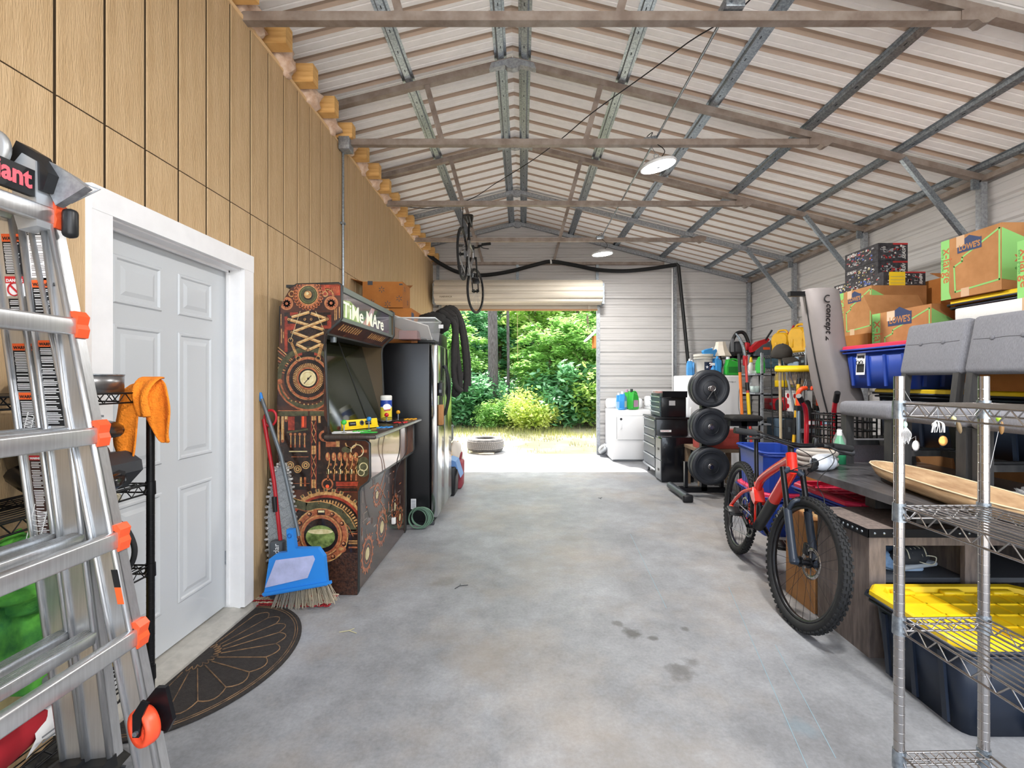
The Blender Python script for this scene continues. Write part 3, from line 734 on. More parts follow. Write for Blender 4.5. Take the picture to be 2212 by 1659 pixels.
for si, (a, b2, w) in enumerate(sect):
    for Y, f in ((YF, 1), (YN, -1)):
        A = lp(*a); B = lp(*b2)
        A = B+(A-B)*1.04
        if si == 2: B = A+(B-A)*(A.z/(A.z-B.z))
        M = rail(A, B, w, Y, .03*f)
        if si < 2 and f == 1: part('end_cap', MB().box(-w/2-.003, w/2+.003, -.034, .007, -.02, .012, M), BLK, lad)
        if si == 2:
            part('foot', MB().box(-w/2-.004, w/2+.004, min(-.036*f, .008), max(-.036*f, .008), -.0, .16, M), mat('orange_foot', '#c25a1e', .5), lad)
    for li, py in enumerate(levels):
        z = CAMH-(py-822)*sc14
        tt = ((B.z-z)/(B.z-A.z)) if abs(B.z-A.z) > 0 else 0
        x = B.x+(A.x-B.x)*tt
        if li == 5: continue
        if si == 2:
            m = MB().rbox(x+.012, x+.040, YN-.015, YF+.005, z-.025, z+.021, .006, 2)
        else:
            m = MB().rbox(x-.0, x+.036, YN, YF-.004, z-.014, z+.018, .003, 1)
            for q in range(5): m.box(x+.003+q*.0066, x+.006+q*.0066, YN, YF-.006, z+.018, z+.0205)
        ru = part('rung', m, ALU, lad)
        if si == 2:
            for Y, s in ((YF, 1), (YN, -1)):
                yy = Y+(.0 if s > 0 else -.03)
                cp = [(x+.002, z-.037), (x+.042, z-.032), (x+.047, z-.009), (x+.042, z+.004), (x+.047, z+.026), (x+.035, z+.04), (x+.002, z+.036), (x+.002, z+.025), (x+.031, z+.023), (x+.031, z-.027), (x+.002, z-.027)]
                part('rung_clip', MB().prism(cp, -yy-.032, -yy+.002, RX(90)), ORG, ru)
# top hinge gear
hx = -1.372
hg = part('hinge', MB().lathe([(0, 0), (.05, 0), (.056, .004), (.056, .016), (.05, .02), (0, .02)], 32, T(hx, YF-.055, 2.015) @ RX(90)), mat('cast_grey', '#a5a6a6', .45, .6), lad)
part('lever', MB().tube(smoothline([(hx+.012, YF-.085, 2.045), (hx+.015, YF-.1, 2.03), (hx+.012, YF-.1, 2.0), (hx+.02, YF-.085, 1.975)]), .008, 8).cyl((hx-.012, YF-.08, 2.02), (hx-.012, YF-.072, 2.02), .009), STEELB, hg)
part('hinge_arm', MB().prism([(-.02, -.07), (.03, .03), (.08, .0), (.115, -.055), (.1, -.1), (.05, -.1)], -.02, .02, T(hx+.015, YF-.02, 2.02) @ RX(90)), BLK, hg)
part('hinge_cover', MB().prism([(.03, -.12), (.03, .0), (.055, .03), (.09, .01), (.095, -.16), (.045, -.17)], -.045, .0, T(hx+.01, YF-.045, 1.985) @ RX(90)), mat('cover_silver', '#b6bbc0', .4, .6), hg)
part('spring_wing', MB().prism([(.1, .02), (.165, -.02), (.2, -.05), (.12, -.1), (.1, -.06)], -.01, .012, T(hx+.0, YF, 1.99) @ RX(90)).tube([(hx+.12, YF+.01, 1.98), (hx+.20, YF+.03, 1.95), (hx+.13, YF+.02, 1.91)], .004, 5), STEEL, hg)
part('name_plate', MB().box(hx+.085, hx+.10, .80, 1.235, 1.90, 1.968), BLK, lad)
part('plate_lettering', MB().text('LittleGiant', .068, T(hx+.101, 1.205, 1.918) @ RZ(90) @ RX(90), .0006, bold=.002, xs=.82, align='RIGHT'), mat('sticker_pink', '#d9626e', .6), lad)
part('latch_knob', MB().rbox(-1.255, -1.222, YF+.0, YF+.03, 1.81, 1.89, .012), BLK, lad)
# warning stickers printed on the far rails
def sticker(px0, px1, py0, py1, slope, base, hdr, lines, txt=None, Y=YF-.0045, inkc=None):
    # parallelogram following the rail slope
    def c(px, py): return lp(px+slope*(py-py0), py, LY)
    def pq(m, a, b2, c2, d, off):
        vs = [V((p.x, Y-.0004-off, p.z)) for p in (c(a, c2), c(b2, c2), c(b2, d), c(a, d))]
        m.add(vs, [(0, 1, 2, 3)]); return m
    st = part('warning_label', pq(MB(), px0, px1, py0, py1, 0), base, lad)
    h = py1-py0; w = px1-px0
    if hdr is not None:
        part('header_band', pq(MB(), px0, px1, py0, py0+hdr[1], .0004), hdr[0], st)
        part('header_text', MB().text(hdr[2], hdr[1]*.55*sc14*1.1, T(c(px0+2, py0+hdr[1]*.75).x, Y-.0012, c(px0, py0+hdr[1]*.8).z) @ RX(90), .0002, bold=.0004), hdr[3], st)
    m = MB(); y = py0+(hdr[1] if hdr else 0)+4; rr = random.Random(int(px0*7+py0))
    while y < py1-4:
        a = px0+2+rr.random()*2; b2 = px1-2-rr.random()*w*.3
        if lines: pq(m, a, b2, y, y+1.6, .0005)
        y += 3.6 if rr.random() < .85 else 7
    if m.v: part('small_print', m, inkc or PAPER, st)
    return st
OB = mat('sticker_orange', '#e8622c', .55)
sl = .135
sticker(2, 40, 505, 592, .12, INK, (OB, 17, 'WARNING', INK), True)
sticker(10, 50, 597, 640, .12, PAPER, (mat('sticker_red', '#c2252c', .55), 15, 'DANGER', PAPER), False)
sticker(18, 52, 645, 675, .12, INK, None, True)
sticker(57, 100, 496, 600, .10, PAPER, (INK, 12, 'NOTICE', PAPER), True, inkc=mat('ink_grey', '#8c8583', .7))
sticker(68, 108, 605, 677, .10, INK, (OB, 16, 'WARNING', INK), True)
sticker(26, 68, 742, 845, .11, INK, (OB, 15, 'WARNING', INK), True)
sticker(40, 80, 848, 926, .11, INK, (OB, 15, 'WARNING', INK), True)
sticker(82, 122, 735, 920, .10, INK, (OB, 14, 'WARNING', INK), True)
sticker(62, 92, 984, 1172, .12, mat('sticker_brown', '#3c2723', .6), (mat('sticker_red', '#c2252c', .55), 10, 'WARNING', PAPER), True)
# pictograms: no-hand ring and little ladders
pg = MB()
c0 = lp(32, 625); pg.torus(.017, .0018, T(c0.x, YF-.0066, c0.z) @ RX(90), 24, 5); pg.box(-.017, .017, -.001, .001, -.002, .002, T(c0.x, YF-.0066, c0.z) @ RY(45))
part('pictogram', pg, mat('sticker_red', '#c2252c', .55), lad)
pg = MB()
for (cx, cy, s) in ((66, 905, .03), (84, 1120, .06)):
    c0 = lp(cx, cy); k = s
    for sx in (-.3, .3): pg.box(sx*k-.001, sx*k+.001, -.0006, .0, -k, k*.6, T(c0.x, YF-.0064, c0.z) @ RY(14))
    for q in range(7): pg.box(-.3*k, .3*k, -.0006, 0, -k+q*k*.22, -k+q*k*.22+.0015, T(c0.x, YF-.0064, c0.z) @ RY(14))
part('pictogram', pg, PAPER, lad)
# outer rail stickers
ps = MB(); ob = MB()
for (py0, py1, m) in ((1228, 1266, ps), (1266, 1302, ob)):
    k0 = (py0-440)/(1822-440); k1 = (py1-440)/(1822-440)
    a = lp(78+k0*272+17, py0); b2 = lp(78+k1*272+17, py1)
    m.add([V((a.x-.006, YF-.0136, a.z)), V((a.x+.012, YF-.0136, a.z)), V((b2.x+.012, YF-.0136, b2.z)), V((b2.x-.006, YF-.0136, b2.z))], [(0, 1, 2, 3)])
part('maker_sticker', ps, INK, lad); part('caution_sticker', ob, OB, lad)
# tip wheel
wc = V((-.963, YF-.075, .54))
wt = part('tip_wheel', MB().lathe([(.030, -.014), (.044, -.016), (.047, -.008), (.047, .008), (.044, .016), (.030, .014), (.028, 0)], 28, T(wc) @ RZ(-25) @ RX(90), closed=True), mat('wheel_orange', '#f0502e', .4), lad)
sp = MB()
for k in range(6): sp.box(.008, .032, -.004, .004, -.01, .01, T(wc) @ RZ(-25) @ RX(90) @ RZ(60*k))
part('spokes', sp.cyl(wc+V((0, -.014, 0)), wc+V((0, .014, 0)), .011), mat('wheel_orange', '#f0502e', .4), wt)
part('wheel_bracket', MB().prism([(-.045, .01), (.015, .085), (.04, .085), (.06, -.0), (.045, -.03), (-.02, -.01)], -.03, -.018, T(wc.x+.0, wc.y-.0, wc.z) @ RX(90)).prism([(-.01, -.012), (.006, -.012), (.014, .04), (.03, .075), (.012, .08), (-.01, .045)], .018, .024, T(wc) @ RX(90)), BLKM, lad)
part('axle_bolt', MB().cyl(wc+V((0, -.03, 0)), wc+V((0, -.02, 0)), .006), STEELB, lad)

# ---- things on the black rack
def rkp(x, y, z): return (x, y, z)
t = thing('tool_battery', 'red cordless tool battery on the rack top shelf', 'battery', (-1.51, 1.50, 1.378))
part('case', MB().rbox(-.05, .05, -.06, .06, .012, .052, .012), RED, t); part('base', MB().rbox(-.053, .053, -.063, .063, 0, .014, .004), BLK, t)
part('release_tab', MB().rbox(-.03, .03, -.03, .03, .05, .062, .006), mat('red_dark', '#7c1218', .4), t)
t = thing('duct_ring', 'brushed steel duct ring lying on the rack top shelf', 'ring', (-1.565, 1.635, 1.378))
part('band', MB().lathe([(.128, 0), (.128, .062), (.1255, .062), (.1255, 0)], 40, closed=True), mat('brushed_steel', '#8f9092', .3, .9, var=.1, scale=4, stretch=(8, 8, 1)), t)
part('rim', MB().torus(.1275, .003, T(0, 0, .062), 40, 6), STEELB, t)
# orange towel draped over the corner post
TOW = mat('orange_terry', '#f08a24', .95, var=.10, scale=40, bump=.7, bscale=140)
def towel_rows(edges, base_y, amp, k0):
    rows = []
    for i, (xl, xr, z, dy) in enumerate(edges):
        r = []
        for k in range(9):
            u = k/8; r.append(V((xl+(xr-xl)*u, base_y+dy+amp*math.sin(u*7+k0+i*.5)*(.3+.7*min(1, i/3)), z)))
        rows.append(r)
    return rows
sx = lambda px, Y=1.74: (px-1128)*Y/1005
sz = lambda py, Y=1.74: CAMH-(py-822)*Y/1005
tw = thing('orange_towel', 'orange microfibre towel draped over the rack corner post', 'towel')
e1 = [(sx(283), sx(325), sz(824), .06), (sx(272), sx(330), sz(830), .01), (sx(270), sx(328), sz(850), -.035), (sx(276), sx(318), sz(880), -.05), (sx(270), sx(318), sz(915), -.05), (sx(265), sx(318), sz(945), -.05), (sx(275), sx(316), sz(972), -.048), (sx(289), sx(312), sz(988), -.045)]
part('near_fold', MB().grid(towel_rows(e1, 1.74, .012, 0)), TOW, tw, mods=solid(.008))
e2 = [(sx(296), sx(322), sz(815), .03), (sx(290), sx(352), sz(826), .0), (sx(303), sx(366), sz(848), -.02), (sx(312), sx(376), sz(876), -.02), (sx(322), sx(374), sz(905), -.015), (sx(335), sx(367), sz(932), -.01), (sx(345), sx(366), sz(955), -.005), (sx(352), sx(362), sz(956), -.003)]
part('hanging_flap', MB().grid(towel_rows(e2, 1.755, .016, 2)), TOW, tw, mods=solid(.008))
e3 = [(sx(285), sx(330), sz(818), .06), (sx(296), sx(345), sz(813), .02), (sx(306), sx(352), sz(822), -.03), (sx(312), sx(345), sz(845), -.06), (sx(318), sx(345), sz(870), -.065), (sx(322), sx(352), sz(900), -.06)]
part('front_pleat', MB().grid(towel_rows(e3, 1.745, .01, 4)), TOW, tw, mods=solid(.007))
# helmets
def helmet(name, label, loc, rz, c1, c2, s=1.0):
    t = thing(name, label, 'helmet', loc, rz); t.scale = (s, s, s)
    part('shell', MB().blob((0, 0, .13), (.15, .12, .13), .06, 1.5, 2, 24, 16, flat=.03), c1, t)
    part('chin_bar', MB().tube(smoothline([(.02, -.115, .09), (.12, -.10, .05), (.185, -.05, .04), (.2, 0, .04), (.185, .05, .04), (.12, .10, .05), (.02, .115, .09)]), .028, 8), c1, t)
    part('peak', MB().grid([[V((.02, -.11, .235)), V((.02, 0, .27)), V((.02, .11, .235))], [V((.12, -.12, .235)), V((.12, 0, .265)), V((.12, .12, .235))], [V((.22, -.08, .215)), V((.23, 0, .225)), V((.22, .08, .215))], [V((.27, -.03, .195)), V((.275, 0, .2)), V((.27, .03, .195))]]), c1, t, mods=solid(.008))
    part('eye_opening', MB().blob((.085, 0, .135), (.075, .095, .045), .0, 1, 0, 18, 10), c2, t)
    part('vent', MB().box(.05, .11, -.07, -.05, .255, .262).box(.05, .11, .05, .07, .255, .262), GREY, t)
    return t
GLB = mat('gloss_black', '#121214', .18)
CAMO = mat('camo_helmet', '#3e423c', .5, col2='#6b6f60', scale=14)
helmet('motocross_helmet', 'glossy black motocross helmet with peak on rack shelf under the towel', (-1.555, 1.56, 1.04), -20, GLB, DGREY)
t = helmet('trail_helmet', 'grey and olive riding helmet at the left edge of rack shelf', (-1.55, 1.20, 1.04), -65, CAMO, mat('goggle_dark', '#16181c', .2), .85)
t = thing('face_guard', 'dark angular face guard with green lining on rack shelf', 'face guard', (-1.47, 1.63, 1.036))
part('shell', MB().prism([(-.07, 0), (.03, .0), (.085, .06), (.08, .095), (.03, .13), (-.07, .12)], -.07, .07, RX(90)), DGREY, t)
part('lining', MB().prism([(-.04, .012), (.03, .012), (.06, .06), (-.02, .05)], .071, .073, RX(90)), mat('lining_green', '#6f8f7d', .7), t)
part('slot', MB().box(-.05, .0, -.0735, -.071, .095, .104), PAPER, t)
t = thing('light_bulb', 'clear light bulb hanging under the rack shelf', 'bulb', (-1.525, 1.73, .955))
part('glass', MB().lathe([(0, -.0), (.018, .004), (.028, .022), (.026, .036), (.012, .05), (.011, .055)], 16), mat('bulb_glass', '#cfc6ae', .15, .3), t)
part('cap', MB().cyl((0, 0, .052), (0, 0, .075), .012), STEELB, t)
t = thing('tie_down_strap', 'black hose loop and rubber strap on the third rack shelf', 'strap', (-1.5, 1.62, .725))
part('hose_loop', MB().tube(smoothline([(-.12, .05, .0), (-.09, .06, .13), (-.02, .06, .2), (.06, .06, .17), (.1, .06, .09), (.08, .06, .02), (.03, .05, .01), (-.02, .04, .04)]), .009, 8), RUB, t)
part('rubber_bar', MB().rbox(-.10, .10, -.01, .02, -.012, .012, .006, M=T(.0, .0, .075) @ RY(42)), RUB, t)
part('red_latch', MB().rbox(-.06, -.03, -.03, .0, .004, .03, .006), RED, t)
# green hi-vis vest, lumpy bundle
HV = mat('green_webbing', '#5aa83a', .85, col2='#1c5f2a', scale=9, bump=.4, bscale=60)
t = thing('green_vest', 'bright green folded safety vest with grey strap on the rack', 'vest', (-1.5, 1.30, .74))
part('bundle', MB().blob((0, -.02, .10), (.13, .26, .12), .75, 3.2, 3, 40, 26, flat=.002), HV, t)
part('hanging_fold', MB().grid([[V((.08+.02*math.sin(u*6), -.22+.34*u, .12)) for u in [q/8 for q in range(9)]], [V((.115, -.2, .02))]+[V((.11+.02*math.sin(q), -.2+.36*q/8, .0)) for q in range(1, 9)], [V((.125, -.12+.2*q/8, -.13+.02*math.sin(q*2))) for q in range(9)], [V((.13, .0+.13*q/8, -.20)) for q in range(9)], [V((.13, .07+.07*q/8, -.26)) for q in range(9)]]), HV, t, mods=solid(.02))
part('strap', MB().rbox(.105, .155, .02, .15, -.20, -.165, .008), mat('grey_web', '#6a6b6c', .8), t)
part('strap_text', MB().text('HUNT', .032, T(.156, .03, -.197) @ RZ(90) @ RX(90), .0004, bold=.001), PAPER, t)
t = thing('red_bag', 'red and tan canvas bag slumped on the bottom rack shelf', 'bag', (-1.53, 1.28, .335))
part('body', MB().blob((0, 0, .13), (.13, .27, .15), .18, 1.8, 5, 28, 18, flat=.003), mat('tan_canvas', '#b5a374', .85, var=.1, scale=30), t)
part('pocket', MB().blob((.06, .0, .09), (.085, .2, .09), .1, 1.6, 8, 22, 12, flat=.003), mat('red_canvas', '#9c1522', .8), t)
part('piping', MB().tube(smoothline([(.13, -.2, .05), (.145, -.08, .16), (.15, .05, .175), (.14, .18, .1)]), .006, 6), BLK, t)
t = thing('yellow_float', 'yellow foam board standing behind the ladder rails', 'board', (-1.58, 1.70, .375))
part('board', MB().prism([(-.12, 0), (.13, 0), (.135, .14), (.11, .24), (.05, .3), (-.06, .3), (-.12, .2)], -.02, .02, RX(90)), YEL, t)
part('edge_band', MB().box(-.12, .13, -.022, .022, 0, .012), BLK, t)
t = thing('paper_tag', 'folded white printed paper on the lowest rack shelf', 'paper', (-1.42, 1.33, .335))
part('sheet', MB().grid([[V((0, 0, 0)), V((.0, .05, .02)), V((0, .1, 0))], [V((.03, 0, .06)), V((.03, .05, .08)), V((.03, .1, .06))], [V((.02, 0, .12)), V((.02, .05, .13)), V((.02, .1, .11))]]), PAPER, t)
part('print', MB().box(.0315, .0325, .015, .085, .05, .055).box(.0315, .0325, .015, .085, .035, .04), GREY, t)
for k, (yy, col, lab) in enumerate(((1.12, '#6c7155', 'olive folded tarp under the rack'), (1.48, '#2b2a28', 'dark coil of cords under the rack'))):
    t = thing('floor_bundle', lab, 'bundle', (-1.53, yy, 0))
    part('bundle', MB().blob((0, 0, .09), (.14, .2, .11), .5, 2.6, 11+k, 26, 16, flat=.002), mat('bundle_%d' % k, col, .9, var=.3, scale=25), t)
    m = MB()
    for q in range(5): m.tube(smoothline([(.05+.02*q, -.18+.02*q, .05), (.12, -.05, .14+.01*q), (.1, .08, .13), (.04+.02*q, .17, .05)]), .006, 5)
    part('cords', m, DGREY, t)
t = thing('grey_case', 'grey tool case on rack top shelf behind the ladder', 'case', (-1.57, 1.1, 1.378))
part('body', MB().rbox(-.1, .1, -.16, .16, 0, .13, .015), mat('case_grey', '#7d7a72', .6), t); part('latch', MB().box(.1, .106, -.03, .03, .06, .09), STEELB, t)
part('handle', MB().tube([(0, -.06, .13), (0, -.05, .16), (0, .05, .16), (0, .06, .13)], .008, 6), BLK, t)

# ---- half round doormat
dm = thing('doormat', 'half-round dark rubber doormat with fan pattern at the door sill', 'mat', (-1.655, 2.37, .002), 0)
MATM = mat('mat_dark', '#2c2826', .95, var=.25, scale=50, bump=.6, bscale=180)
MATB = mat('mat_bronze', '#8a6a4a', .8, col2='#4a3a2e', scale=20)
def ell(k, n=40, a0=-90, a1=90): return [(.46*k*math.cos(R(a0+(a1-a0)*i/n)), .565*k*math.sin(R(a0+(a1-a0)*i/n))) for i in range(n+1)]
part('pad', MB().prism(ell(1), 0, .008), MATM, dm)
rb = MB()
for k in (.93, .955): rb.tube([(x, y, .008) for x, y in ell(k)], .0022, 5)
part('rim_line', rb, MATB, dm)
ry = MB()
for k in range(11):
    a = R(-82+16.4*k); p0 = V((.46*.22*math.cos(a), .565*.22*math.sin(a), .009)); p1 = V((.46*.76*math.cos(a), .565*.76*math.sin(a), .009)); ry.tube([p0, p1], .0028, 5)
part('ray_pattern', ry, MATB, dm)
sc = MB()
for k in range(10):
    a0 = R(-82+16.4*k); a1 = R(-82+16.4*(k+1)); pts = []
    for q in range(7):
        u = q/6; a = a0+(a1-a0)*u; rr = .76+.08*math.sin(PI*u); pts.append((.46*rr*math.cos(a), .565*rr*math.sin(a), .009))
    sc.tube(pts, .0028, 5)
    pts = [(.46*(.15+.06*math.sin(PI*q/6))*math.cos(a0+(a1-a0)*q/6), .565*(.15+.06*math.sin(PI*q/6))*math.sin(a0+(a1-a0)*q/6), .009) for q in range(7)]
    sc.tube(pts, .0028, 5)
part('scallop_pattern', sc, MATB, dm)
# braided red and cream small rug
rg = thing('braided_rug', 'small red and cream braided rug under the broom', 'rug', (-1.52, 3.02, .002))
for k in range(9):
    m = MB()
    for q in range(26):
        m.rbox(-.012, .012, -.008, .008, 0, .009, .004, 1, T(-.20+q*.02, -.10+k*.022, 0) @ RZ(32 if (q+k) % 2 else -32))
    part('braid_row', m, (mat('rug_cream', '#cbb79d', .95, var=.15, scale=90), mat('rug_red', '#a8262c', .95, var=.2, scale=90))[k in (0, 1, 3, 6, 8)], rg)

# ---- dust pan and brooms
br = thing('push_broom', 'grey handled broom with blue dustpan leaning on arcade cabinet', 'broom', (0, 0, 0))
SY = 2.88
bx = lambda px, Y=SY: (px-1128)*Y/1005
bz = lambda py, Y=SY: CAMH-(py-822)*Y/1005
part('handle', MB().tube([(bx(642, 2.90), 2.92, bz(1160, 2.90)), (bx(600, 2.96), 3.00, bz(985, 3.0)), (bx(560, 3.02), 3.05, bz(862, 3.05))], .0125, 10), mat('pole_grey', '#5d6469', .4, .3), br)
part('handle_tip', MB().tube([(bx(560, 3.02), 3.05, bz(866, 3.05)), (bx(556, 3.02), 3.055, bz(848, 3.05))], [.014, .008], 8), mat('broom_blue', '#2a7fd0', .4), br)
DB = mat('broom_blue', '#2a7fd0', .4)
neck = [(bx(622), SY, bz(1142)), (bx(636), SY, bz(1142)), (bx(641), SY, bz(1182)), (bx(690), SY, bz(1182)), (bx(703), SY, bz(1200)), (bx(709), SY, bz(1262)), (bx(573), SY, bz(1286)), (bx(585), SY, bz(1205)), (bx(600), SY, bz(1194)), (bx(624), SY, bz(1190))]
part('dustpan', MB().prism([(p[0], p[2]) for p in neck], -SY-.016, -SY+.02, RX(90)), DB, br)
part('pan_ring', MB().torus(.012, .003, T(bx(629), SY-.021, bz(1155)) @ RX(90), 14, 5), mat('broom_blue_dark', '#1d5fa5', .4), br)
part('pan_face', MB().prism([(bx(600), bz(1207)), (bx(680), bz(1197)), (bx(684), bz(1205)), (bx(668), bz(1245)), (bx(577), bz(1266))], SY-.0, SY+.003, Mx(((1, 0, 0, 0), (0, 0, -1, 2*SY-.021), (0, 1, 0, 0), (0, 0, 0, 1)))), mat('dusty_lilac', '#a9aed0', .7, var=.12, scale=12), br)
part('pan_lip', MB().box(0, .425, -.034, -.016, -.012, .004, T(bx(573), SY, bz(1278)) @ RY(-10)), DB, br)
brs = []
bv = MB(); rr = random.Random(4)
for k in range(260):
    u = rr.random(); x0 = bx(605)+(bx(700)-bx(605))*u; x1 = bx(582)+(bx(724)-bx(582))*u
    y0 = SY+.005+rr.uniform(0, .03); z0 = bz(1262-12*u)+.01
    z1 = max(.004, bz(1325-22*u)); y1 = y0+rr.uniform(-.02, .03)
    bv.tube([(x0, y0, z0), ((x0+x1)/2, (y0+y1)/2, (z0+z1)/2), (x1+rr.uniform(-.008, .008), y1, z1)], .0022, 3, caps=False)
bo = part('bristles', bv, mat('bristle_grey', '#8e8980', .9, col2='#b7a68a', scale=4), br); bo['kind'] = 'stuff'
sm_ = thing('spin_mop', 'red handled mop standing upright against the siding', 'mop', (0, 0, 0))
part('handle', MB().tube([(bx(598, 2.98), 3.03, bz(1180, 3.0)), (bx(585, 3.0), 3.04, bz(1040, 3.04)), (bx(570, 3.06), 3.06, bz(905, 3.06))], .0125, 10), RED, sm_)
part('grip', MB().tube([(bx(590, 3.0), 3.03, bz(1105, 3.03)), (bx(587, 3.0), 3.03, bz(1073, 3.03))], .0165, 10), BLK, sm_)
part('hang_loop', MB().torus(.052, .009, T(bx(584, 3.06), 3.06, bz(903, 3.06)) @ RY(10) @ RX(90) @ S(.75, 1, 1), 24, 8), RED, sm_)
part('head', MB().rbox(bx(578, 2.98), bx(607, 2.98), 2.995, 3.05, .01, bz(1172, 2.98), .012), mat('mop_grey', '#4d5257', .5), sm_)
part('head_text', MB().text('O-Cedar', .05, T(bx(600, 2.98), 2.993, bz(1238, 2.98)) @ RX(90) @ RZ(90), .0004), PAPER, sm_)
hp_ = thing('mesh_hamper', 'collapsed grey mesh hamper with braided rim against the siding', 'hamper', (0, 0, 0))
ov = []
for k in range(40):
    a = 2*PI*k/40; ov.append((-1.585+.095*math.cos(a)*(1 if math.cos(a) < 0 else .85), .445+.425*math.sin(a)))
part('mesh_panel', MB().prism(ov, -3.085, -3.07, RX(90)), mat('grey_mesh', '#7d8487', .9, col2='#aab0b2', scale=160), hp_)
cr = MB()
n = 74
for k in range(n):
    a = 2*PI*k/n; x = -1.585+.10*math.cos(a)*(1 if math.cos(a) < 0 else .85); z = .445+.43*math.sin(a); tx = V((-math.sin(a)*.10, 0, math.cos(a)*.43)).normalized()
    cr.rbox(-.018, .018, -.008, .008, -.009, .009, .005, 1, T(x, 3.07, z) @ rotto(tx) @ RX(90) @ RY(35 if k % 2 else -35))
part('braided_rim', cr, mat('rim_white', '#c3c1bd', .9, col2='#6a6865', scale=70), hp_)
wv = MB()
for k in range(12):
    for s in (-1, 1):
        z0 = .1+k*.06
        wv.tube([(-1.655, 3.066, z0+.0), (-1.52, 3.066, z0+s*.09)], .0012, 3)
part('mesh_weave', wv, mat('weave_light', '#b4b9ba', .9), hp_)
# ================================================================== ARCADE CABINET
AY, AYF = 3.08, 4.33; AK = AY/1005
def a2(px, py): return ((px-1128)*AK, CAMH-(py-822)*AK)
ART0 = mat('art_base', '#2e1f1c', .22, col2='#57301f', scale=9, detail=8, coat=.3)
COP = mat('art_copper', '#b06a45', .25, col2='#7c4028', scale=40, coat=.3)
GLD = mat('art_gold', '#c79a62', .25, col2='#8d6238', scale=50, coat=.3)
DRK = mat('art_dark', '#19120f', .2, col2='#33231c', scale=30, coat=.3)
REDA = mat('art_red', '#a5412c', .25, col2='#5e1f18', scale=20, coat=.3)
CRE = mat('art_cream', '#d3c69c', .3, col2='#b5a574', scale=30)
GRA = mat('art_green', '#4b5a2c', .2, col2='#8a9a58', scale=22, coat=.3)
OLV = mat('art_olive', '#3a3a2a', .25, col2='#55523a', scale=35)
LEA = mat('art_leather', '#4a2d20', .4, col2='#1e1210', scale=60, bump=.4, bscale=90)
TRM = mat('cabinet_tmould', '#2b2d2c', .35)
cab = thing('arcade_cabinet', 'tall arcade cabinet printed with copper clockwork artwork beside the door', 'arcade cabinet', (0, 0, 0))
side_px = [(599, 1282), (598, 880), (606, 668), (614, 645), (628, 622), (640, 615), (731, 612), (737, 616), (737, 686), (733, 692), (708, 714), (702, 724), (700, 740), (709, 938), (711, 948), (790, 952), (797, 958), (798, 1030), (794, 1040), (778, 1052), (774, 1062), (773, 1278), (769, 1286)]
side = [a2(*p) for p in side_px]
side = [(x, max(z, .001)) for x, z in side]
for yy, nm in ((AY, 'side_panel'), (AYF, 'side_panel')):
    s_ = part(nm, MB().prism(side, -yy-.018, -yy, RX(90)), ART0 if yy == AY else mat('far_side_brown', '#54452f', .35), cab)
    n = len(side)
    part('edge_moulding', MB().tube([(x, yy+.009, z) for x, z in side[4:]], .0105, 6), TRM, s_)
    if yy == AY: art_panel = s_
# --- art printed on the near side panel: thin layers, drawn by colour
LAY = [0]
def clipx_(x, z):
    hi = a2(772, 0)[0] if z < .72 else a2(796, 0)[0] if z < 1.02 else a2(700, 0)[0] if z < 1.73 else a2(736, 0)[0]
    return min(max(x, a2(600, 0)[0]), hi)
def clipz_(x, z):
    zt = a2(0, 614)[1]; xa, za = a2(607, 665); xb, zb = a2(641, 616)
    if x < xb: zt = za+(zb-za)*max(0, (x-xa)/(xb-xa))**.6
    return min(z, zt)
class Art:
    def __init__(s): s.d = {}
    def m(s, mt): return s.d.setdefault(mt.name, (MB(), mt))[0]
    def poly(s, pts, mt, off):
        y = AY-.0003-off*.00025
        m = s.m(mt); vs = [V((clipx_(p[0], p[1]), y, clipz_(p[0], p[1]))) for p in pts]; m.add(vs, [list(range(len(vs)))])
A = Art()
def C2(cx, cy, r, n=26, ry=None): return [a2(cx+r*math.cos(2*PI*i/n), cy+(ry or r)*math.sin(2*PI*i/n)) for i in range(n)]
def disc(cx, cy, r, mt, lay, ry=None): A.poly(C2(cx, cy, r, 26, ry), mt, lay)
def ring(cx, cy, r0, r1, mt, lay, a0=0, a1=360, n=32):
    y = AY-.0003-lay*.00025; m = A.m(mt)
    for i in range(n):
        p = []
        for (rr, k) in ((r0, i), (r1, i), (r1, i+1), (r0, i+1)):
            a = R(a0+(a1-a0)*k/n); x, z = a2(cx+rr*math.cos(a), cy-rr*math.sin(a)); p.append(V((clipx_(x, z), y, clipz_(x, z))))
        m.add(p, [(0, 1, 2, 3)])
def rect(x0, y0, x1, y1, mt, lay): A.poly([a2(x0, y0), a2(x1, y0), a2(x1, y1), a2(x0, y1)], mt, lay)
def seg(x0, y0, x1, y1, w, mt, lay):
    d = V((x1-x0, y1-y0)); L = d.length; nx, ny = -d.y/L*w/2, d.x/L*w/2
    A.poly([a2(x0+nx, y0+ny), a2(x1+nx, y1+ny), a2(x1-nx, y1-ny), a2(x0-nx, y0-ny)], mt, lay)
def pline(pts, w, mt, lay):
    for i in range(len(pts)-1): seg(*pts[i], *pts[i+1], w, mt, lay)
U = lambda x, y: (595+x/5.72, 605+y/5.72)      # upper detail grid
W_ = lambda x, y: (595+x/4.048, 880+y/4.048)   # lower detail grid
def useg(x0, y0, x1, y1, w, mt, l): seg(*U(x0, y0), *U(x1, y1), w/5.72, mt, l)
def wseg(x0, y0, x1, y1, w, mt, l): seg(*W_(x0, y0), *W_(x1, y1), w/4.048, mt, l)
def urect(x0, y0, x1, y1, mt, l): rect(*U(x0, y0), *U(x1, y1), mt, l)
def wrect(x0, y0, x1, y1, mt, l): rect(*W_(x0, y0), *W_(x1, y1), mt, l)
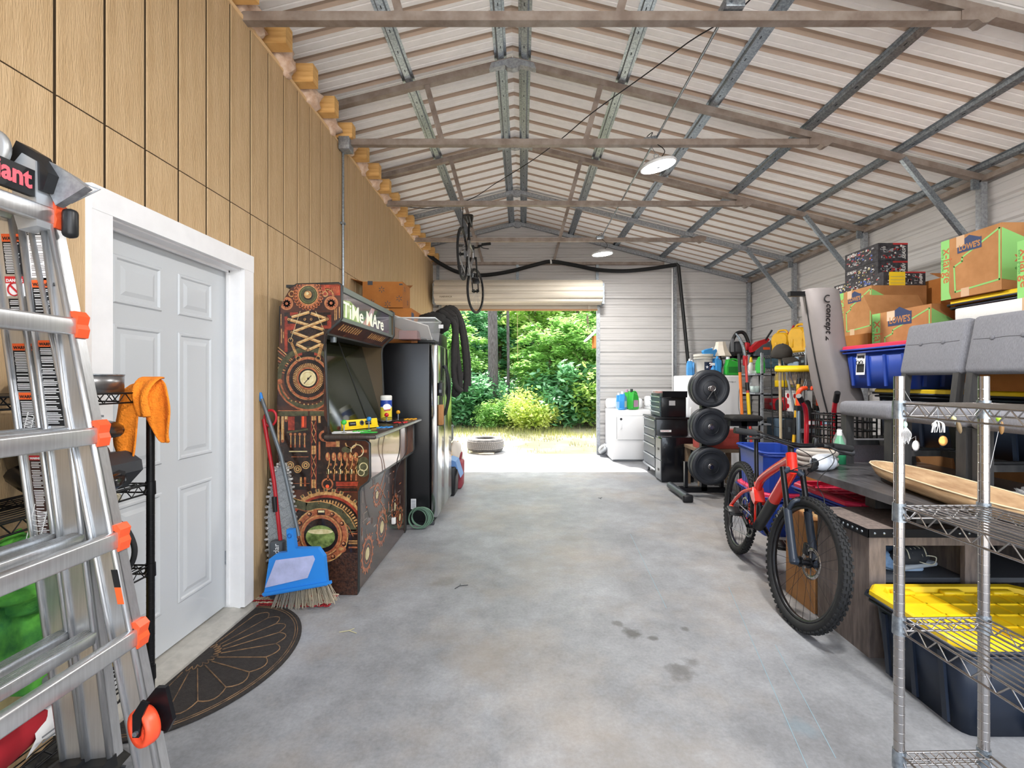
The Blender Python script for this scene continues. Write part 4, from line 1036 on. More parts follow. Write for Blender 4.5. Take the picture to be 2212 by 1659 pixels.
def ud(x, y, r, mt, l): disc(*U(x, y), r/5.72, mt, l)
def wd(x, y, r, mt, l, ry=None): disc(*W_(x, y), r/4.048, mt, l, ry/4.048 if ry else None)
def ur(x, y, r0, r1, mt, l, a0=0, a1=360, n=32): ring(*U(x, y), r0/5.72, r1/5.72, mt, l, a0, a1, n)
def wr_(x, y, r0, r1, mt, l, a0=0, a1=360, n=32): ring(*W_(x, y), r0/4.048, r1/4.048, mt, l, a0, a1, n)
# upper half
urect(110, 400, 680, 960, DRK, 0)
urect(112, 450, 150, 890, REDA, 1); urect(150, 540, 250, 620, REDA, 1); urect(640, 430, 690, 600, REDA, 1); urect(560, 560, 640, 600, REDA, 1); urect(240, 880, 330, 960, REDA, 1); urect(480, 880, 560, 960, REDA, 1); urect(180, 400, 280, 440, REDA, 1)
urect(560, 60, 800, 190, REDA, 1)
for k in range(9): useg(600+k*22, 60+(k*37) % 40, 640+k*18, 150+(k*23) % 30, 8, COP, 2)
for x, y0, y1 in ((735, 340, 500), (755, 350, 490), (790, 330, 470), (70, 420, 560), (75, 600, 780), (100, 640, 720)): useg(x, y0, x, y1, 10, GLD, 2)
ur(640, 190, 60, 90, COP, 2, -10, 110); ur(640, 190, 70, 78, GLD, 3, -10, 110); ur(200, 170, 25, 40, GLD, 2); ur(615, 170, 22, 38, GLD, 2)
ud(405, 185, 175, DRK, 2); ur(405, 185, 120, 175, COP, 3)
for k in range(26):
    a = 2*PI*k/26; ud(405+178*math.cos(a), 185+178*math.sin(a), 15, COP, 3); ud(405+150*math.cos(a), 185+150*math.sin(a), 8, DRK, 4)
ur(405, 185, 112, 124, GLD, 4); ud(405, 185, 105, OLV, 4); ur(405, 185, 95, 100, GRA, 5); ud(405, 185, 58, DRK, 5); ud(403, 180, 48, GLD, 6); ud(395, 165, 18, CRE, 7)
for cx, cy, r in ((140, 290, 82), (690, 285, 86)):
    ud(cx, cy, r, COP, 4); ur(cx, cy, r*.86, r*.92, GLD, 5); ud(cx, cy, r*.5, DRK, 5)
    for k in range(10):
        a = 2*PI*k/10; useg(cx, cy, cx+r*.62*math.cos(a), cy+r*.62*math.sin(a), 14, DRK, 5)
    ud(cx, cy, r*.22, COP, 6)
SCI = [((200, 460), (420, 395)), ((440, 410), (640, 480)), ((165, 485), (590, 610)), ((640, 480), (205, 645)), ((200, 640), (560, 770)), ((600, 650), (270, 785)), ((260, 790), (405, 865)), ((570, 790), (405, 865))]
for k, (p, q) in enumerate(SCI):
    useg(*p, *q, 46, DRK, 5+k*.7); useg(*p, *q, 36, GLD, 5.4+k*.7); useg(p[0], p[1]-6, q[0], q[1]-6, 8, CRE, 5.6+k*.7)
for x, y in ((165, 485), (645, 482), (205, 645), (405, 865), (365, 485), (445, 485)): ud(x, y, 22, DRK, 12); ud(x, y, 16, GLD, 13); ud(x, y, 7, DRK, 14)
useg(310, 385, 190, 740, 5, CRE, 14); useg(500, 385, 605, 620, 5, CRE, 14)
for (p, q) in (((200, 775), (275, 950)), ((578, 790), (535, 950))):
    for k in range(14):
        u = k/14; x = p[0]+(q[0]-p[0])*u; y = p[1]+(q[1]-p[1])*u; useg(x-20, y-6, x+20, y+6, 8, GLD, 13)
for x, y in ((190, 745), (285, 970), (530, 970)): ur(x, y, 24, 32, GLD, 13)
for k in range(8): useg(30, 830+k*42, 230, 1010+k*26, 16, (GLD, COP, OLV)[k % 3], 2); useg(30, 842+k*42, 230, 1022+k*26, 8, DRK, 2.5)
# gauge
ur(405, 1215, 330, 395, OLV, 3); ur(405, 1215, 380, 398, COP, 4, 175, 300); ud(405, 1215, 300, DRK, 4); ur(405, 1215, 236, 262, COP, 5); ur(405, 1215, 262, 268, GLD, 6)
for a0 in (20, 100, 155, 200, 255, 320): ur(405, 1215, 205, 232, DRK, 7, a0, a0+40, 8)
for k in range(54):
    a = 2*PI*k/54; useg(405+140*math.cos(a), 1215+140*math.sin(a), 405+188*math.cos(a), 1215+188*math.sin(a), 11, GLD, 7)
ur(405, 1215, 118, 138, COP, 8); ud(405, 1215, 120, DRK, 8); ud(405, 1215, 100, CRE, 9); ur(405, 1215, 74, 78, GLD, 10, 200, 500)
useg(355, 1280, 445, 1180, 10, DRK, 11); ud(408, 1218, 14, DRK, 12)
for k in range(7):
    a = R(40+k*50); x, y = 405+250*math.cos(a), 1215+250*math.sin(a); ud(x, y, 15, DRK, 8); ud(x, y, 9, COP, 9)
pline([U(30, 1290), U(60, 1400), U(140, 1500), U(280, 1590), U(400, 1610)], 3.2, COP, 5); pline([U(620, 1540), U(520, 1600), U(400, 1610)], 3, COP, 5)
pline([U(70, 1290), U(100, 1380), U(170, 1470)], 3.6, COP, 5); ud(55, 1255, 34, COP, 5)
for k in range(9): ud(200+k*52, 1490+28*math.sin(k*.4)+18*(k > 2)*(k < 7), 9, GLD, 6)
# lower half
wrect(10, 25, 285, 75, OLV, 1); wrect(300, 25, 445, 75, OLV, 1); wrect(10, 25, 285, 32, COP, 2); wrect(300, 25, 445, 32, COP, 2)
wrect(5, 75, 800, 720, DRK, 0)
for x0, x1, y1 in ((12, 36, 370), (50, 76, 295), (82, 108, 115)): wrect(x0, 78, x1, y1, GLD, 2); wrect(x0+8, 78, x0+13, y1, CRE, 3); wd((x0+x1)/2, y1, (x1-x0)/2, COP, 3)
wrect(110, 80, 168, 200, REDA, 1); wrect(225, 78, 272, 180, REDA, 1); wrect(235, 78, 250, 170, ORG, 2)
wseg(100, 220, 285, 190, 14, OLV, 3)
for x in (135, 172, 213, 256): wseg(x, 225, x, 345, 9, GLD, 3); wseg(x, 325, x, 350, 14, COP, 4); ur(*[(W_(x, 235)[0]-595)*5.72, (W_(x, 235)[1]-605)*5.72], 10, 18, COP, 4)
wseg(120, 385, 278, 385, 9, CRE, 3); wseg(140, 432, 290, 432, 5, COP, 3); wseg(30, 665, 300, 665, 4, COP, 3); wrect(215, 610, 232, 690, GLD, 3); wrect(250, 610, 268, 690, COP, 3)
for x, y in ((130, 505), (195, 540), (265, 505)): wd(x, y, 34, GLD, 3); wd(x, y, 26, OLV, 4); wd(x, y, 18, GLD, 5); wd(x, y, 8, DRK, 6)
wrect(312, 75, 358, 712, REDA, 1); wrect(318, 75, 352, 712, DRK, 2)
for y0, y1 in ((75, 115), (335, 410), (630, 705)): wrect(316, y0, 354, y1, GLD, 3); wrect(333, y0, 337, y1, DRK, 4)
for y0 in (125, 220, 420, 515): wseg(318, y0, 352, y0+92, 6, GLD, 3); wseg(352, y0, 318, y0+92, 6, COP, 3)
wrect(375, 75, 395, 135, GLD, 2); wseg(385, 300, 385, 460, 16, COP, 2); wd(430, 250, 50, COP, 2); wd(430, 250, 30, DRK, 3)
wrect(440, 300, 560, 345, COP, 2); wrect(530, 295, 562, 345, GLD, 3); wr_(660, 310, 40, 52, GLD, 2, 180, 360); wd(620, 370, 42, OLV, 2, 28); wrect(750, 370, 800, 395, COP, 2); wr_(715, 380, 50, 58, CRE, 3, 0, 360)
for k, x in enumerate((460, 513, 565, 615, 662, 706)):
    wd(x-2, 430, 20, COP, 3, 38); wd(x-6, 420, 9, GLD, 4, 22); pline([W_(x+14, 440), W_(x+10, 500), W_(x-6, 540), W_(x-2, 590)], 2.2, GLD, 4); wrect(x-10, 540, x+10, 582, CRE if k % 2 == 0 else GLD, 4); wrect(x-7, 585, x+7, 640, COP, 4)
for k in range(6): wd(485+k*50, 500, 7, COP, 3, 12); wd(485+k*50, 565, 8, GLD, 3, 12)
wrect(530, 650, 725, 690, REDA, 3); wrect(535, 700, 722, 740, REDA, 3); wrect(540, 704, 718, 736, DRK, 3.5); wd(455, 670, 45, DRK, 3); wr_(455, 670, 38, 52, COP, 4); wd(455, 690, 16, ORG, 5)
wd(770, 520, 60, OLV, 4, 90); wr_(770, 520, 30, 38, CRE, 5); wr_(750, 570, 24, 30, CRE, 5)
# big gear
wd(440, 1110, 372, DRK, 5); wr_(440, 1110, 345, 372, GLD, 6, 20, 150); wr_(440, 1110, 322, 345, REDA, 7, 10, 150)
for k in range(9):
    a = R(48+k*10.5); c, s = math.cos(a), -math.sin(a); x, y = 440+372*c, 1110+372*s; wseg(x, y, 440+402*c, 1110+402*s, 34, GLD, 6); wseg(440+378*c, 1110+378*s, 440+400*c, 1110+400*s, 18, OLV, 7)
for k in range(22):
    a = R(15+k*5.2); c, s = math.cos(a), -math.sin(a); wseg(440+272*c, 1110+272*s, 440+302*c, 1110+302*s, 14, GLD, 7)
pts = [W_(20, 690), W_(90, 790), W_(170, 840), W_(270, 870), W_(380, 860), W_(480, 880), W_(580, 930), W_(650, 1010), W_(690, 1090)]
pline(pts, 21, OLV, 9); pline([(x+2, y-10) for x, y in pts], 2, GLD, 10); pline([(x-2, y+9) for x, y in pts], 1.6, COP, 10)
for cx, cy, r in ((45, 1080, 70), (130, 1130, 120)): wr_(cx, cy, r*.75, r, COP, 4); wr_(cx, cy, r*.4, r*.55, GLD, 5)
# porthole
wd(400, 1120, 240, DRK, 10); wr_(400, 1120, 190, 238, COP, 11); wr_(400, 1120, 228, 240, GLD, 12); wr_(400, 1120, 150, 186, COP, 12); wr_(400, 1120, 172, 180, GLD, 13); wd(400, 1120, 150, DRK, 13); wd(395, 1130, 128, GRA, 14, 100); wd(395, 1085, 110, CRE, 14.5, 22)
for a in (30, 62, 118, 150, 190, 340, 300): x, y = 400+212*math.cos(R(a)), 1120-212*math.sin(R(a)); wd(x, y, 20, DRK, 14); wd(x-3, y-3, 13, COP, 15); wd(x-5, y-6, 5, CRE, 16)
wrect(335, 890, 465, 945, COP, 14); wrect(368, 895, 436, 940, DRK, 15); wrect(375, 900, 430, 918, CRE, 16)
for y in (1075, 1105, 1170, 1190, 1225): wseg(640, y, 722, y, 16, COP if y % 2 else GLD, 9); wseg(640, y+4, 722, y+4, 5, DRK, 9.5)
wd(575, 1240, 45, COP, 14, 30); wd(575, 1235, 25, GLD, 15, 14)
wrect(455, 1270, 720, 1640, LEA, 8); wrect(20, 1370, 455, 1640, LEA, 8)
for nm, (m, mt) in A.d.items():
    part('printed_artwork', m, mt, art_panel)
# --- structure between the sides
X = lambda px: a2(px, 0)[0]; Z = lambda py: a2(0, py)[1]
part('top_board', MB().box(X(615), X(733), AY+.018, AYF, Z(620), Z(614)), TRM, cab)
part('back_board', MB().box(X(600), X(604), AY+.018, AYF, .02, Z(660)), TRM, cab)
# marquee
mq = part('marquee_frame', MB().box(X(731), X(735), AY+.018, AYF, Z(692), Z(684)).box(X(731), X(736), AY+.018, AYF, Z(628), Z(616)).box(X(728), X(731), AY+.018, AYF, Z(690), Z(618)), mat('marquee_rim', '#6f7873', .4, .3), cab)
MQ = mat('marquee_glass', '#41424a', .12, col2='#5d5566', scale=5, coat=.5)
part('marquee_panel', MB().box(X(731), X(732.5), AY+.03, AYF-.10, Z(684), Z(628)), MQ, mq)
part('marquee_glow', MB().prism([(AY+.05, Z(682)), (AY+.4, Z(682)), (AY+.36, Z(652)), (AY+.2, Z(640)), (AY+.05, Z(645))], 0, .0004, T(X(732.6), 0, 0) @ Mx(((0, 0, 1, 0), (1, 0, 0, 0), (0, 1, 0, 0), (0, 0, 0, 1)))), mat('marquee_green', '#7d9a52', .2, col2='#c9d6a4', scale=14), mq)
part('marquee_flare', MB().prism([(AY+.46, Z(682)), (AY+.62, Z(682)), (AY+.74, Z(632)), (AY+.66, Z(632))], 0, .0004, T(X(732.6), 0, 0) @ Mx(((0, 0, 1, 0), (1, 0, 0, 0), (0, 1, 0, 0), (0, 0, 0, 1)))), mat('marquee_violet', '#b9a3b8', .2, col2='#c98a68', scale=10), mq)
LET = mat('marquee_letters', '#e4e3cf', .3, emit='#e8ecd8', estr=.25)
part('marquee_lettering', MB().text('TiMe MAre', .15, T(X(733), AY+.06, Z(680)) @ RZ(90) @ RX(90), .0006, bold=.0015, xs=1.32), LET, mq)
# speaker board under the marquee, sloping in
spk = [V((X(731), AY+.018, Z(690))), V((X(731), AYF, Z(690))), V((X(702), AYF, Z(718))), V((X(702), AY+.018, Z(718)))]
sp_ = part('speaker_board', MB().add(spk+[p+V((0, 0, .012)) for p in spk], [(0, 1, 2, 3), (7, 6, 5, 4), (0, 4, 5, 1), (1, 5, 6, 2), (2, 6, 7, 3), (3, 7, 4, 0)]), mat('speaker_art', '#2d1c18', .25, col2='#6b3a2c', scale=12, detail=8), cab)
gl = MB(); dirx = (spk[3]-spk[0])
for y0 in (AY+.12, AYF-.52):
    for k in range(9):
        p = spk[0]+dirx*.18+V((0, y0-AY+k*.045, -.0012)); q = spk[0]+dirx*.62+V((0, y0-AY+k*.045, -.0012)); gl.tube([p, q], .005, 5)
part('speaker_slots', gl, GLD, sp_)
part('bezel_shade', MB().box(X(655), X(702), AY+.018, AYF, Z(722), Z(712)), BLK, cab)
# screen leaning back
scr = [V((X(702), AY+.018, Z(939))), V((X(702), AYF, Z(939))), V((X(640), AYF, Z(716))), V((X(640), AY+.018, Z(716)))]
part('screen_glass', MB().add(scr, [(0, 1, 2, 3)]), mat('screen_reflection_tint', '#2b2d1c', .08, spec=.9), cab)  # olive base colour paints reflected greenery into the glass
part('screen_seam', MB().tube([scr[0]*.32+scr[1]*.68+V((.002, 0, 0)), scr[3]*.45+scr[2]*.55+V((.002, 0, 0))], .004, 5), BLK, cab)
part('screen_latch', MB().rbox(X(690), X(700), AY+.17, AY+.21, Z(735), Z(718), .004), STEELB, cab)
# control panel
CPX = -.955
WGR = mat('panel_woodgrain', '#4a4038', .35, col2='#332b26', scale=6, stretch=(12, 1, 1), coat=.2)
cp = part('control_panel', MB().rbox(X(704), CPX, AY-.045, AYF+.045, Z(948), Z(938), .012, 2), WGR, cab)
part('front_edge', MB().cyl((CPX, AY-.035, Z(943)), (CPX, AYF+.035, Z(943)), .012, n=8), mat('edge_sheen', '#8c8d88', .25, .3), cp)
ap = part('apron', MB().box(X(797)-.02, X(797)-.002, AY+.018, AYF, Z(1036), Z(949)), mat('gloss_apron', '#7a5a48', .08, col2='#5d3d30', scale=7, coat=.6), cab)
part('apron_shelf', MB().box(X(775), X(797)-.004, AY+.018, AYF, Z(1042), Z(1034)), TRM, cab)
fp = part('front_panel', MB().box(X(773)-.022, X(773)-.004, AY+.018, AYF, .015, Z(1050)), mat('gloss_front', '#4a3630', .12, col2='#2a2020', scale=9, coat=.4), cab)
FM = T(X(773)-.003, 0, 0) @ Mx(((0, 0, 1, 0), (1, 0, 0, 0), (0, 1, 0, 0), (0, 0, 0, 1)))   # local xy -> world yz
fr = MB(); fd = MB(); fg = MB()
def fring(m, cy, cz, r0, r1, n=28):
    for i in range(n):
        a, b2 = 2*PI*i/n, 2*PI*(i+1)/n
        m.add([(cy+r0*math.cos(a), cz+r0*math.sin(a), 0), (cy+r1*math.cos(a), cz+r1*math.sin(a), 0), (cy+r1*math.cos(b2), cz+r1*math.sin(b2), 0), (cy+r0*math.cos(b2), cz+r0*math.sin(b2), 0)], [(0, 1, 2, 3)], False, FM)
for cy, cz, r in ((3.28, .2, .12), (3.62, .28, .13), (3.98, .34, .1), (3.5, .56, .08), (4.15, .2, .09)):
    fring(fr, cy, cz, r*.8, r); fring(fr, cy, cz, r*.5, r*.58); fring(fg, cy, cz, 0, r*.36, 18)
    for k in range(16):
        a = 2*PI*k/16; fr.box(r, r*1.14, -.008, .008, 0, .0005, FM @ T(cy, cz, 0) @ Mx.Rotation(a, 4, 'Z'))
rr = random.Random(9)
for k in range(46):
    y = rr.uniform(3.15, 4.25); z = rr.uniform(.3, .66); h = rr.uniform(.02, .1); wd_ = rr.uniform(.004, .014)
    (fd if k % 3 else fr).box(y, y+(wd_ if k % 2 else h), z, z+(h if k % 2 else wd_), 0, .0003, FM)
for k in range(5): fr.box(0, .35, -.006, .006, 0, .0004, FM @ T(3.55, .42+k*.05, 0) @ RZ(40 if k % 2 else -40) @ S(.6, 1, 1))
part('printed_artwork', fr, COP, fp); part('printed_artwork', fd, mat('art_grey', '#8d8078', .3), fp); part('printed_artwork', fg, CRE, fp)
# joysticks and buttons
ZP = Z(938)
for (px, Y, col, lab) in ((743, 3.16, '#3fae45', 'green'), (797, 3.42, '#2f7fc0', 'blue'), (835, 3.83, '#c3242c', 'red'), (860, 4.17, '#d99a1f', 'yellow')):
    x = (px-1128)*Y/1005
    mt = mat('ball_'+lab, col, .2)
    j = part('joystick', MB().cyl((x, Y, ZP), (x, Y, ZP+.06), .005, n=8), STEELB, cab); j['label'] = lab+' ball joystick'
    part('ball', MB().blob((x, Y, ZP+.072), (.018, .018, .018), 0, 1, 0, 16, 10), mt, j)
    part('washer', MB().cyl((x, Y, ZP), (x, Y, ZP+.003), .018), BLK, j)
    for k in range(6):
        bx_ = x+.05+(k % 3)*.034+.01*(k//3); by = Y+.06+(k//3)*.04+(k % 3)*.012
        bx_ = min(bx_, CPX-.03)
        b_ = part('button', MB().lathe([(0, .009), (.011, .008), (.0125, .005), (.016, .004), (.016, 0)], 14, T(bx_, by, ZP)), mt, cab)
part('power_cord', MB().tube(smoothline([(-1.1, 3.72, ZP+.03), (-1.02, 3.68, ZP+.015), (-.96, 3.62, ZP+.012), (-.935, 3.56, ZP-.1), (-.94, 3.55, ZP-.2), (-.96, 3.56, ZP-.28), (-.98, 3.56, ZP-.55), (-1.0, 3.62, ZP-.72)]), .0035, 6).tube(smoothline([(-1.05, 3.9, ZP+.02), (-.98, 3.8, ZP+.015), (-.935, 3.75, ZP-.05), (-.92, 3.7, ZP-.2), (-.96, 3.62, ZP-.3), (-.99, 3.58, ZP-.42)]), .0035, 6), BLK, cab)
part('plug', MB().rbox(-1.015, -.985, 3.605, 3.635, ZP-.76, ZP-.71, .005), mat('plug_white', '#c9c7c2', .5), cab)
# --- things on the control panel
t = thing('spirit_level', 'yellow box spirit level lying on the arcade control panel', 'level', (-1.19, 3.40, ZP+.002), 58)
t.rotation_euler = (R(-12), 0, R(55))
part('body', MB().rbox(-.14, .16, -.011, .011, .012, .07, .004).box(-.14, .16, -.016, .016, 0, .012), YEL, t)
part('vial_window', MB().box(-.09, -.03, -.0125, .0125, .025, .055).cyl((.02, -.0125, .042), (.02, .0125, .042), .019).box(.05, .10, -.0125, .0125, .025, .055), BLK, t)
part('vial', MB().cyl((-.08, -.0128, .04), (-.04, -.0128, .04), .005).cyl((.055, -.0128, .04), (.095, -.0128, .04), .005).torus(.015, .002, T(.02, -.013, .042) @ RX(90), 18, 5), GREY, t)
t = thing('wipes_canister', 'white blue and yellow wipes canister on the arcade control panel', 'canister', (-1.175, 4.02, ZP+.001))
part('body', MB().lathe([(0, 0), (.046, 0), (.048, .006), (.048, .185), (.046, .19)], 28), PAPER, t)
part('lid', MB().lathe([(.048, .19), (.049, .192), (.049, .218), (.043, .226), (0, .228)], 28), mat('lid_cream', '#dcdad2', .4), t)
part('blue_band', MB().lathe([(.0485, .13), (.0485, .185)], 28), mat('label_blue', '#1e3f95', .4), t)
part('yellow_band', MB().lathe([(.0484, .015), (.0484, .125)], 28), mat('label_yellow', '#e4cf3a', .4), t)
part('label_disc', MB().prism(circ(.034, 20), 0, .002, T(.020, -.0452, .128) @ RZ(25) @ RX(90) @ S(1, .8, 1)), PAPER, t)
part('label_text', MB().text('Lysol', .032, T(-.012, -.050, .12) @ RZ(25) @ RX(90), .0005, shear=.25, bold=.0006).box(-.02, .03, -.0015, 0, -.02, -.012, T(.018, -.048, .118) @ RZ(25)), mat('label_blue', '#1e3f95', .4), t)
part('red_line', MB().box(-.024, .028, -.0015, 0, -.02, -.010, T(.020, -.0475, .117) @ RZ(25) @ RY(-8)), RED, t)
t = thing('wire_coil', 'small coil of black wire on the arcade control panel', 'wire', (-1.11, 3.78, ZP+.004))
m = MB()
for k in range(5): m.torus(.055+.006*k, .003, T(.004*k, 0, .006+.007*k) @ RX(4*k-8), 26, 5)
part('coil', m, BLK, t)
single('loose_paper', MB().box(-.10, .11, -.08, .06, 0, .0012, RZ(12)), PAPER, 'white paper sheet on the arcade control panel', 'paper', loc=(-1.20, 3.2, ZP+.001))
single('green_token_strip', MB().rbox(-.05, .05, -.02, .02, 0, .008, .004).rbox(-.035, .06, -.005, .03, .0, .006, .003), GRN, 'green plastic strip lying on the arcade control panel', 'plastic strip', loc=(-1.04, 3.14, ZP+.001), rz=15)

# ================================================================== REFRIGERATOR AND WHAT STANDS ON IT
FX0, FX1, FY0, FY1, FH = -1.66, -.905, 4.56, 5.47, 1.79
fr_ = thing('refrigerator', 'side-by-side refrigerator with black sides and stainless doors', 'refrigerator', (0, 0, 0))
part('body', MB().rbox(FX0, FX1-.0, FY0, FY1, .03, FH, .012), mat('fridge_black', '#121214', .28, bump=.06, bscale=300), fr_)
SS = mat('stainless', '#b9bcbc', .16, 1, var=.05, scale=3, stretch=(1, 30, .4))
ym = FY0+.40
for y0, y1 in ((FY0, ym-.004), (ym+.004, FY1)):
    d_ = part('door', MB().rbox(FX1+.006, FX1+.075, y0, y1, .075, FH-.012, .014), SS, fr_)
    yh = (ym-.045 if y0 == FY0 else ym+.045)
    part('handle', MB().tube(smoothline([(FX1+.078, yh, 1.05), (FX1+.105, yh, 1.15), (FX1+.125, yh, 1.32), (FX1+.105, yh, 1.5), (FX1+.078, yh, 1.58)]), .011, 8), BLKM, d_)
part('kick_plate', MB().box(FX0+.05, FX1, FY0+.02, FY1-.02, 0, .06), BLK, fr_)
part('hinge_cover', MB().rbox(FX1-.12, FX1+.05, FY0+.01, FY0+.07, FH, FH+.025, .006), BLK, fr_)
part('roller_foot', MB().rbox(FX1-.05, FX1+.04, FY0+.0, FY0+.05, .0, .04, .005), DGREY, fr_)
part('rating_sticker', MB().box(-1.09, -1.04, FY0-.001, FY0, .16, .26), PAPER, fr_)
rs_ = MB()
for k in range(8): rs_.box(-1.085, -1.045, FY0-.0016, FY0-.001, .17+k*.011, .175+k*.011)
part('sticker_print', rs_, GREY, fr_)
part('dispenser', MB().rbox(FX1+.07, FX1+.082, FY0+.1, FY0+.28, 1.12, 1.42, .006), BLK, fr_)
t = thing('magnet_clip', 'black magnetic clip box on the refrigerator door edge', 'magnet', (FX1+.10, FY0+.06, 1.27))
part('box', MB().rbox(-.02, .02, -.05, .05, 0, .13, .006), BLK, t); part('label', MB().box(-.012, .012, -.052, -.05, .03, .06), GREY, t)
t = thing('cork_note', 'brown cork note block on the refrigerator door', 'note block', (FX1+.10, FY0+.06, .98))
part('block', MB().rbox(-.02, .02, -.045, .045, 0, .2, .003), CARD, t); part('edge', MB().box(-.02, .022, -.047, .047, -.006, .0), BLK, t)
gh = MB()
for k in range(6): gh.torus(.085+.008*(k % 3), .006, T(.01*k-.02, .0, .1+.004*k) @ RX(80+5*k), 28, 6)
single('garden_cable', gh, mat('green_cable', '#5e7a66', .6), 'green looped cable on the floor beside refrigerator', 'cable', loc=(-.98, 4.44, 0))
# cartons above
def spark(m, cx, cz, r, M):
    for k in range(6): m.box(r*.35, r, -r*.1, r*.1, 0, .0006, M @ T(cx, cz, 0) @ RZ(30+60*k))
def carton(name, label, loc, size, rz=0, mt=CARD, flaps=None, tape=True, group=None):
    t = thing(name, label, 'box', loc, rz, group)
    w, d, h = size
    part('walls', MB().box(-w/2, w/2, -d/2, d/2, 0, h), mt, t)
    if tape: part('tape', MB().box(-.025, .025, -d/2-.0008, d/2+.0008, h, h+.0008).box(-.025, .025, -d/2-.0008, -d/2, h-.07, h), mat('packing_tape', '#b7966a', .25), t)
    if flaps:
        for (side_, ang) in flaps:
            L = min(w, d)*.45
            if side_ == 'x-': M = T(-w/2, 0, h) @ RY(180-ang+0) ; m = MB().box(0, L, -d/2, d/2, -.002, .002, T(-w/2, 0, h) @ RY(-180+ang))
            elif side_ == 'x+': m = MB().box(0, L, -d/2, d/2, -.002, .002, T(w/2, 0, h) @ RY(-ang))
            elif side_ == 'y-': m = MB().box(-w/2, w/2, -L, 0, -.002, .002, T(0, -d/2, h) @ RX(-ang))
            else: m = MB().box(-w/2, w/2, 0, L, -.002, .002, T(0, d/2, h) @ RX(ang))
            part('flap', m, mt, t)
    return t
INKB = mat('box_ink_grey', '#3c4048', .7)
tb = carton('carton', 'cardboard box printed with starbursts, lower of two on refrigerator', (-1.37, 4.93, FH+.001), (.50, .46, .36), 0, CARDD)
m = MB().box(.2505, .2512, -.23, -.12, .04, .32); part('print', m, mat('box_ink_blue', '#3a4156', .7), tb)
part('print', MB().text('(Hi)', .05, T(.2515, -.21, .2) @ RZ(90) @ RX(90), .0004), CARD, tb)
part('white_sheet', MB().prism([(-.05, .1), (.03, .1), (.02, .17), (-.05, .2)], .0, .002, T(.02, -.2315, .12) @ RX(90)), PAPER, tb)
tb = carton('carton', 'orange-brown box with starburst print, topmost on refrigerator', (-1.405, 4.84, FH+.364), (.40, .33, .26), 1, CARDD, flaps=[('y+', 22), ('x-', 14)], tape=False)
m = MB(); F = T(0, -.1655, 0) @ RX(90)
for cx, cz in ((-.01, .18), (-.11, .05), (.05, .035), (.165, .09)): spark(m, cx, cz, .032, F)
m.box(-.15, -.10, .225, .265, 0, .0006, F); m.box(.165, .2, .225, .24, 0, .0006, F)
part('print', m, INKB, tb)
m = MB(); F = T(.2005, 0, 0) @ RZ(90) @ RX(90)
for cx, cz in ((-.08, .2), (.05, .08)): spark(m, cx, cz, .03, F)
part('print', m, INKB, tb)
# clear tote with a lid slanted inside
CLR = bpy.data.materials.new('clear_plastic'); CLR.use_nodes = True
nt_ = CLR.node_tree; b_ = nt_.nodes['Principled BSDF']; b_.inputs['Base Color'].default_value = (.9, .92, .93, 1); b_.inputs['Roughness'].default_value = .12
tr2 = nt_.nodes.new('ShaderNodeBsdfTransparent'); mx2 = nt_.nodes.new('ShaderNodeMixShader'); mx2.inputs[0].default_value = .16
o2 = [n for n in nt_.nodes if n.type == 'OUTPUT_MATERIAL'][0]
nt_.links.new(tr2.outputs[0], mx2.inputs[1]); nt_.links.new(b_.outputs[0], mx2.inputs[2]); nt_.links.new(mx2.outputs[0], o2.inputs[0])
t = thing('clear_bin', 'clear plastic storage bin on the refrigerator front edge', 'bin', (-1.08, 4.60, FH+.027))
def openbin(m, w, d, h, tp=.9, th=.004):
    for s in (-1, 1):
        m.add([(s*w/2*tp, -d/2*tp, 0), (s*w/2*tp, d/2*tp, 0), (s*w/2, d/2, h), (s*w/2, -d/2, h)], [(0, 1, 2, 3)])
        m.add([(-w/2*tp, s*d/2*tp, 0), (w/2*tp, s*d/2*tp, 0), (w/2, s*d/2, h), (-w/2, s*d/2, h)], [(0, 1, 2, 3)])
    m.add([(-w/2*tp, -d/2*tp, 0), (w/2*tp, -d/2*tp, 0), (w/2*tp, d/2*tp, 0), (-w/2*tp, d/2*tp, 0)], [(0, 1, 2, 3)]); return m
part('body', openbin(MB(), .5, .34, .2), CLR, t)
part('rim', MB().tube([(-.25, -.17, .2), (.25, -.17, .2), (.25, .17, .2), (-.25, .17, .2)], .007, 6, closed=True), mat('clear_rim', '#d8dcdd', .2), t)
part('inner_lid', MB().box(-.27, .21, -.005, .005, -.12, .12, T(-.02, 0, .13) @ RX(60) @ RZ(-20)), mat('frosted_lid', '#cfcac4', .5), t)
part('small_box', MB().rbox(-.12, .06, -.08, .08, .003, .09, .004), mat('dark_red_box', '#7b4038', .6), t)
# black duffel and hanging sleeves
BF = mat('black_fabric', '#1b1a19', .85, var=.25, scale=30, bump=.4, bscale=60)
zz_ = thing('dark_case', 'dark flat case under the black bundle on refrigerator', 'case', (-1.0, 5.2, FH+.001)); part('case', MB().rbox(-.24, .12, -.22, .25, 0, .14, .01), BLK, zz_); part('latch', MB().box(-.02, .04, -.226, -.22, .05, .09), STEEL, zz_)
t = t if False else thing('duffel_bag', 'black wrapped bundle lying on the refrigerator top', 'bag', (-1.0, 5.2, FH+.142))
part('roll', MB().blob((.0, -.02, .12), (.2, .22, .12), .25, 3, 4, 26, 16, flat=.002), BF, t); part('strap', MB().torus(.11, .012, T(.0, 0, .125) @ RY(80), 26, 6), BLK, t)
part('label_tag', MB().box(.1, .15, -.19, -.185, .05, .09), PAPER, t)
t = thing('hose_sleeves', 'black corrugated hoses draped over the refrigerator front edge', 'hose', (0, 0, 0))
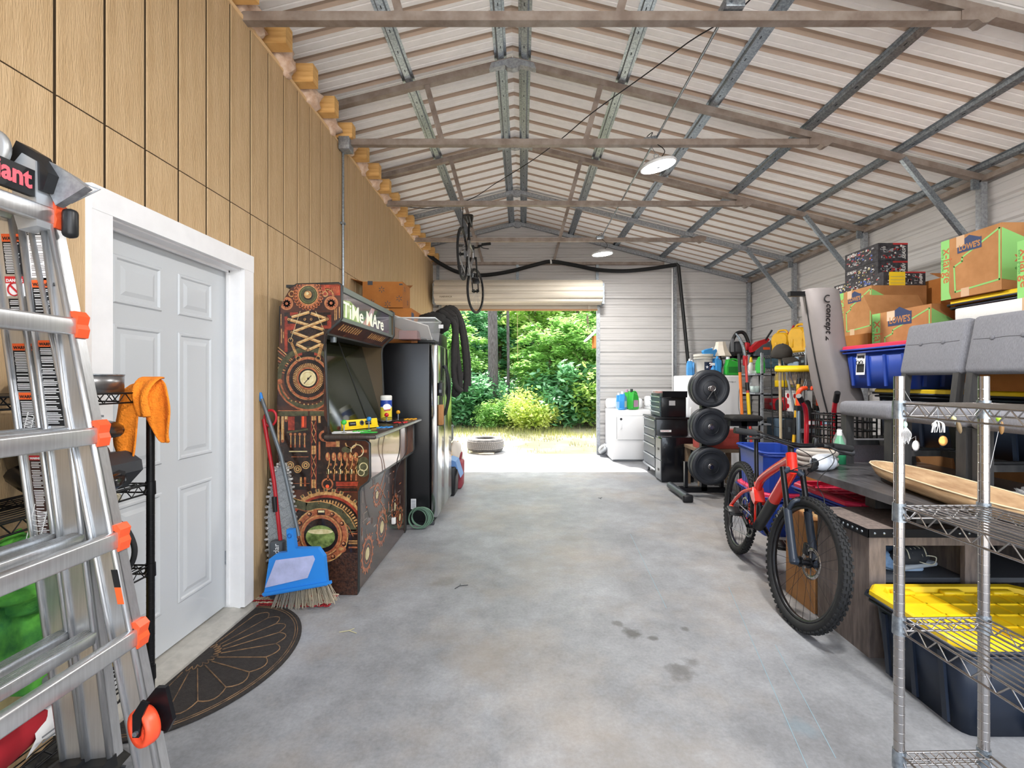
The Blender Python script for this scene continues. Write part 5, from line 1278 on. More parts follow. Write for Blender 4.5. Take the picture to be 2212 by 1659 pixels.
hoses = [[(-1.0, 5.3, 1.98), (-.87, 5.34, 2.08), (-.77, 5.34, 1.98), (-.72, 5.34, 1.6), (-.68, 5.34, 1.2), (-.69, 5.34, 1.07), (-.76, 5.36, 1.02), (-.8, 5.36, 1.07), (-.76, 5.38, 1.14)],
         [(-1.0, 5.38, 2.0), (-.85, 5.42, 2.12), (-.72, 5.42, 2.04), (-.65, 5.42, 1.7), (-.62, 5.44, 1.3), (-.63, 5.44, 1.05)],
         [(-1.02, 5.3, 1.95), (-.9, 5.28, 2.06), (-.81, 5.28, 1.9), (-.8, 5.28, 1.55), (-.76, 5.3, 1.3), (-.72, 5.3, 1.14), (-.66, 5.32, 1.05)],
         [(-1.0, 5.45, 2.03), (-.8, 5.5, 2.14), (-.68, 5.5, 1.95), (-.61, 5.5, 1.5), (-.60, 5.5, 1.12)]]
for h in hoses:
    h = [((x-.035) if z > 2.0 else max(x-.035, -.775), y, 1.26+(z-1.02)*.91) for x, y, z in h]
    pts = smoothline(h, 10); rads = [.032+.004*(i % 2) for i in range(len(pts))]
    part('hose', MB().tube(pts, rads, 10), mat('sleeve_black', '#211f1e', .8, var=.2, scale=30), t)
# ================================================================== PLASTIC SHELF PAST THE REFRIGERATOR
pw = mat('shelf_plastic', '#cfcac0', .55)
t = thing('plastic_shelving', 'off-white plastic shelving unit past the refrigerator', 'shelving', (-1.30, 6.05, 0))
for cx in (-.2, .2):
    for cy in (0, .42, .85):
        if cy == .42 and cx < 0: continue
        part('post', MB().rbox(cx-.03, cx+.03, cy-.03, cy+.03, 0, 1.85, .01), pw, t)
for z in (.12, .55, .98, 1.42, 1.83): part('shelf', MB().rbox(-.235, .235, -.04, .89, z-.055, z, .008), pw, t)
def bottle(name, label, loc, r, h, mt, cap, cat='bottle', sq=1.0, group=None):
    t = thing(name, label, cat, loc, 0, group)
    part('body', MB().lathe([(0, 0), (r*.95, 0), (r, r*.1), (r, h*.62), (r*.85, h*.72), (r*.38, h*.84), (r*.36, h*.9)], 18, S(1, sq, 1)), mt, t)
    part('cap', MB().cyl((0, 0, h*.89), (0, 0, h), r*.42, r*.38), cap, t)
    return t
bl_ = mat('jug_blue', '#3a8fd0', .35); wj = mat('jug_white', '#d9d7d0', .45)
bottle('spray_bottle', 'small white bottle on the upper white shelf', (-1.16, 6.2, 1.422), .05, .24, wj, mat('cap_blue', '#2557a8', .4))
bottle('cleaner_bottle', 'blue labelled bottle on the upper white shelf', (-1.15, 6.35, 1.422), .05, .2, bl_, PAPER)
t = thing('paint_can', 'small paint can on the middle white shelf', 'can', (-1.16, 6.3, .982)); part('can', MB().cyl((0, 0, 0), (0, 0, .13), .06), STEELB, t); part('band', MB().cyl((0, 0, .03), (0, 0, .1), .061), REDA, t)
t = thing('grey_bin', 'grey plastic bin bulging from the white shelf', 'bin', (-1.12, 6.55, .553)); part('body', MB().rbox(-.12, .14, -.13, .13, 0, .22, .04), mat('bin_grey', '#55575a', .6), t); part('lid', MB().rbox(-.125, .145, -.135, .135, .2, .235, .015), DGREY, t)
t = thing('shoe_box', 'brown box on the middle white shelf by the refrigerator', 'box', (-1.14, 6.12, .553)); part('box', MB().box(-.1, .12, -.1, .1, 0, .26), CARD, t); part('lid', MB().box(-.105, .125, -.105, .105, .2, .265), CARD, t)
t = thing('yellow_rag', 'crumpled yellow rag hanging from the low white shelf', 'rag', (-1.04, 6.5, .3)); part('cloth', MB().blob((0, 0, .1), (.05, .09, .1), .5, 3, 2, 18, 12), mat('rag_yellow', '#c9a22c', .9), t); part('fold', MB().blob((.02, .05, .04), (.04, .06, .05), .4, 3, 6, 14, 10), mat('rag_yellow', '#c9a22c', .9), t)
t = thing('feed_bag', 'white paper sack slumped at the white shelving base', 'sack', (-.98, 6.75, 0)); part('sack', MB().blob((0, 0, .26), (.12, .2, .27), .2, 2, 9, 22, 16, flat=.002), mat('sack_white', '#c9c2b8', .85), t); part('seam', MB().tube([(-.05, -.15, .5), (.03, .15, .52)], .008, 5), CARD, t)
t = thing('black_bin', 'black waste bin with blue liner standing past refrigerator', 'bin', (-.92, 5.85, 0))
part('body', MB().rbox(-.13, .11, -.17, .17, 0, .36, .02, taper=.85), BLK, t); part('liner', MB().prism([(-.14, .33), (.12, .33), (.16, .22), (.10, .42), (.02, .45), (-.14, .42)], -.18, .12, RX(90)), mat('liner_blue', '#5f86bd', .5), t)
t = thing('red_bag', 'dark red tote bag standing on floor past the black bin', 'bag', (-.88, 6.2, 0))
part('body', MB().rbox(-.09, .10, -.14, .14, 0, .36, .03, taper=.9), mat('bag_maroon', '#8c3b44', .8), t); part('handle', MB().tube(smoothline([(.05, -.08, .35), (.07, -.05, .45), (.07, .05, .45), (.05, .08, .35)]), .01, 6), mat('bag_maroon', '#8c3b44', .8), t)
t = thing('cordless_light', 'black work lamp with orange switch at the shelf edge', 'work lamp', (-.86, 6.75, 1.44)); part('base', MB().box(-.12, .02, -.05, .05, -.018, .0), BLK, t); part('body', MB().rbox(-.08, .04, -.05, .05, 0, .11, .02), BLK, t); part('switch', MB().box(.041, .046, -.02, .02, .07, .09), ORG, t); part('arm', MB().cyl((-.25, 0, .05), (-.07, 0, .05), .012), BLK, t)
for k, (x, z) in enumerate(((-1.66, 0),)):
    t = thing('wall_trim_stock', 'pale wooden strips leaning on siding behind the bundle', 'strips', (-1.63, 6.3, 0))
    for q in range(3): part('strip', MB().box(-.012+.03*q, .012+.03*q, -.03, .03, 0, 2.55-.07*q, RX(0)), mat('strip_wood', '#d8c6ae', .7), t)
# ================================================================== FAR RIGHT: LAUNDRY AND TOOL CHESTS
APW = mat('appliance_white', '#e6e7e9', .28, coat=.3)
t = thing('clothes_dryer', 'white front-door clothes dryer at the far wall by the opening', 'dryer', (1.92, 8.15, 0))
part('body', MB().rbox(-.345, .345, 0, .68, .03, .90, .015), APW, t)
part('plinth', MB().box(-.33, .33, .02, .66, 0, .03), GREY, t)
part('console', MB().rbox(-.345, .345, .56, .68, .895, 1.09, .05), APW, t)
d = part('door', MB().rbox(-.26, .34, -.012, .0, .38, .80, .03), APW, t)
part('door_handle', MB().rbox(-.205, -.175, -.028, -.008, .57, .68, .008), WPL, d)
part('door_seam', MB().tube([(-.262, -.004, .40), (-.262, -.004, .78), (-.24, -.004, .802), (.34, -.004, .802)], .003, 5).tube([(-.262, -.004, .40), (-.24, -.004, .378), (.34, -.004, .378)], .003, 5), GREY, d)
part('badge', MB().cyl((-.19, -.016, .745), (-.19, -.011, .745), .022), DGREY, d)
part('dial', MB().torus(.024, .004, T(.12, .553, 1.01) @ RX(90), 18, 5), DGREY, t)
part('maker_name', MB().text('Whirlpool', .022, T(.09, .557, .965) @ RX(90), .0004), GREY, t)
t2 = thing('clothes_washer', 'white top-load washing machine behind the black tool chest', 'washer', (2.64, 8.15, 0))
part('body', MB().rbox(-.34, .34, 0, .68, .03, .93, .015), APW, t2); part('plinth', MB().box(-.33, .33, .02, .66, 0, .03), GREY, t2)
part('console', MB().rbox(-.34, .34, .56, .68, .925, 1.13, .04), APW, t2); l_ = part('lid', MB().rbox(-.3, .3, .03, .53, .93, .955, .012), WPL, t2)
part('lid_gap', MB().box(-.3, .3, .022, .03, .925, .945), DGREY, l_)
t = thing('vent_duct', 'silver flexible dryer vent duct at the wall base', 'duct', (1.50, 8.72, 0))
m = MB().tube(smoothline([(.2, .0, .2), (.06, -.02, .17), (.0, 0, .12), (.02, .08, .1)], 9), [.07+.008*(k % 2) for k in range(28)], 12)
part('duct', m, mat('foil', '#b9bcbf', .35, .8), t); part('clamp', MB().torus(.08, .006, T(.06, -.02, .17) @ RY(70), 18, 5), STEEL, t)
# jugs
def jug(name, label, loc, mt, cap, s=1.0, rz=0, group=None, lab=None, tilt=None):
    t = thing(name, label, 'jug', loc, rz, group); t.scale = (s, s, s)
    if tilt: t.rotation_euler = (R(tilt[0]), R(tilt[1]), R(rz))
    sil = [(-.075, 0), (.075, 0), (.085, .02), (.085, .13), (.07, .19), (.05, .225), (.02, .235), (-.02, .245), (-.03, .265), (-.06, .265), (-.065, .22), (-.083, .14), (-.085, .02)]
    part('body', MB().prism(sil[:9]+sil[9:], -.045, .045, RX(90)), mt, t, mods=lambda o: (setattr(o.modifiers.new('b', 'BEVEL'), 'width', .014)))
    part('handle', MB().tube(smoothline([(.075, 0, .15), (.078, 0, .22), (.04, 0, .262), (-.02, 0, .262)]), .014, 8), mt, t)
    part('cap', MB().cyl((-.045, 0, .262), (-.045, 0, .305), .022, .02), cap, t)
    if lab: part('label', MB().box(-.055, .055, -.0475, -.046, .04, .14), lab, t)
    return t
JB = mat('jug_blue', '#3a8fd0', .35); JG = mat('jug_green', '#34a83c', .32); CAPW = mat('cap_white', '#dfe3e6', .4); CAPD = mat('cap_dark', '#26302a', .4)
LABP = mat('label_pink', '#b58fa8', .5)
jug('detergent_jug', 'blue detergent jug on the dryer top, rear one', (1.78, 8.55, .905), JB, CAPW, .95, 70)
jug('detergent_jug', 'blue detergent jug on the dryer top, front one', (1.80, 8.30, .905), JB, CAPW, 1.05, 60, lab=CAPW)
jug('detergent_jug', 'green detergent jug on dryer top, front one', (1.98, 8.28, .905), JG, CAPD, 1.2, 40, lab=LABP)
jug('detergent_jug', 'green detergent jug on dryer top, rear one', (1.95, 8.52, .905), JG, LABP, 1.15, 40)
t = thing('measuring_cup', 'clear blue cup with lid on dryer front edge', 'cup', (1.69, 8.26, .902)); part('cup', MB().lathe([(.03, 0), (.04, .12), (.042, .14)], 16), CLR, t); part('tray', MB().lathe([(0, .0), (.06, 0), (.065, .03), (.06, .03), (.055, .006)], 18, T(.06, -.03, 0)), JB, t)
None and single('white_cloth', MB().blob((0, 0, .3), (.05, .08, .12), .3, 2, 3, 18, 12), PAPER, 'white cloth hanging between dryer and tool chest', 'cloth', loc=(1.90, 7.62, 0))
# rolling tool cabinet, drawers face the aisle
BKT = mat('tool_black', '#141519', .3, .2, coat=.2); DRW = mat('drawer_steel', '#5b6068', .35, .5); TRMS = mat('drawer_trim', '#b9bfc6', .25, .9)
t = thing('tool_cabinet', 'black rolling tool cabinet with silver trimmed drawers', 'tool cabinet', (2.17, 7.10, 0))
part('body', MB().rbox(-.22, .24, -.33, .34, .13, .86, .006), BKT, t); part('top', MB().rbox(-.24, .26, -.35, .36, .855, .885, .01), BKT, t)
for z0, z1 in ((.72, .845), (.60, .71), (.48, .59), (.32, .47), (.15, .31)):
    d = part('drawer', MB().box(-.232, -.22, -.30, .31, z0, z1), DRW, t); part('pull', MB().box(-.245, -.232, -.30, .31, z1-.02, z1-.004), TRMS, d)
for x in (-.17, .19):
    for y in (-.27, .28):
        c = part('caster', MB().cyl((x-.015, y, .05), (x+.015, y, .05), .05, n=16), GREY, t); part('fork', MB().box(x-.025, x+.025, y-.03, y+.03, .09, .13), STEELB, c)
part('tray_rail', MB().box(-.24, -.2, -.33, .34, .11, .14), TRMS, t)
part('sticker', MB().box(-.16, -.0, -.3312, -.33, .67, .70), PAPER, t)
part('sticker_text', MB().text('CRAFTSMAN', .024, T(-.155, -.3316, .677) @ RX(90), .0003, xs=.9), RED, t)
t = thing('tool_chest', 'black portable tool chest on top of rolling cabinet', 'tool chest', (2.20, 7.05, .886))
part('body', MB().rbox(-.17, .19, -.27, .27, 0, .34, .006), BKT, t)
for k in range(4):
    z0 = .01+k*.075; d = part('drawer', MB().box(-.182, -.17, -.25, .25, z0, z0+.065), mat('drawer_teal', '#33434c', .4, .3), t); part('pull', MB().box(-.196, -.182, -.25, .25, z0+.05, z0+.065), TRMS, d)
part('lid', MB().box(-.17, .19, -.27, -.262, .33, .42, T(0, 0, 0) @ RX(8)), BKT, t)
part('sticker', MB().box(-.06, .03, -.2712, -.27, .17, .24).box(-.15, -.03, -.2712, -.27, .285, .31), mat('sticker_grey', '#a9a9ab', .5), t)
part('sticker_text', MB().text('CRAFTSMAN', .018, T(-.147, -.2716, .291) @ RX(90), .0003), RED, t)
t = thing('parts_organizer', 'clear parts organizer lying on the black tool chest', 'organizer', (2.10, 7.05, 1.228)); part('tray', MB().rbox(-.1, .1, -.2, .16, 0, .05, .005), CLR, t); part('contents', MB().rbox(-.08, .08, -.18, .14, .004, .03, .004), REDA, t)
t = thing('pliers', 'loose pliers lying on the black tool chest', 'pliers', (2.30, 6.95, 1.23)); part('handles', MB().tube([(.12, -.03, .01), (0, 0, .012), (-.06, .01, .012)], .009, 6).tube([(.12, .04, .01), (0, 0, .012)], .009, 6), RED, t); part('jaws', MB().box(-.12, -.05, -.01, .015, .0, .02), STEEL, t)
t = thing('filing_cabinet', 'low black two-drawer cabinet in front of the tool chest', 'cabinet', (2.165, 6.72, 0))
part('body', MB().rbox(-.225, .225, -.25, .02, .015, .63, .006), mat('cabinet_black', '#101116', .22, .2, coat=.3), t)
for z0, z1 in ((.03, .30), (.31, .60)):
    d = part('drawer', MB().box(-.236, -.225, -.235, .01, z0, z1), mat('drawer_grey', '#777a7f', .3, .5), t); part('latch', MB().box(-.242, -.236, -.16, -.1, (z0+z1)/2-.015, (z0+z1)/2+.015), BLK, d)
part('base', MB().box(-.22, .22, -.24, .01, 0, .015), BLK, t)
# ---- upright freezer
t = thing('white_freezer', 'white upright freezer behind the weight plates', 'freezer', (2.98, 7.2, 0))
part('cabinet', MB().rbox(-.41, .42, .06, .72, .04, 1.50, .02), APW, t); d = part('door', MB().rbox(-.41, .42, .0, .055, .1, 1.5, .02), APW, t)
part('maker_name', MB().text('Whirlpool', .03, T(.2, -.003, 1.39) @ RX(90), .0004), GREY, d); part('handle', MB().rbox(-.39, -.36, -.035, 0, .7, 1.0, .01), WPL, d); part('base', MB().box(-.4, .41, .03, .7, 0, .05), GREY, t)
FZ = 1.502
jug('detergent_jug', 'blue softener jug at left end of the freezer top', (2.63, 7.32, FZ), JB, CAPW, .85, 80)
jug('detergent_jug', 'blue softener jug with label behind it on freezer top', (2.72, 7.45, FZ), JB, CAPW, .8, 70, lab=REDA)
jug('detergent_jug', 'blue bottle right of the bucket on the freezer', (3.06, 7.36, FZ), JB, JB, .98, 100)
jug('detergent_jug', 'blue bottle with brown label right of the bucket', (3.14, 7.42, FZ), JB, LABP, .92, 60, lab=REDA)
jug('detergent_jug', 'large green detergent jug beside the lamp', (3.28, 7.28, FZ), JG, CAPW, 1.0, 0, lab=mat('label_green', '#1c7a2c', .5)).scale = (1.35, 1.2, .95)
t = thing('white_bucket', 'white plastic bucket with star flag label on the freezer', 'bucket', (2.90, 7.45, FZ))
part('pail', MB().lathe([(0, 0), (.125, 0), (.145, .30), (.15, .30), (.15, .33), (.142, .33), (.14, .02)], 28), mat('bucket_white', '#d6d2c8', .5), t)
part('rim', MB().torus(.148, .006, T(0, 0, .27), 28, 6).torus(.15, .006, T(0, 0, .33), 28, 6), mat('bucket_white', '#d6d2c8', .5), t)
part('bail', MB().torus(.15, .003, T(0, 0, .27) @ RX(62), 20, 5, 180, 360), STEEL, t)
fl = MB(); 
def curve_patch(m, r, a0, a1, z0, z1):
    m.grid([[V((r*math.cos(R(a)), r*math.sin(R(a)), z)) for a in [a0+(a1-a0)*k/8 for k in range(9)]] for z in (z0, z1)])
curve_patch(fl, .142, -105, -70, .06, .21); part('flag_field', fl, NAVY, t)
st_ = MB(); curve_patch(st_, .142, -69, -35, .06, .21); part('flag_stripes', st_, mat('flag_maroon', '#6b2238', .5), t)
star = [( (.028 if k % 2 == 0 else .011)*math.sin(PI*k/5), (.028 if k % 2 == 0 else .011)*math.cos(PI*k/5)) for k in range(10)]
part('flag_star', MB().prism(star, 0, .001, T(0, 0, .13) @ RZ(0) @ T(.006, -.1435, 0) @ RX(90)), PAPER, t)
jug('detergent_jug', 'blue jug lying on the bucket rim, left', (2.88, 7.40, FZ+.335), JB, CAPW, .7, 20, tilt=(0, 70)); jug('detergent_jug', 'blue jug lying on the bucket rim, right', (3.02, 7.46, FZ+.34), JB, CAPW, .6, 200, tilt=(0, -75))
t = thing('spray_bottle', 'blue spray bottle in front of the bucket', 'bottle', (2.98, 7.26, FZ)); part('body', MB().lathe([(0, 0), (.035, 0), (.036, .1), (.014, .14), (.014, .16)], 16), JB, t); part('trigger', MB().prism([(-.05, .15), (.02, .15), (.025, .19), (-.05, .195), (-.06, .18), (-.03, .17)], -.012, .012, RX(90)), PAPER, t)
t = thing('table_lamp', 'table lamp with cream bell shade on the freezer', 'lamp', (3.22, 7.55, FZ))
part('base', MB().lathe([(0, 0), (.07, 0), (.07, .015), (.025, .03), (.03, .1), (.045, .16), (.03, .24), (.012, .3), (.012, .36)], 18), mat('lamp_dark', '#2a2622', .4), t)
part('shade', MB().lathe([(.075, .54), (.085, .48), (.115, .40), (.165, .325), (.168, .31)], 8, smooth=False), mat('shade_cream', '#cfc6b8', .8), t, mods=lambda o: setattr(o.modifiers.new('s', 'SOLIDIFY'), 'thickness', .004))
part('trim', MB().torus(.167, .004, T(0, 0, .312), 8, 5).torus(.075, .004, T(0, 0, .54), 8, 5), mat('shade_trim', '#b5ab9c', .8), t)
# dark shelf in the corner with blower and chainsaw
t = thing('corner_shelf', 'dark metal shelf standing in the back corner', 'shelving', (3.80, 7.75, 0))
for x in (-.32, .42):
    for y in (-.15, .5): part('post', MB().box(x-.02, x+.02, y-.02, y+.02, 0, 1.86), BLKM, t)
for z in (.3, .75, 1.2, 1.53, 1.82): part('shelf', MB().box(-.34, .44, -.17, .52, z-.03, z), BLKM, t)
t = thing('backpack_blower', 'black backpack leaf blower on the dark corner shelf', 'blower', (3.66, 7.82, 1.822))
part('frame', MB().tube(smoothline([(-.14, 0, 0), (-.15, 0, .18), (-.08, 0, .36), (0, 0, .41), (.08, 0, .38), (.15, 0, .2), (.15, 0, 0)]), .03, 8), BLK, t); part('engine', MB().rbox(-.1, .1, -.02, .15, 0, .26, .05), DGREY, t); part('red_cover', MB().rbox(.08, .17, -.03, .08, .1, .24, .02), RED, t); part('tube', MB().cyl((-.25, -.08, .02), (.2, -.12, .02), .055), BLK, t); part('strap', MB().box(-.16, -.12, -.04, -.02, .05, .3), GREY, t)
t = thing('chainsaw', 'red and grey chainsaw case on the dark shelf', 'chainsaw', (4.02, 7.65, 1.822))
part('case', MB().prism([(-.22, .0), (.26, .0), (.3, .06), (.2, .2), (.05, .24), (-.1, .18), (-.22, .08)], -.08, .08, RX(90)), mat('case_slate', '#4f5860', .5), t); part('red_body', MB().prism([(-.26, .06), (-.1, .14), (.02, .26), (.0, .29), (-.16, .24), (-.27, .14)], -.06, .06, RX(90)), RED, t); part('handle', MB().cyl((-.05, -.05, .25), (.06, -.05, .42), .015), BLK, t); part('orange_tag', MB().box(-.1, .02, -.085, -.08, .1, .14), ORG, t)

# ================================================================== WEIGHTS
BUM = mat('bumper_rubber', '#1c1f25', .5, var=.15, scale=18); BUMH = mat('plate_hub', '#25282e', .45)
t = thing('weight_tree', 'black weight plate tree stand with three pegs', 'weight rack', (2.24, 5.72, 0))
part('upright', MB().box(-.035, .035, -.0, .07, .06, 1.42), BLKM, t); part('base', MB().box(-.30, .30, .0, .07, .04, .11), BLKM, t)
for sx in (-.31, .31): 
    f_ = part('foot', MB().cyl((sx, -.3, .055), (sx, .35, .055), .045, n=14), mat('foot_grey', '#363a40', .4, .4), t); part('foot_pad', MB().rbox(sx-.06, sx+.06, -.33, -.27, 0, .09, .02), BLK, f_)
part('brace', MB().box(-.24, -.2, 0, .05, .1, .42).box(.2, .24, 0, .05, .1, .42), BLKM, t)
for z in (1.325, .87, .40): part('peg', MB().cyl((0, -.24, z), (0, .03, z), .0245), CHROME, t)
def plate(label, x, y, z, r=.225, th=.07):
    p = thing('bumper_plate', label, 'weight plate', (x, y, z), 0, 'bumper plates on the weight tree')
    part('rubber', MB().lathe([(.027, -th/2), (.085, -th/2), (.095, -th/2+.006), (.165, -th/2+.006), (.178, -th/2-.002), (r-.008, -th/2-.002), (r, -th/2+.008), (r, th/2-.008), (r-.008, th/2), (.027, th/2)], 56, RX(-90)), BUM, p)
    part('ring_groove', MB().torus(.168, .003, T(0, -th/2-.0, 0) @ RX(90), 48, 5).torus(.092, .0025, T(0, -th/2-.001, 0) @ RX(90), 40, 5), BUMH, p)
    part('steel_insert', MB().lathe([(.026, -th/2-.003), (.034, -th/2-.003), (.036, -th/2), (.026, -th/2)], 24, RX(-90), closed=True), CHROME, p)
for z, nm in ((1.325, 'top'), (.87, 'middle'), (.40, 'bottom')):
    plate('black bumper plate at the front of the %s peg' % nm, 2.24, 5.55, z-.0); plate('black bumper plate behind another on the %s peg' % nm, 2.24, 5.64, z)
t = thing('spring_clip', 'chrome spring clips hanging on the top weight peg', 'clip', (2.24, 5.47, 1.325))
part('coil', MB().torus(.032, .006, RX(90), 20, 6), CHROME, t); part('grip', MB().cyl((0, -.01, -.03), (-.07, -.02, -.13), .008).cyl((.01, -.01, -.03), (.05, -.02, -.14), .008), BLK, t)
t = thing('exercise_bench', 'black padded exercise bench beside the weight tree', 'bench', (2.43, 5.12, 0))
part('seat_pad', MB().rbox(-.17, .17, -.13, .13, .98, 1.04, .03), BF, t); part('frame', MB().box(-.03, .03, -.03, .03, .03, .98).box(-.15, .15, -.03, .03, .92, .98), BLKM, t); part('foot', MB().box(-.035, .035, -.3, .3, 0, .05), BLKM, t)
t = thing('work_table', 'low wooden work table behind the weight plates', 'table', (2.57, 6.2, 0))
part('top', MB().box(-.32, .32, -.28, .28, .50, .54), mat('worn_wood', '#7d6a55', .8, var=.2, scale=5, stretch=(1, 8, 1)), t)
for x in (-.28, .28):
    for y in (-.24, .24): part('leg', MB().box(x-.03, x+.03, y-.03, y+.03, 0, .5), mat('worn_wood', '#7d6a55', .8), t)
t = thing('red_tool_box', 'faded red metal tool box on the wooden work table', 'tool box', (2.56, 6.1, .541)); part('box', MB().rbox(-.28, .28, -.12, .12, 0, .16, .006), mat('faded_red', '#a8433a', .5, var=.15, scale=9), t); part('lid', MB().prism([(-.12, .16), (.12, .16), (.09, .24), (-.09, .24)], -.28, .28, RZ(90) @ RX(90)), mat('faded_red', '#a8433a', .5), t); part('handle', MB().tube([(-.08, 0, .24), (-.07, 0, .28), (.07, 0, .28), (.08, 0, .24)], .008, 6), BLK, t)

# ================================================================== TOTES
def tote(name, label, loc, size, body, lid=None, rz=0, ribn=4, group=None, cat='storage tote'):
    L, W, H = size
    t = thing(name, label, cat, loc, rz, group); hb = H-(.03 if lid else 0)
    m = MB().rbox(-L/2+.03, L/2-.03, -W/2+.03, W/2-.03, 0, hb, .05, 3, vert=True, taper=.9) if lid else None
    if not lid:
        m = MB(); n = 4; 
        def rr(l, w, z): return [V(p) for p in ((-l+.04, -w, z), (l-.04, -w, z), (l, -w+.04, z), (l, w-.04, z), (l-.04, w, z), (-l+.04, w, z), (-l, w-.04, z), (-l, -w+.04, z))]
        l0, w0, l1, w1 = L/2*.86, W/2*.86, L/2-.02, W/2-.02
        m.grid([rr(l0, w0, 0), rr(l1, w1, hb), rr(l1-.006, w1-.006, hb), rr(l0-.006, w0-.006, .008)], False, True)
        m.add(rr(l0, w0, 0), [list(range(8))[::-1]]).add(rr(l0-.006, w0-.006, .008), [list(range(8))])
    part('body', m, body, t)
    rb = MB()
    for s in (-1, 1):
        for k in range(ribn):
            x = -L/2+.13+(L-.26)*k/(ribn-1)
            rb.box(-.012, .012, -.006, .006, .02, hb-.06, T(x, s*(W/2-.035), 0) @ Mx.Shear('XY', 4, (0, s*.055)) if False else T(x, s*(W/2-.047), 0) @ RX(-s*3.6))
    for s in (-1, 1):
        for k in range(3):
            y = -W/2+.12+(W-.24)*k/2; rb.box(-.006, .006, -.012, .012, .02, hb-.06, T(s*(L/2-.052), y, 0) @ RY(s*4.5))
    part('ribs', rb, body, t)
    rm = MB()
    for z, o in ((hb-.03, .0), (hb-.006, .012)):
        pts = [(-L/2+.05-o, -W/2+.012-o, z), (L/2-.05+o, -W/2+.012-o, z), (L/2-.012+o, -W/2+.05-o, z), (L/2-.012+o, W/2-.05+o, z), (L/2-.05+o, W/2-.012+o, z), (-L/2+.05-o, W/2-.012+o, z), (-L/2+.012-o, W/2-.05+o, z), (-L/2+.012-o, -W/2+.05-o, z)]
        rm.tube(pts, .011 if not lid else .008, 6, closed=True)
    part('rim', rm, body, t)
    if lid:
        def rr2(l, w, z, c): return [V(p) for p in ((-l+c, -w, z), (l-c, -w, z), (l, -w+c, z), (l, w-c, z), (l-c, w, z), (-l+c, w, z), (-l, w-c, z), (-l, -w+c, z))]
        z = H-.03
        rings = [rr2(L/2, W/2, z-.012, .06), rr2(L/2, W/2, z+.022, .06), rr2(L/2-.008, W/2-.008, z+.03, .06), rr2(L/2-.045, W/2-.04, z+.03, .05), rr2(L/2-.052, W/2-.047, z+.004, .05)]
        ml = MB().grid(rings, False, True); ml.add(rings[-1], [list(range(8))]); ml.add(rings[0], [list(range(8))[::-1]])
        l_ = part('lid', ml, lid, t)
        lr = MB(); nx, ny = 6, 4; lx, ly = L-.16, W-.14
        for k in range(nx+1): x = -lx/2+lx*k/nx; lr.box(x-.004, x+.004, -ly/2, ly/2, z+.004, z+.011)
        for k in range(ny+1): y = -ly/2+ly*k/ny; lr.box(-lx/2, lx/2, y-.004, y+.004, z+.004, z+.011)
        part('lid_grid', lr, lid, l_)
        lt = MB()
        for k in (-.3, 0, .3): 
            for s in (-1, 1): lt.rbox(k*L-.05, k*L+.05, s*(W/2-.066)-.018, s*(W/2-.066)+.018, z+.004, z+.024, .005, 1)
        part('lid_lugs', lt, lid, l_)
    return t
TB = mat('tote_black', '#1a2332', .42, var=.1, scale=5)
tote('storage_tote', 'large dark tote with yellow lid on the floor behind chrome shelf', (2.10, 2.07, 0), (.80, .54, .40), TB, YEL)
BL2 = mat('tote_blue', '#1f3f98', .42, var=.08, scale=5)
tote('storage_tote', 'lower blue tote with pink lid behind the red bicycle', (2.42, 4.50, 0), (.70, .46, .40), BL2, PINK, 84)
t = tote('storage_tote', 'open blue tote stacked on a pink lid behind red bicycle', (2.42, 4.50, .402), (.70, .44, .37), BL2, None, 84)
part('wear_strip', MB().box(-.33, .33, -.232, -.228, .335, .352), mat('scuffed_blue', '#9fb0d6', .7, col2='#3c5cae', scale=40), t)
t = thing('black_boot', 'black rubber boot inside the open blue tote', 'boot', (2.50, 4.45, .412)); part('shaft', MB().lathe([(.05, .0), (.055, .1), (.06, .3), (.054, .3), (.048, .1)], 16), RUB, t); part('toe', MB().rbox(-.05, .05, -.16, .02, 0, .09, .03), RUB, t)
tote('storage_tote', 'lower dark blue tote under the red lid tote', (2.28, 3.155, 0), (.62, .50, .33), NAVY, PINK, 90)
tote('storage_tote', 'blue tote with wide red lid under the dark table top', (2.28, 3.155, .332), (.66, .56, .34), BL2, mat('lid_red', '#c72a4c', .45, var=.06, scale=8), 90)
t = carton('carton', 'upright brown carton with printed letters behind the front wheel', (1.87, 2.98, 0), (.19, .30, .56), 0, CARD)
part('print', MB().text('THIS SIDE UP', .035, T(-.06, -.1512, .22) @ RX(90) @ RZ(0), .0003).text('SEE SEAL', .035, T(-.06, -.1512, .3) @ RX(90), .0003), INK, t)
# totes stacked against the right wall
for k, (y, z, lab) in enumerate(((3.52, 0, 'bottom dark tote of the stack under the blue tote'), (3.52, .452, 'middle dark tote of the stack under the blue tote'), (3.52, .904, 'top yellow-lidded dark tote under the blue tote'), (2.70, 0, 'bottom dark tote of stack behind near chairs'), (2.70, .452, 'middle dark tote of stack behind near chairs'), (2.70, .904, 'top yellow-lidded dark tote behind near chairs'))):
    if z == .452: carton('carton', lab.replace('dark tote', 'brown carton'), (3.16, y, z), (.48, .72, .45), 0, CARD)
    else: tote('storage_tote', lab, (3.16, y, z), (.76, .50, .45), TB, YEL, 90, group='dark totes stacked behind the chairs')
t = tote('storage_tote', 'blue tote with red lid and white label above the chairs', (3.06, 3.74, 1.356), (.80, .50, .36), BL2, mat('lid_red', '#c72a4c', .45), 90)
lm = T(0, .225, 0)
part('label', MB().box(.11, .21, .232, .2335, .10, .28, RX(3)), PAPER, t)
lb = MB().box(.118, .202, .2338, .2345, .235, .262, RX(3)).box(.118, .202, .2338, .2345, .12, .19, RX(3))
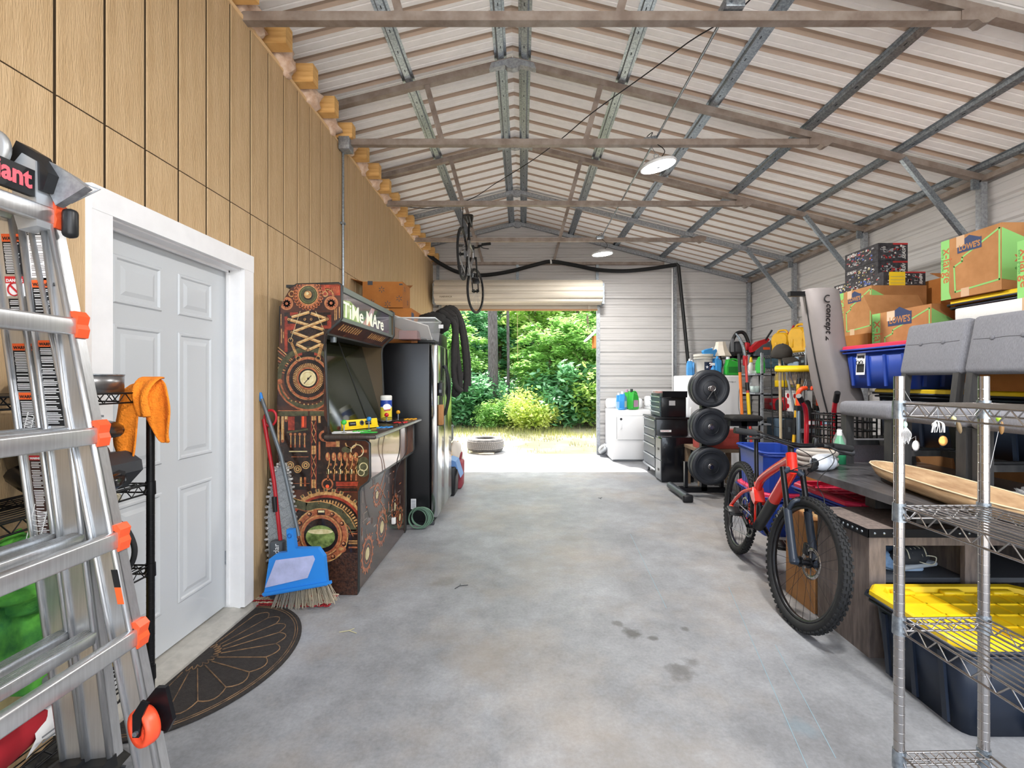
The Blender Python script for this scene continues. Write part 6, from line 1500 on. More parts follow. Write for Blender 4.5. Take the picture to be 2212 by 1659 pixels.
part('label_print', lb.torus(.016, .003, T(.14, .2338, .213) @ RX(93), 14, 4).torus(.016, .003, T(.18, .2338, .213) @ RX(93), 14, 4), INK, t)
part('label_text', MB().text('Greenmade', .017, T(.2, .2362, .244) @ RZ(180) @ RX(87), .0003), PAPER, t)
# ================================================================== CARTONS ON HIGH
GRB = mat('box_green', '#82bd6c', .8); LBL = mat('box_navy', '#2d3a5c', .7); REDT = mat('box_rust_text', '#b0603a', .8); GRT = mat('box_green_text', '#3b7d3c', .8)
def moving_box(label, loc, size, rz=0, mt=CARD, full=True, flaps=None):
    w, d, h = size
    t = carton('moving_box', label, loc, size, rz, mt, flaps, tape=False, group='printed moving boxes')
    F = T(-w/2-.0006, d/2, 0) @ Mx(((0, 0, -1, 0), (-1, 0, 0, 0), (0, 1, 0, 0), (0, 0, 0, 1)))
    part('green_band', MB().prism([(0, 0), (.19*d, 0), (.15*d, .12*h), (.155*d, h), (0, h)], 0, .0006, F), GRB, t)
    path = [(.26*d, .1*h), (.24*d, .52*h), (.38*d, .58*h), (.38*d, .64*h), (.97*d, .93*h), (.97*d, .16*h), (.26*d, .1*h)]
    m = MB()
    for i in range(len(path)-1):
        p, q = V(path[i]), V(path[i+1]); L = (q-p).length; m.box(-.004, L+.004, -.006, .006, 0, .0006, F @ T(p.x, p.y, 0) @ Mx.Rotation(math.atan2(q.y-p.y, q.x-p.x), 4, 'Z'))
    part('green_outline', m, GRB, t)
    E = F @ T(.3*d, .72*h, .0004); s = d/.5
    part('emblem', MB().prism([(0, 0), (.20*s, 0), (.20*s, .085*s), (.185*s, .085*s), (.10*s, .125*s), (.015*s, .085*s), (0, .085*s)], 0, .0006, E), LBL, t)
    part('emblem_lettering', MB().text("LOWE'S", .062*s, E @ T(.012*s, .018*s, .0008), .0003, bold=.002, xs=.82), CARD, t)
    part('size_text', MB().text('x-large', .105*s, F @ T(.05*d, .86*h, .0008) @ RZ(-90), .0003, bold=.001), REDT, t)
    part('size_text_small', MB().text('extra grande', .036*s, F @ T(.015*d, .86*h, .0008) @ RZ(-90), .0003), GRT, t)
    G = T(-w/2, -d/2-.0006, 0) @ RX(90)
    part('green_panel', MB().prism([(0, .16*h), (.6*w, .05*h), (w, .05*h), (w, .55*h), (.35*w, .72*h), (0, .93*h)], 0, .0006, G), GRB, t)
    part('size_text', MB().text('x-large', .11*s, G @ T(.14*w, .42*h, .0008), .0003, bold=.001), REDT, t)
    part('size_text_small', MB().text('extra grande', .04*s, G @ T(.14*w, .3*h, .0008), .0003), GRT, t)
    for q0, q1, q2, q3 in ((.28, .42, .82, 1), (.36, .5, 0, .14)): part('clear_tape', MB().box(q0*d, q1*d, q2*h, q3*h, 0, .0012, F), mat('clear_tape', '#c7a889', .15), t)
    return t
t = thing('wire_rack', 'black wire rack against right wall holding moving boxes', 'shelving', (3.44, 2.5, 0))
wire_unit(t, .62, 2.75, (.15, .8, 1.552), 1.548, bw, .0135, .0022, .03, rings=False)
t = thing('wire_rack', 'tall black wire rack near the grey machine cover', 'shelving', (3.28, 4.28, 0)) if False else None
moving_box('moving box with green print on the rack beside grey cover', (3.56, 4.62, 1.87), (.52, .45, .45), 0)
carton('carton', 'plain brown carton under the green printed moving box', (3.54, 4.72, 1.556), (.56, .66, .312), 0, CARDD)
moving_box('open moving box with green print behind the blue tote', (3.48, 3.97, 1.556), (.52, .62, .47), 0, CARD, flaps=[('x+', 25), ('y+', 60)])
tote('storage_tote', 'dark tote with yellow lid under the highest moving box', (3.52, 3.18, 1.556), (.80, .56, .47), TB, YEL, 90)
moving_box('largest moving box at upper right, on a yellow lid', (3.52, 3.34, 2.03), (.62, .45, .45), 0)
carton('carton', 'brown carton under the white foam slab', (3.12, 2.70, 1.356), (.46, .60, .43), 0, CARDD)
t = thing('foam_slab', 'white foam packing slab lying behind the chair backs', 'foam', (3.12, 2.72, 1.787)); part('slab', MB().rbox(-.24, .3, -.5, .38, 0, .11, .01), mat('foam_white', '#dcdcda', .8, bump=.2, bscale=120), t); part('tape', MB().box(-.2405, -.24, -.1, -.04, 0, .11), mat('clear_tape', '#c7a889', .15), t)
moving_box('tilted moving box at the right edge on white foam', (3.18, 2.60, 1.90), (.40, .40, .36), -6)
carton('carton', 'open brown carton with handle hole against right wall', (4.02, 4.55, 1.87), (.30, .5, .5), 0, CARDD, flaps=[('y-', 150)])
tt = carton('carton', 'brown carton supporting the right-wall open carton', (4.06, 4.55, 1.40), (.30, .5, .468), 0, CARDD)
# model car boxes
BX = mat('toybox_black', '#1d1b1e', .65, col2='#3c3a3f', scale=30, detail=8)
def toybox(label, loc, size, seed, extra=None):
    w, d, h = size; t = thing('model_car_box', label, 'box', loc, 0, 'model car boxes'); rr = random.Random(seed)
    part('carton', MB().box(-w/2, w/2, -d/2, d/2, 0, h), BX, t)
    F = T(-w/2-.0005, d/2, 0) @ Mx(((0, 0, -1, 0), (-1, 0, 0, 0), (0, 1, 0, 0), (0, 0, 0, 1))); G = T(-w/2, -d/2-.0005, 0) @ RX(90)
    cols = [mat('tp_grey', '#8b8a8c', .4), mat('tp_red', '#a52a2a', .4), mat('tp_blue', '#3a55a0', .4), mat('tp_tan', '#a99a62', .4), mat('tp_white', '#c9c6c2', .4)]
    ms = [MB() for _ in cols]
    for k in range(int(60*d*h/.1)):
        x, y = rr.uniform(.02, d-.06), rr.uniform(.02, h-.03); a = rr.uniform(.012, .04); b2 = rr.uniform(.006, .02); c = rr.choice([0, 0, 0, 4, 1, 2, 3])
        ms[c].prism([(x, y), (x+a, y+.2*b2), (x+a*.9, y+b2), (x+a*.2, y+b2*1.2)], 0, .0004, F)
    for k in range(int(40*w*h/.05)):
        x, y = rr.uniform(.02, w-.05), rr.uniform(.015, h-.03); a = rr.uniform(.012, .035); b2 = rr.uniform(.006, .025); c = rr.choice([0, 0, 4, 1, 0]); ms[c].prism([(x, y), (x+a, y), (x+a*.8, y+b2), (x+a*.15, y+b2)], 0, .0004, G)
    for c, m in zip(cols, ms):
        if m.v: part('printed_picture', m, c, t)
    part('title', MB().text('SLASH', h*.22, F @ T(.03, h*.74, .0008), .0003, shear=.3, bold=.001, xs=1.3), cols[4], t)
    part('title', MB().text('SLASH', h*.26, G @ T(w*.92, h*.1, .0008) @ RZ(90), .0003, shear=.3, bold=.001), cols[4], t)
    part('red_band', MB().box(w*.5, w, h*.9, h, 0, .0006, G), cols[1], t)
    return t
toybox('long black model car box lying lowest on moving box', (3.64, 4.78, 2.322), (.40, .70, .135), 1)
t = thing('yellow_manual', 'yellow printed panel at the end of lowest model car box', 'panel', (3.47, 4.425, 2.325)); part('panel', MB().box(.02, .17, -.004, .0, 0, .128), YEL, t); part('print', MB().box(.03, .16, -.0046, -.004, .02, .025).box(.03, .16, -.0046, -.004, .05, .055).box(.03, .16, -.0046, -.004, .08, .085), mat('tp_tan', '#a99a62', .4), t)
toybox('black model car box with green car picture, middle of the pile', (3.745, 4.94, 2.458), (.30, .48, .17), 2)
toybox('black model car box with red top edge, topmost of the pile', (3.745, 4.94, 2.63), (.30, .48, .18), 3)

# ================================================================== CHAIRS, DARK TABLE, RUSTIC CABINET
FAB = mat('grey_linen', '#85868c', .95, col2='#73747b', scale=60, stretch=(1, 6, 1), bump=.4, bscale=220)
DW = mat('dark_espresso_wood', '#2b2b2d', .55, col2='#3d3c3b', scale=5, stretch=(6, 6, 1))
TT = .83
ch = thing('dining_chair', 'grey upholstered dining chair on the dark table, farthest', 'chair', (2.52, 3.13, TT), 0, 'upholstered chairs on the table')
def cushion(m, x0, x1, y0, y1, z0, z1, M=None): return m.rbox(x0, x1, y0, y1, z0, z1, .035, 3, M)
part('seat', cushion(MB(), -.24, .22, -.235, .235, .34, .445), FAB, ch)
bkM = T(.225, 0, .63) @ RY(11)
bk = part('backrest', MB().rbox(-.03, .05, -.235, .235, .0, .36, .03, 3, bkM), FAB, ch)
for y in (-.085, .085): part('button', MB().blob((0, 0, 0), (.006, .014, .014), 0, 1, 0, 10, 6, bkM @ T(-.033, y, .21)), mat('button_grey', '#6b6c72', .9), bk)
part('tuft_line', MB().tube([bkM @ V((-.031, -.2, .212)), bkM @ V((-.0305, -.085, .208)), bkM @ V((-.031, 0, .212)), bkM @ V((-.0305, .085, .208)), bkM @ V((-.031, .2, .212))], .0025, 5), mat('button_grey', '#6b6c72', .9), bk)
for y in (-.2, .2):
    part('leg', MB().box(-.22, -.165, y-.028, y+.028, 0, .345), DW, ch)
    part('leg', bar(MB(), (.26, y, 0), (.20, y, .36), .05, .045), DW, ch)
    part('back_post', bar(MB(), (.20, y, .36), (.235, y, .66), .045, .04), DW, ch)
    part('side_stretcher', MB().box(-.17, .23, y-.015, y+.015, .13, .165), DW, ch)
part('cross_stretcher', MB().box(.02, .05, -.2, .2, .13, .165), DW, ch)
copy_tree(ch, loc=(2.52, 2.64, TT), label='grey upholstered dining chair on the dark table, middle one')
copy_tree(ch, loc=(2.52, 2.15, TT), label='grey upholstered dining chair on the dark table, nearest the camera')
c4 = copy_tree(ch, loc=(2.62, 3.79, .0), rz=-90, label='grey upholstered dining chair standing on floor behind the table')
t = thing('dark_table', 'dark grained wooden table top resting on the rustic cabinet', 'table', (0, 0, 0))
DT = mat('dark_tabletop', '#3b3a3c', .32, col2='#59585a', scale=7, stretch=(14, 1.2, 1), coat=.15)
for k in range(5):
    x0 = 1.88+k*.2; part('top_board', MB().box(x0+.0008, x0+.1992, 1.62, 3.36, TT-.045, TT), DT, t)
for ya in (2.42, 2.7): part('apron', MB().box(2.05, 2.8, ya, ya+.08, .676, TT-.045), DW, t)
for ya in (1.68, 3.24): part('support', MB().box(2.76, 2.85, ya, ya+.09, .0, TT-.045), DW, t)
RW = mat('weathered_wood', '#5d5450', .7, col2='#7d706a', scale=5, stretch=(9, 9, 1.2), bump=.15, bscale=50, detail=7)
t = thing('rustic_cabinet', 'weathered wood media cabinet with black riveted straps', 'cabinet', (0, 0, 0))
X0c, X1c, Y0c, Y1c, Hc = 1.775, 2.87, 2.386, 2.80, .66
part('top_panel', MB().box(X0c-.012, X1c+.012, Y0c-.012, Y1c, Hc-.03, Hc), RW, t)
for k in range(4): y0 = Y0c+.02+k*.098; part('side_board', MB().box(X0c+.001, X0c+.025, y0+.001, y0+.097, .0, Hc-.03), RW, t)
part('side_panel', MB().box(X1c-.03, X1c, Y0c, Y1c, 0, Hc-.03), RW, t)
for xa, xb in ((X0c, X0c+.085), (2.265, 2.385), (2.78, X1c)): part('stile', MB().box(xa, xb, Y0c-.006, Y0c+.02, 0, Hc-.03), RW, t)
part('top_rail', MB().box(X0c+.085, X1c-.09, Y0c-.004, Y0c+.02, .575, Hc-.03), RW, t); part('bottom_rail', MB().box(X0c+.085, X1c-.09, Y0c-.004, Y0c+.02, 0, .09), RW, t)
part('inner_shelf', MB().box(X0c+.025, X1c-.03, Y0c+.02, Y1c-.02, .375, .40), mat('shelf_dark', '#45474c', .5), t); part('bottom', MB().box(X0c+.025, X1c-.03, Y0c+.02, Y1c-.02, .06, .085), mat('shelf_dark', '#45474c', .5), t); part('back', MB().box(X0c+.025, X1c-.03, Y1c-.02, Y1c, .06, Hc-.03), mat('cab_inside', '#0e0e10', .9), t); part('divider', MB().box(2.3, 2.35, Y0c+.02, Y1c-.02, .06, Hc-.03), RW, t)
sp2 = part('metal_strap', MB().box(X0c-.016, X1c+.016, Y0c-.018, Y0c-.010, Hc-.04, Hc+.002).box(X0c-.018, X0c-.010, Y0c-.018, Y1c, Hc-.04, Hc+.002), BLKM, t)
rv = MB()
for k in range(22):
    if k % 9 < 3: rv.blob((0, 0, 0), (.007, .004, .007), 0, 1, 0, 8, 6, T(X0c+.02+k*.048, Y0c-.0185, Hc-.019))
for k in range(5): rv.blob((0, 0, 0), (.004, .007, .007), 0, 1, 0, 8, 6, T(X0c-.0185, Y0c+.02+k*.035, Hc-.019))
part('rivets', rv, STEELB, sp2)
# shoes and jeans in the cabinet
t = thing('folded_jeans', 'light blue jeans folded in the rustic cabinet', 'jeans', (1.99, 2.60, .401)); part('cloth', MB().blob((-.04, 0, .05), (.15, .14, .07), .35, 2.5, 6, 24, 14, flat=.002), mat('denim', '#5c7695', .9, var=.2, scale=40), t); part('hem', MB().blob((.06, -.06, .015), (.13, .08, .02), .2, 2, 4, 20, 8, flat=.001), mat('denim_light', '#8fa3bb', .9), t)
t = thing('sneaker', 'dark sneaker with pale laces in the rustic cabinet', 'shoe', (2.08, 2.50, .425), 15)
part('upper', MB().blob((0, 0, .05), (.13, .05, .055), .18, 2.5, 2, 24, 14, flat=.012), mat('shoe_dark', '#20242b', .7), t); part('sole', MB().rbox(-.13, .14, -.05, .05, 0, .025, .012), mat('shoe_sole', '#9aa2ab', .6), t)
ls = MB()
for k in range(5): ls.tube(smoothline([(-.06+.03*k, -.045, .06), (-.05+.03*k, -.02, .1), (-.03+.03*k, .03, .09)]), .003, 4)
part('laces', ls.tube(smoothline([(.0, -.05, .04), (.08, -.06, .02), (.12, -.05, .05), (.05, -.055, .07)]), .003, 4), mat('lace', '#b9b7a6', .8), t)
# dough bowl, lamp globe, foil
t = thing('dough_bowl', 'long carved pale wood dough bowl on the dark table', 'bowl', (2.105, 2.30, TT+.001), 80)
PW = mat('carved_wood', '#b79a76', .7, col2='#8f6f4e', scale=4, stretch=(1, 6, 6), bump=.1)
rows = []; n = 22
for prof_ in ((.6, .5, 0), (.9, .92, .03), (1.0, 1.0, .085), (.96, .9, .086), (.85, .75, .035), (.5, .4, .018)):
    rows.append([V((.62*prof_[0]*math.copysign(abs(math.cos(2*PI*k/n))**.75, math.cos(2*PI*k/n)), .135*prof_[1]*math.sin(2*PI*k/n), prof_[2])) for k in range(n)])
part('shell', MB().grid(rows, True, True).add(rows[0], [list(range(n))[::-1]]).add(rows[-1], [list(range(n))]), PW, t)
part('carved_rim', MB().tube([p+V((0, 0, .001)) for p in rows[2]], .004, 5, closed=True), mat('rim_pale', '#d8c3a2', .7), t)
t = thing('lamp_globe', 'white glass lamp globe lying on the dark table corner', 'lamp globe', (1.99, 3.05, TT+.056), 200)
part('globe', MB().lathe([(0, -.06), (.04, -.058), (.054, -.03), (.055, .05), (.045, .09), (.03, .10)], 22, RY(90)), mat('opal_glass', '#d5dbe3', .25), t); part('socket', MB().cyl((.09, 0, -.02), (.17, .02, -.04), .022, .016), BLK, t)
t = thing('plastic_wrap', 'crumpled clear plastic wrap on table at right edge', 'wrap', (2.42, 2.22, TT+.001)); part('film', MB().blob((0, 0, .03), (.07, .05, .04), .7, 5, 3, 24, 16, flat=.001), CLR, t); part('fold', MB().blob((.05, .02, .02), (.04, .03, .03), .7, 6, 5, 16, 10, flat=.001), CLR, t)
# ================================================================== BICYCLES
def spokes_mb(R1, n=28, hw=.03, z=0):
    m = MB()
    for k in range(n):
        a = 2*PI*k/n; b2 = a+(.5 if k % 2 else -.5); s = 1 if (k//2) % 2 else -1
        m.cyl((.02*math.cos(b2), s*hw, .02*math.sin(b2)), (R1*math.cos(a), 0, R1*math.sin(a)), .0011, n=4, caps=False)
    return m
def build_bike(root, st):
    r, wb = st['r'], st['wb']; tr = st['tr']
    ax = V((-.407, 0, .914)); crown = V((wb-.257, 0, r+.465*st['fk'])); 
    SM = T(crown) @ Mx.Rotation(R(st['steer']), 4, ax) @ T(-crown)
    def wheel(name, c, M, rot):
        w = part(name, MB(M).torus(r-tr, tr, T(c) @ RX(90), 56, 10), st['tire'], root)
        if st['knob']:
            kb = MB(M)
            for row, yy, rad in ((0, -.021, r-.006), (1, -.007, r), (2, .007, r), (3, .021, r-.006)):
                for k in range(64):
                    a = 360*(k+.5*(row % 2))/64; kb.box(rad-.006, rad+.003, yy-.0052, yy+.0052, -.009, .009, T(c) @ RY(a))
            part('tread_knobs', kb, st['tire'], w)
        part('rim', MB(M).lathe([(r-2*tr-.012, -.012), (r-2*tr+.006, -.014), (r-2*tr+.006, .014), (r-2*tr-.012, .012)], 56, T(c) @ RX(90), closed=True), st['rim'], w)
        part('spokes', MB(M @ T(c)).add(*(lambda s: (s.v, s.f))(spokes_mb(r-2*tr-.008))), st['spoke'], w)
        part('hub', MB(M).cyl(c+V((0, -.055, 0)), c+V((0, .055, 0)), .016).cyl(c+V((0, .02, 0)), c+V((0, .03, 0)), .03).cyl(c+V((0, -.03, 0)), c+V((0, -.02, 0)), .03), BLKM, w)
        if rot:
            y = .038
            ro = MB(M).lathe([(.066, -.001), (.09, -.001), (.09, .001), (.066, .001)], 40, T(c+V((0, y, 0))) @ RX(90), closed=True)
            for k in range(6): ro.box(.015, .07, -.001, .001, -.005, .005, T(c+V((0, y, 0))) @ RY(60*k+15))
            part('brake_rotor', ro, CHROME, w)
        return w
    rc, fc = V((0, 0, r)), V((wb, 0, r))
    wheel('rear_wheel', rc, Mx(), st['knob']); wheel('front_wheel', fc, SM, st['knob'])
    bb = V((.44, 0, r-.035)); ht = crown+ax*.13; hb = crown+ax*.015
    fm, fd = st['frame'], st['frame2']
    k = st['tube']
    st_top = V((.33, 0, .66 if st['knob'] else .78))
    part('head_tube', MB().tube([hb, ht], .028*k+.004, 14), fm, root)
    if st['knob']:
        part('top_tube', MB().tube(smoothline([ht-ax*.035, V((.72, 0, .845)), V((.5, 0, .735)), V((.405, 0, .67)), V((.375, 0, .60))]), [.032, .031, .03, .029, .028, .028, .028, .028, .028, .028, .028, .028, .028, .028, .028, .028, .028, .028, .028, .028, .028, .027, .026, .025, .024], 12), fm, root)
        mid = bb+(hb-bb)*.52
        part('down_tube', MB().tube([hb+V((-.01, 0, .01)), mid], .037, 14), fm, root); part('down_tube_guard', MB().tube([mid, bb+V((.02, 0, .01))], [.0385, .036], 14), fd, root)
        part('seat_tube', MB().tube([bb, V((.375, 0, .6)), st_top], [.024, .022, .021], 12), fm, root)
        for s in (-1, 1):
            part('seat_stay', MB().tube(smoothline([V((.36, s*.03, .60)), V((.2, s*.055, .53)), V((0, s*.068, r+.005))]), .0135, 8), fm, root)
            part('chain_stay', MB().tube(smoothline([bb+V((.0, s*.03, .01)), V((.2, s*.06, r-.01)), V((0, s*.068, r))]), .0155, 8), fm, root)
        part('rocker', MB().prism([(.33, .6), (.30, .57), (.37, .52), (.43, .5), (.45, .53), (.38, .62)], -.036, .036, RX(90)), fm, root)
        sh = part('shock', MB().tube([V((.43, 0, .52)), V((.47, 0, .36))], .019, 10), BLK, root); part('piggyback', MB().tube([V((.455, .0, .5)), V((.475, 0, .42))], .026, 10), BLKM, sh)
    else:
        part('top_tube', MB().tube([ht-ax*.03, st_top-V((0, 0, .03))], .016, 10), fm, root); part('down_tube', MB().tube([hb, bb], .019, 10), fm, root); part('seat_tube', MB().tube([bb, st_top], .016, 10), fm, root)
        for s in (-1, 1):
            part('seat_stay', MB().tube([st_top-V((0, -s*.02, .03)), V((0, s*.06, r))], .009, 8), fm, root); part('chain_stay', MB().tube([bb+V((0, s*.03, 0)), V((0, s*.06, r))], .01, 8), fm, root)
    sd_ = (st_top-bb).normalized(); sp_top = st_top+sd_*(.33 if st['knob'] else .24)
    part('seat_post', MB().tube([st_top-sd_*.08, sp_top], .0155, 10), BLKM, root); part('seat_clamp', MB().cyl(st_top-sd_*.012, st_top+sd_*.02, .024), BLK, root)
    sad = MB(); rows = []
    for i, (x, w_, z_) in enumerate(((-.13, .07, .03), (-.09, .075, .035), (-.02, .055, .03), (.05, .03, .025), (.11, .022, .022), (.14, .012, .015))):
        rows.append([sp_top+V((x, w_*math.cos(PI*q/8), z_+.018*math.sin(PI*q/8))) for q in range(9)])
    part('saddle', sad.grid(rows), BLK, root, mods=solid(.02)); part('saddle_rails', MB().tube([sp_top+V((-.1, .02, .03)), sp_top+V((.08, .02, .02))], .004, 5).tube([sp_top+V((-.1, -.02, .03)), sp_top+V((.08, -.02, .02))], .004, 5), STEEL, root)
    # fork
    perp = V((.914, 0, .407)); fk = MB(SM); fl = MB(SM)
    hw = .062 if st['knob'] else .045
    for s in (-1, 1):
        a = crown+V((0, s*hw, 0))+ax*.03; c = fc+V((0, s*hw, 0))
        off = c+ (a-c)*.52
        if st['knob']: fk.tube([a, off], .0175, 10); fl.tube([off+(a-c)*.01, c-(a-c)*.02], .0235, 10).cyl(c+V((0, s*.012, 0)), c-V((0, s*.02, 0)), .022)
        else: fk.tube([a, off, c], [.014, .012, .008], 8)
    part('fork_stanchions', fk, BLKM, root)
    if st['knob']:
        lw = part('fork_lowers', fl, st['fork'], root)
        arc = [crown+ax*-.215+V((.0, -hw, 0))]
        cc = fc+(crown-fc)*.56
        part('fork_arch', MB(SM).tube(smoothline([cc+V((0, -hw, -.03)), cc+V((.035, -hw*.9, .055)), cc+V((.04, 0, .075)), cc+V((.035, hw*.9, .055)), cc+V((0, hw, -.03))]), .013, 8), st['fork'], lw)
    part('fork_crown', MB(SM).tube(smoothline([crown+ax*.0+V((0, -hw, .0)), crown+ax*.02+V((0, -.03, 0)), crown+ax*.025, crown+ax*.02+V((0, .03, 0)), crown+V((0, hw, .0))]), .021*k, 8), st['fork'], root)
    # cockpit
    st0 = ht+ax*.05; sb = st0+V((.05, 0, .015)); W = st['bar']
    part('spacers', MB(SM).tube([ht, st0+ax*.02], .019, 10), BLK, root)
    part('stem', MB(SM).tube([st0, sb], .019, 8), BLKM, root)
    pts = [sb+V((-.035, -W/2, .03)), sb+V((-.015, -W*.28, .028)), sb+V((0, -.06, .004)), sb, sb+V((0, .06, .004)), sb+V((-.015, W*.28, .028)), sb+V((-.035, W/2, .03))]
    hbm = part('handlebar', MB(SM).tube(smoothline(pts), .015 if st['knob'] else .0125, 10), BLKM, root)
    for s in (-1, 1):
        e = sb+V((-.035, s*W/2, .03)); i_ = sb+V((-.024, s*(W/2-.135), .029))
        part('grip', MB(SM).tube([e, i_], .0205, 12), RUB, hbm)
        part('brake_lever', MB(SM).tube(smoothline([i_+V((.02, -s*.03, -.005)), i_+V((.055, s*.0, -.02)), i_+V((.06, s*.09, -.035))]), [.012]*1+[.007]*12, 6).rbox(-.014, .014, -.03, .03, -.014, .014, .006, 1, T(i_+V((.015, -s*.04, -.006)))), BLK, hbm)
    if st['knob']:
        part('phone_mount', MB(SM).rbox(-.012, .012, -.014, .014, -.012, .045, .004, 1, T(sb+V((.0, .12, .02)))), BLK, hbm)
        cb = MB(SM)
        cb.tube(smoothline([sb+V((0, W*.3, .015)), sb+V((.13, W*.22, .0)), sb+V((.16, .06, -.06)), sb+V((.08, -.02, -.14)), ht+V((.03, -.03, -.12))]), .0028, 5)
        cb.tube(smoothline([sb+V((0, -W*.3, .015)), sb+V((.14, -W*.15, .0)), sb+V((.15, .02, -.05)), sb+V((.08, .06, -.16)), ht+V((.02, .04, -.16))]), .0028, 5)
        cb.tube(smoothline([sb+V((0, W*.28, .012)), sb+V((.10, W*.25, -.06)), sb+V((.09, .12, -.2)), fc+V((-.05, .09, .35)), fc+V((-.04, .075, .1))]), .0028, 5)
        part('cables', cb, BLK, hbm)
        part('caliper', MB(SM).rbox(-.025, .025, .03, .055, -.035, .035, .008, 1, T(fc+V((-.065, 0, .06)))), BLK, root)
    # drivetrain on the right side (-y)
    yd = -.05
    cr = MB().lathe([(.06, -.002), (.078, -.002), (.078, .002), (.06, .002)], 40, T(bb+V((0, yd, 0))) @ RX(90), closed=True)
    for q in range(4): cr.box(.0, .065, -.002, .002, -.007, .007, T(bb+V((0, yd, 0))) @ RY(90*q+20))
    for q in range(32): cr.box(.077, .083, -.0015, .0015, -.003, .003, T(bb+V((0, yd, 0))) @ RY(360*q/32))
    dr = part('chainring', cr, BLKM, root)
    ca = R(st['crank']); cv = V((math.cos(ca), 0, math.sin(ca)))*.172
    part('crank_arm', MB().tube([bb+V((0, yd-.015, 0)), bb+cv+V((0, yd-.02, 0))], [.017, .012], 8).tube([bb+V((0, .05, 0)), bb-cv+V((0, .065, 0))], [.017, .012], 8).cyl(bb+V((0, -.06, 0)), bb+V((0, .06, 0)), .014), st['crankm'], root)
    for s, p in ((-1, bb+cv+V((0, yd-.075, 0))), (1, bb-cv+V((0, .12, 0)))):
        part('pedal', MB().rbox(-.05, .05, -.045, .045, -.009, .009, .006, 1, T(p) @ RY(25)).tube([p+V((-.05, -.048, .0)), p+V((.05, -.048, 0)), p+V((.05, .048, 0)), p+V((-.05, .048, 0))], .006, 5, closed=True), BLK, root)
    cs = MB()
    for q in range(8): cs.cyl(rc+V((0, -.03-.0035*q, 0)), rc+V((0, -.0315-.0035*q, 0)), (.085 if st['knob'] else .06)-.0075*q, n=26)
    part('cassette', cs, STEEL, root)
    part('derailleur', MB().rbox(-.02, .02, -.075, -.06, -.15, -.03, .006, 1, T(rc) @ RY(-18)).cyl(rc+V((.03, -.072, -.07)), rc+V((.03, -.06, -.07)), .022).cyl(rc+V((.055, -.072, -.145)), rc+V((.055, -.06, -.145)), .022), BLK, root)
    part('chain', MB().tube([bb+V((0, yd, .08)), rc+V((0, -.045, .05))], .004, 4).tube([bb+V((0, yd, -.08)), rc+V((.06, -.065, -.165))], .004, 4), STEEL, root)
MRED = mat('bike_red', '#d42a1e', .22, coat=.6)
mtb = thing('mountain_bicycle', 'red full-suspension mountain bicycle standing by the rustic cabinet', 'bicycle', (1.775, 3.88, 0), -98.6); mtb.rotation_euler = (R(-5.5), 0, R(-99.0))
build_bike(mtb, dict(r=.372, wb=1.20, tr=.028, fk=1.0, steer=9, tire=RUB, rim=mat('rim_black', '#2a2b2e', .3, .4), spoke=mat('spoke_dark', '#3a3a3d', .35, .8), knob=True, frame=MRED, frame2=mat('bike_charcoal', '#26282b', .5), fork=mat('fork_slate', '#2b333f', .35), tube=1.0, bar=.76, crank=-200, crankm=BLKM))
# tyre lettering
def arc_text(m, txt, rad, a0, da, size, M):
    for i, c in enumerate(txt): m.text(c, size, M @ RY(a0+da*i) @ T(0, 0, rad) @ RX(90), .0004)
fw = [o for o in mtb.children if o.name.startswith('front_wheel')][0]
lt = MB(); arc_text(lt, 'BONTRAGER', .325, -58, 4.2, .026, T(1.2, -.0295, .372) @ RZ(6)); part('tyre_lettering', lt, mat('tyre_print', '#9a9a98', .6), fw)
road = thing('hanging_bicycle', 'silver and black road bicycle hanging nose-down from the roof truss', 'bicycle')
f = V((.06, .93, -.30)).normalized(); u = V((.02, .3, .95)); l = u.cross(f).normalized(); u = f.cross(l)
o = V((-.77, 6.0, 3.05))-u*.335
road.matrix_world = Mx(((f.x, l.x, u.x, o.x), (f.y, l.y, u.y, o.y), (f.z, l.z, u.z, o.z), (0, 0, 0, 1)))
build_bike(road, dict(r=.335, wb=.98, tr=.014, fk=.82, steer=-12, tire=RUB, rim=BLKM, spoke=STEEL, knob=False, frame=mat('frame_silver', '#9b9ca0', .3, .6), frame2=BLK, fork=BLKM, tube=.8, bar=.52, crank=-120, crankm=STEELB))
single('bicycle_hook', MB().tube(smoothline([(-.76, 5.93, 3.69), (-.76, 5.96, 3.6), (-.765, 5.98, 3.42), (-.765, 6.02, 3.36), (-.765, 6.05, 3.42)]), .006, 6), BLKM, 'black hook on the truss holding the hanging bicycle', 'hook')

# ================================================================== CHROME SHELF IN THE FOREGROUND
ZT = [.396, .765, 1.075, 1.357]
cs_ = thing('chrome_shelf', 'chrome wire shelving unit in the right foreground', 'shelving', (1.124, .30, 0), 0)
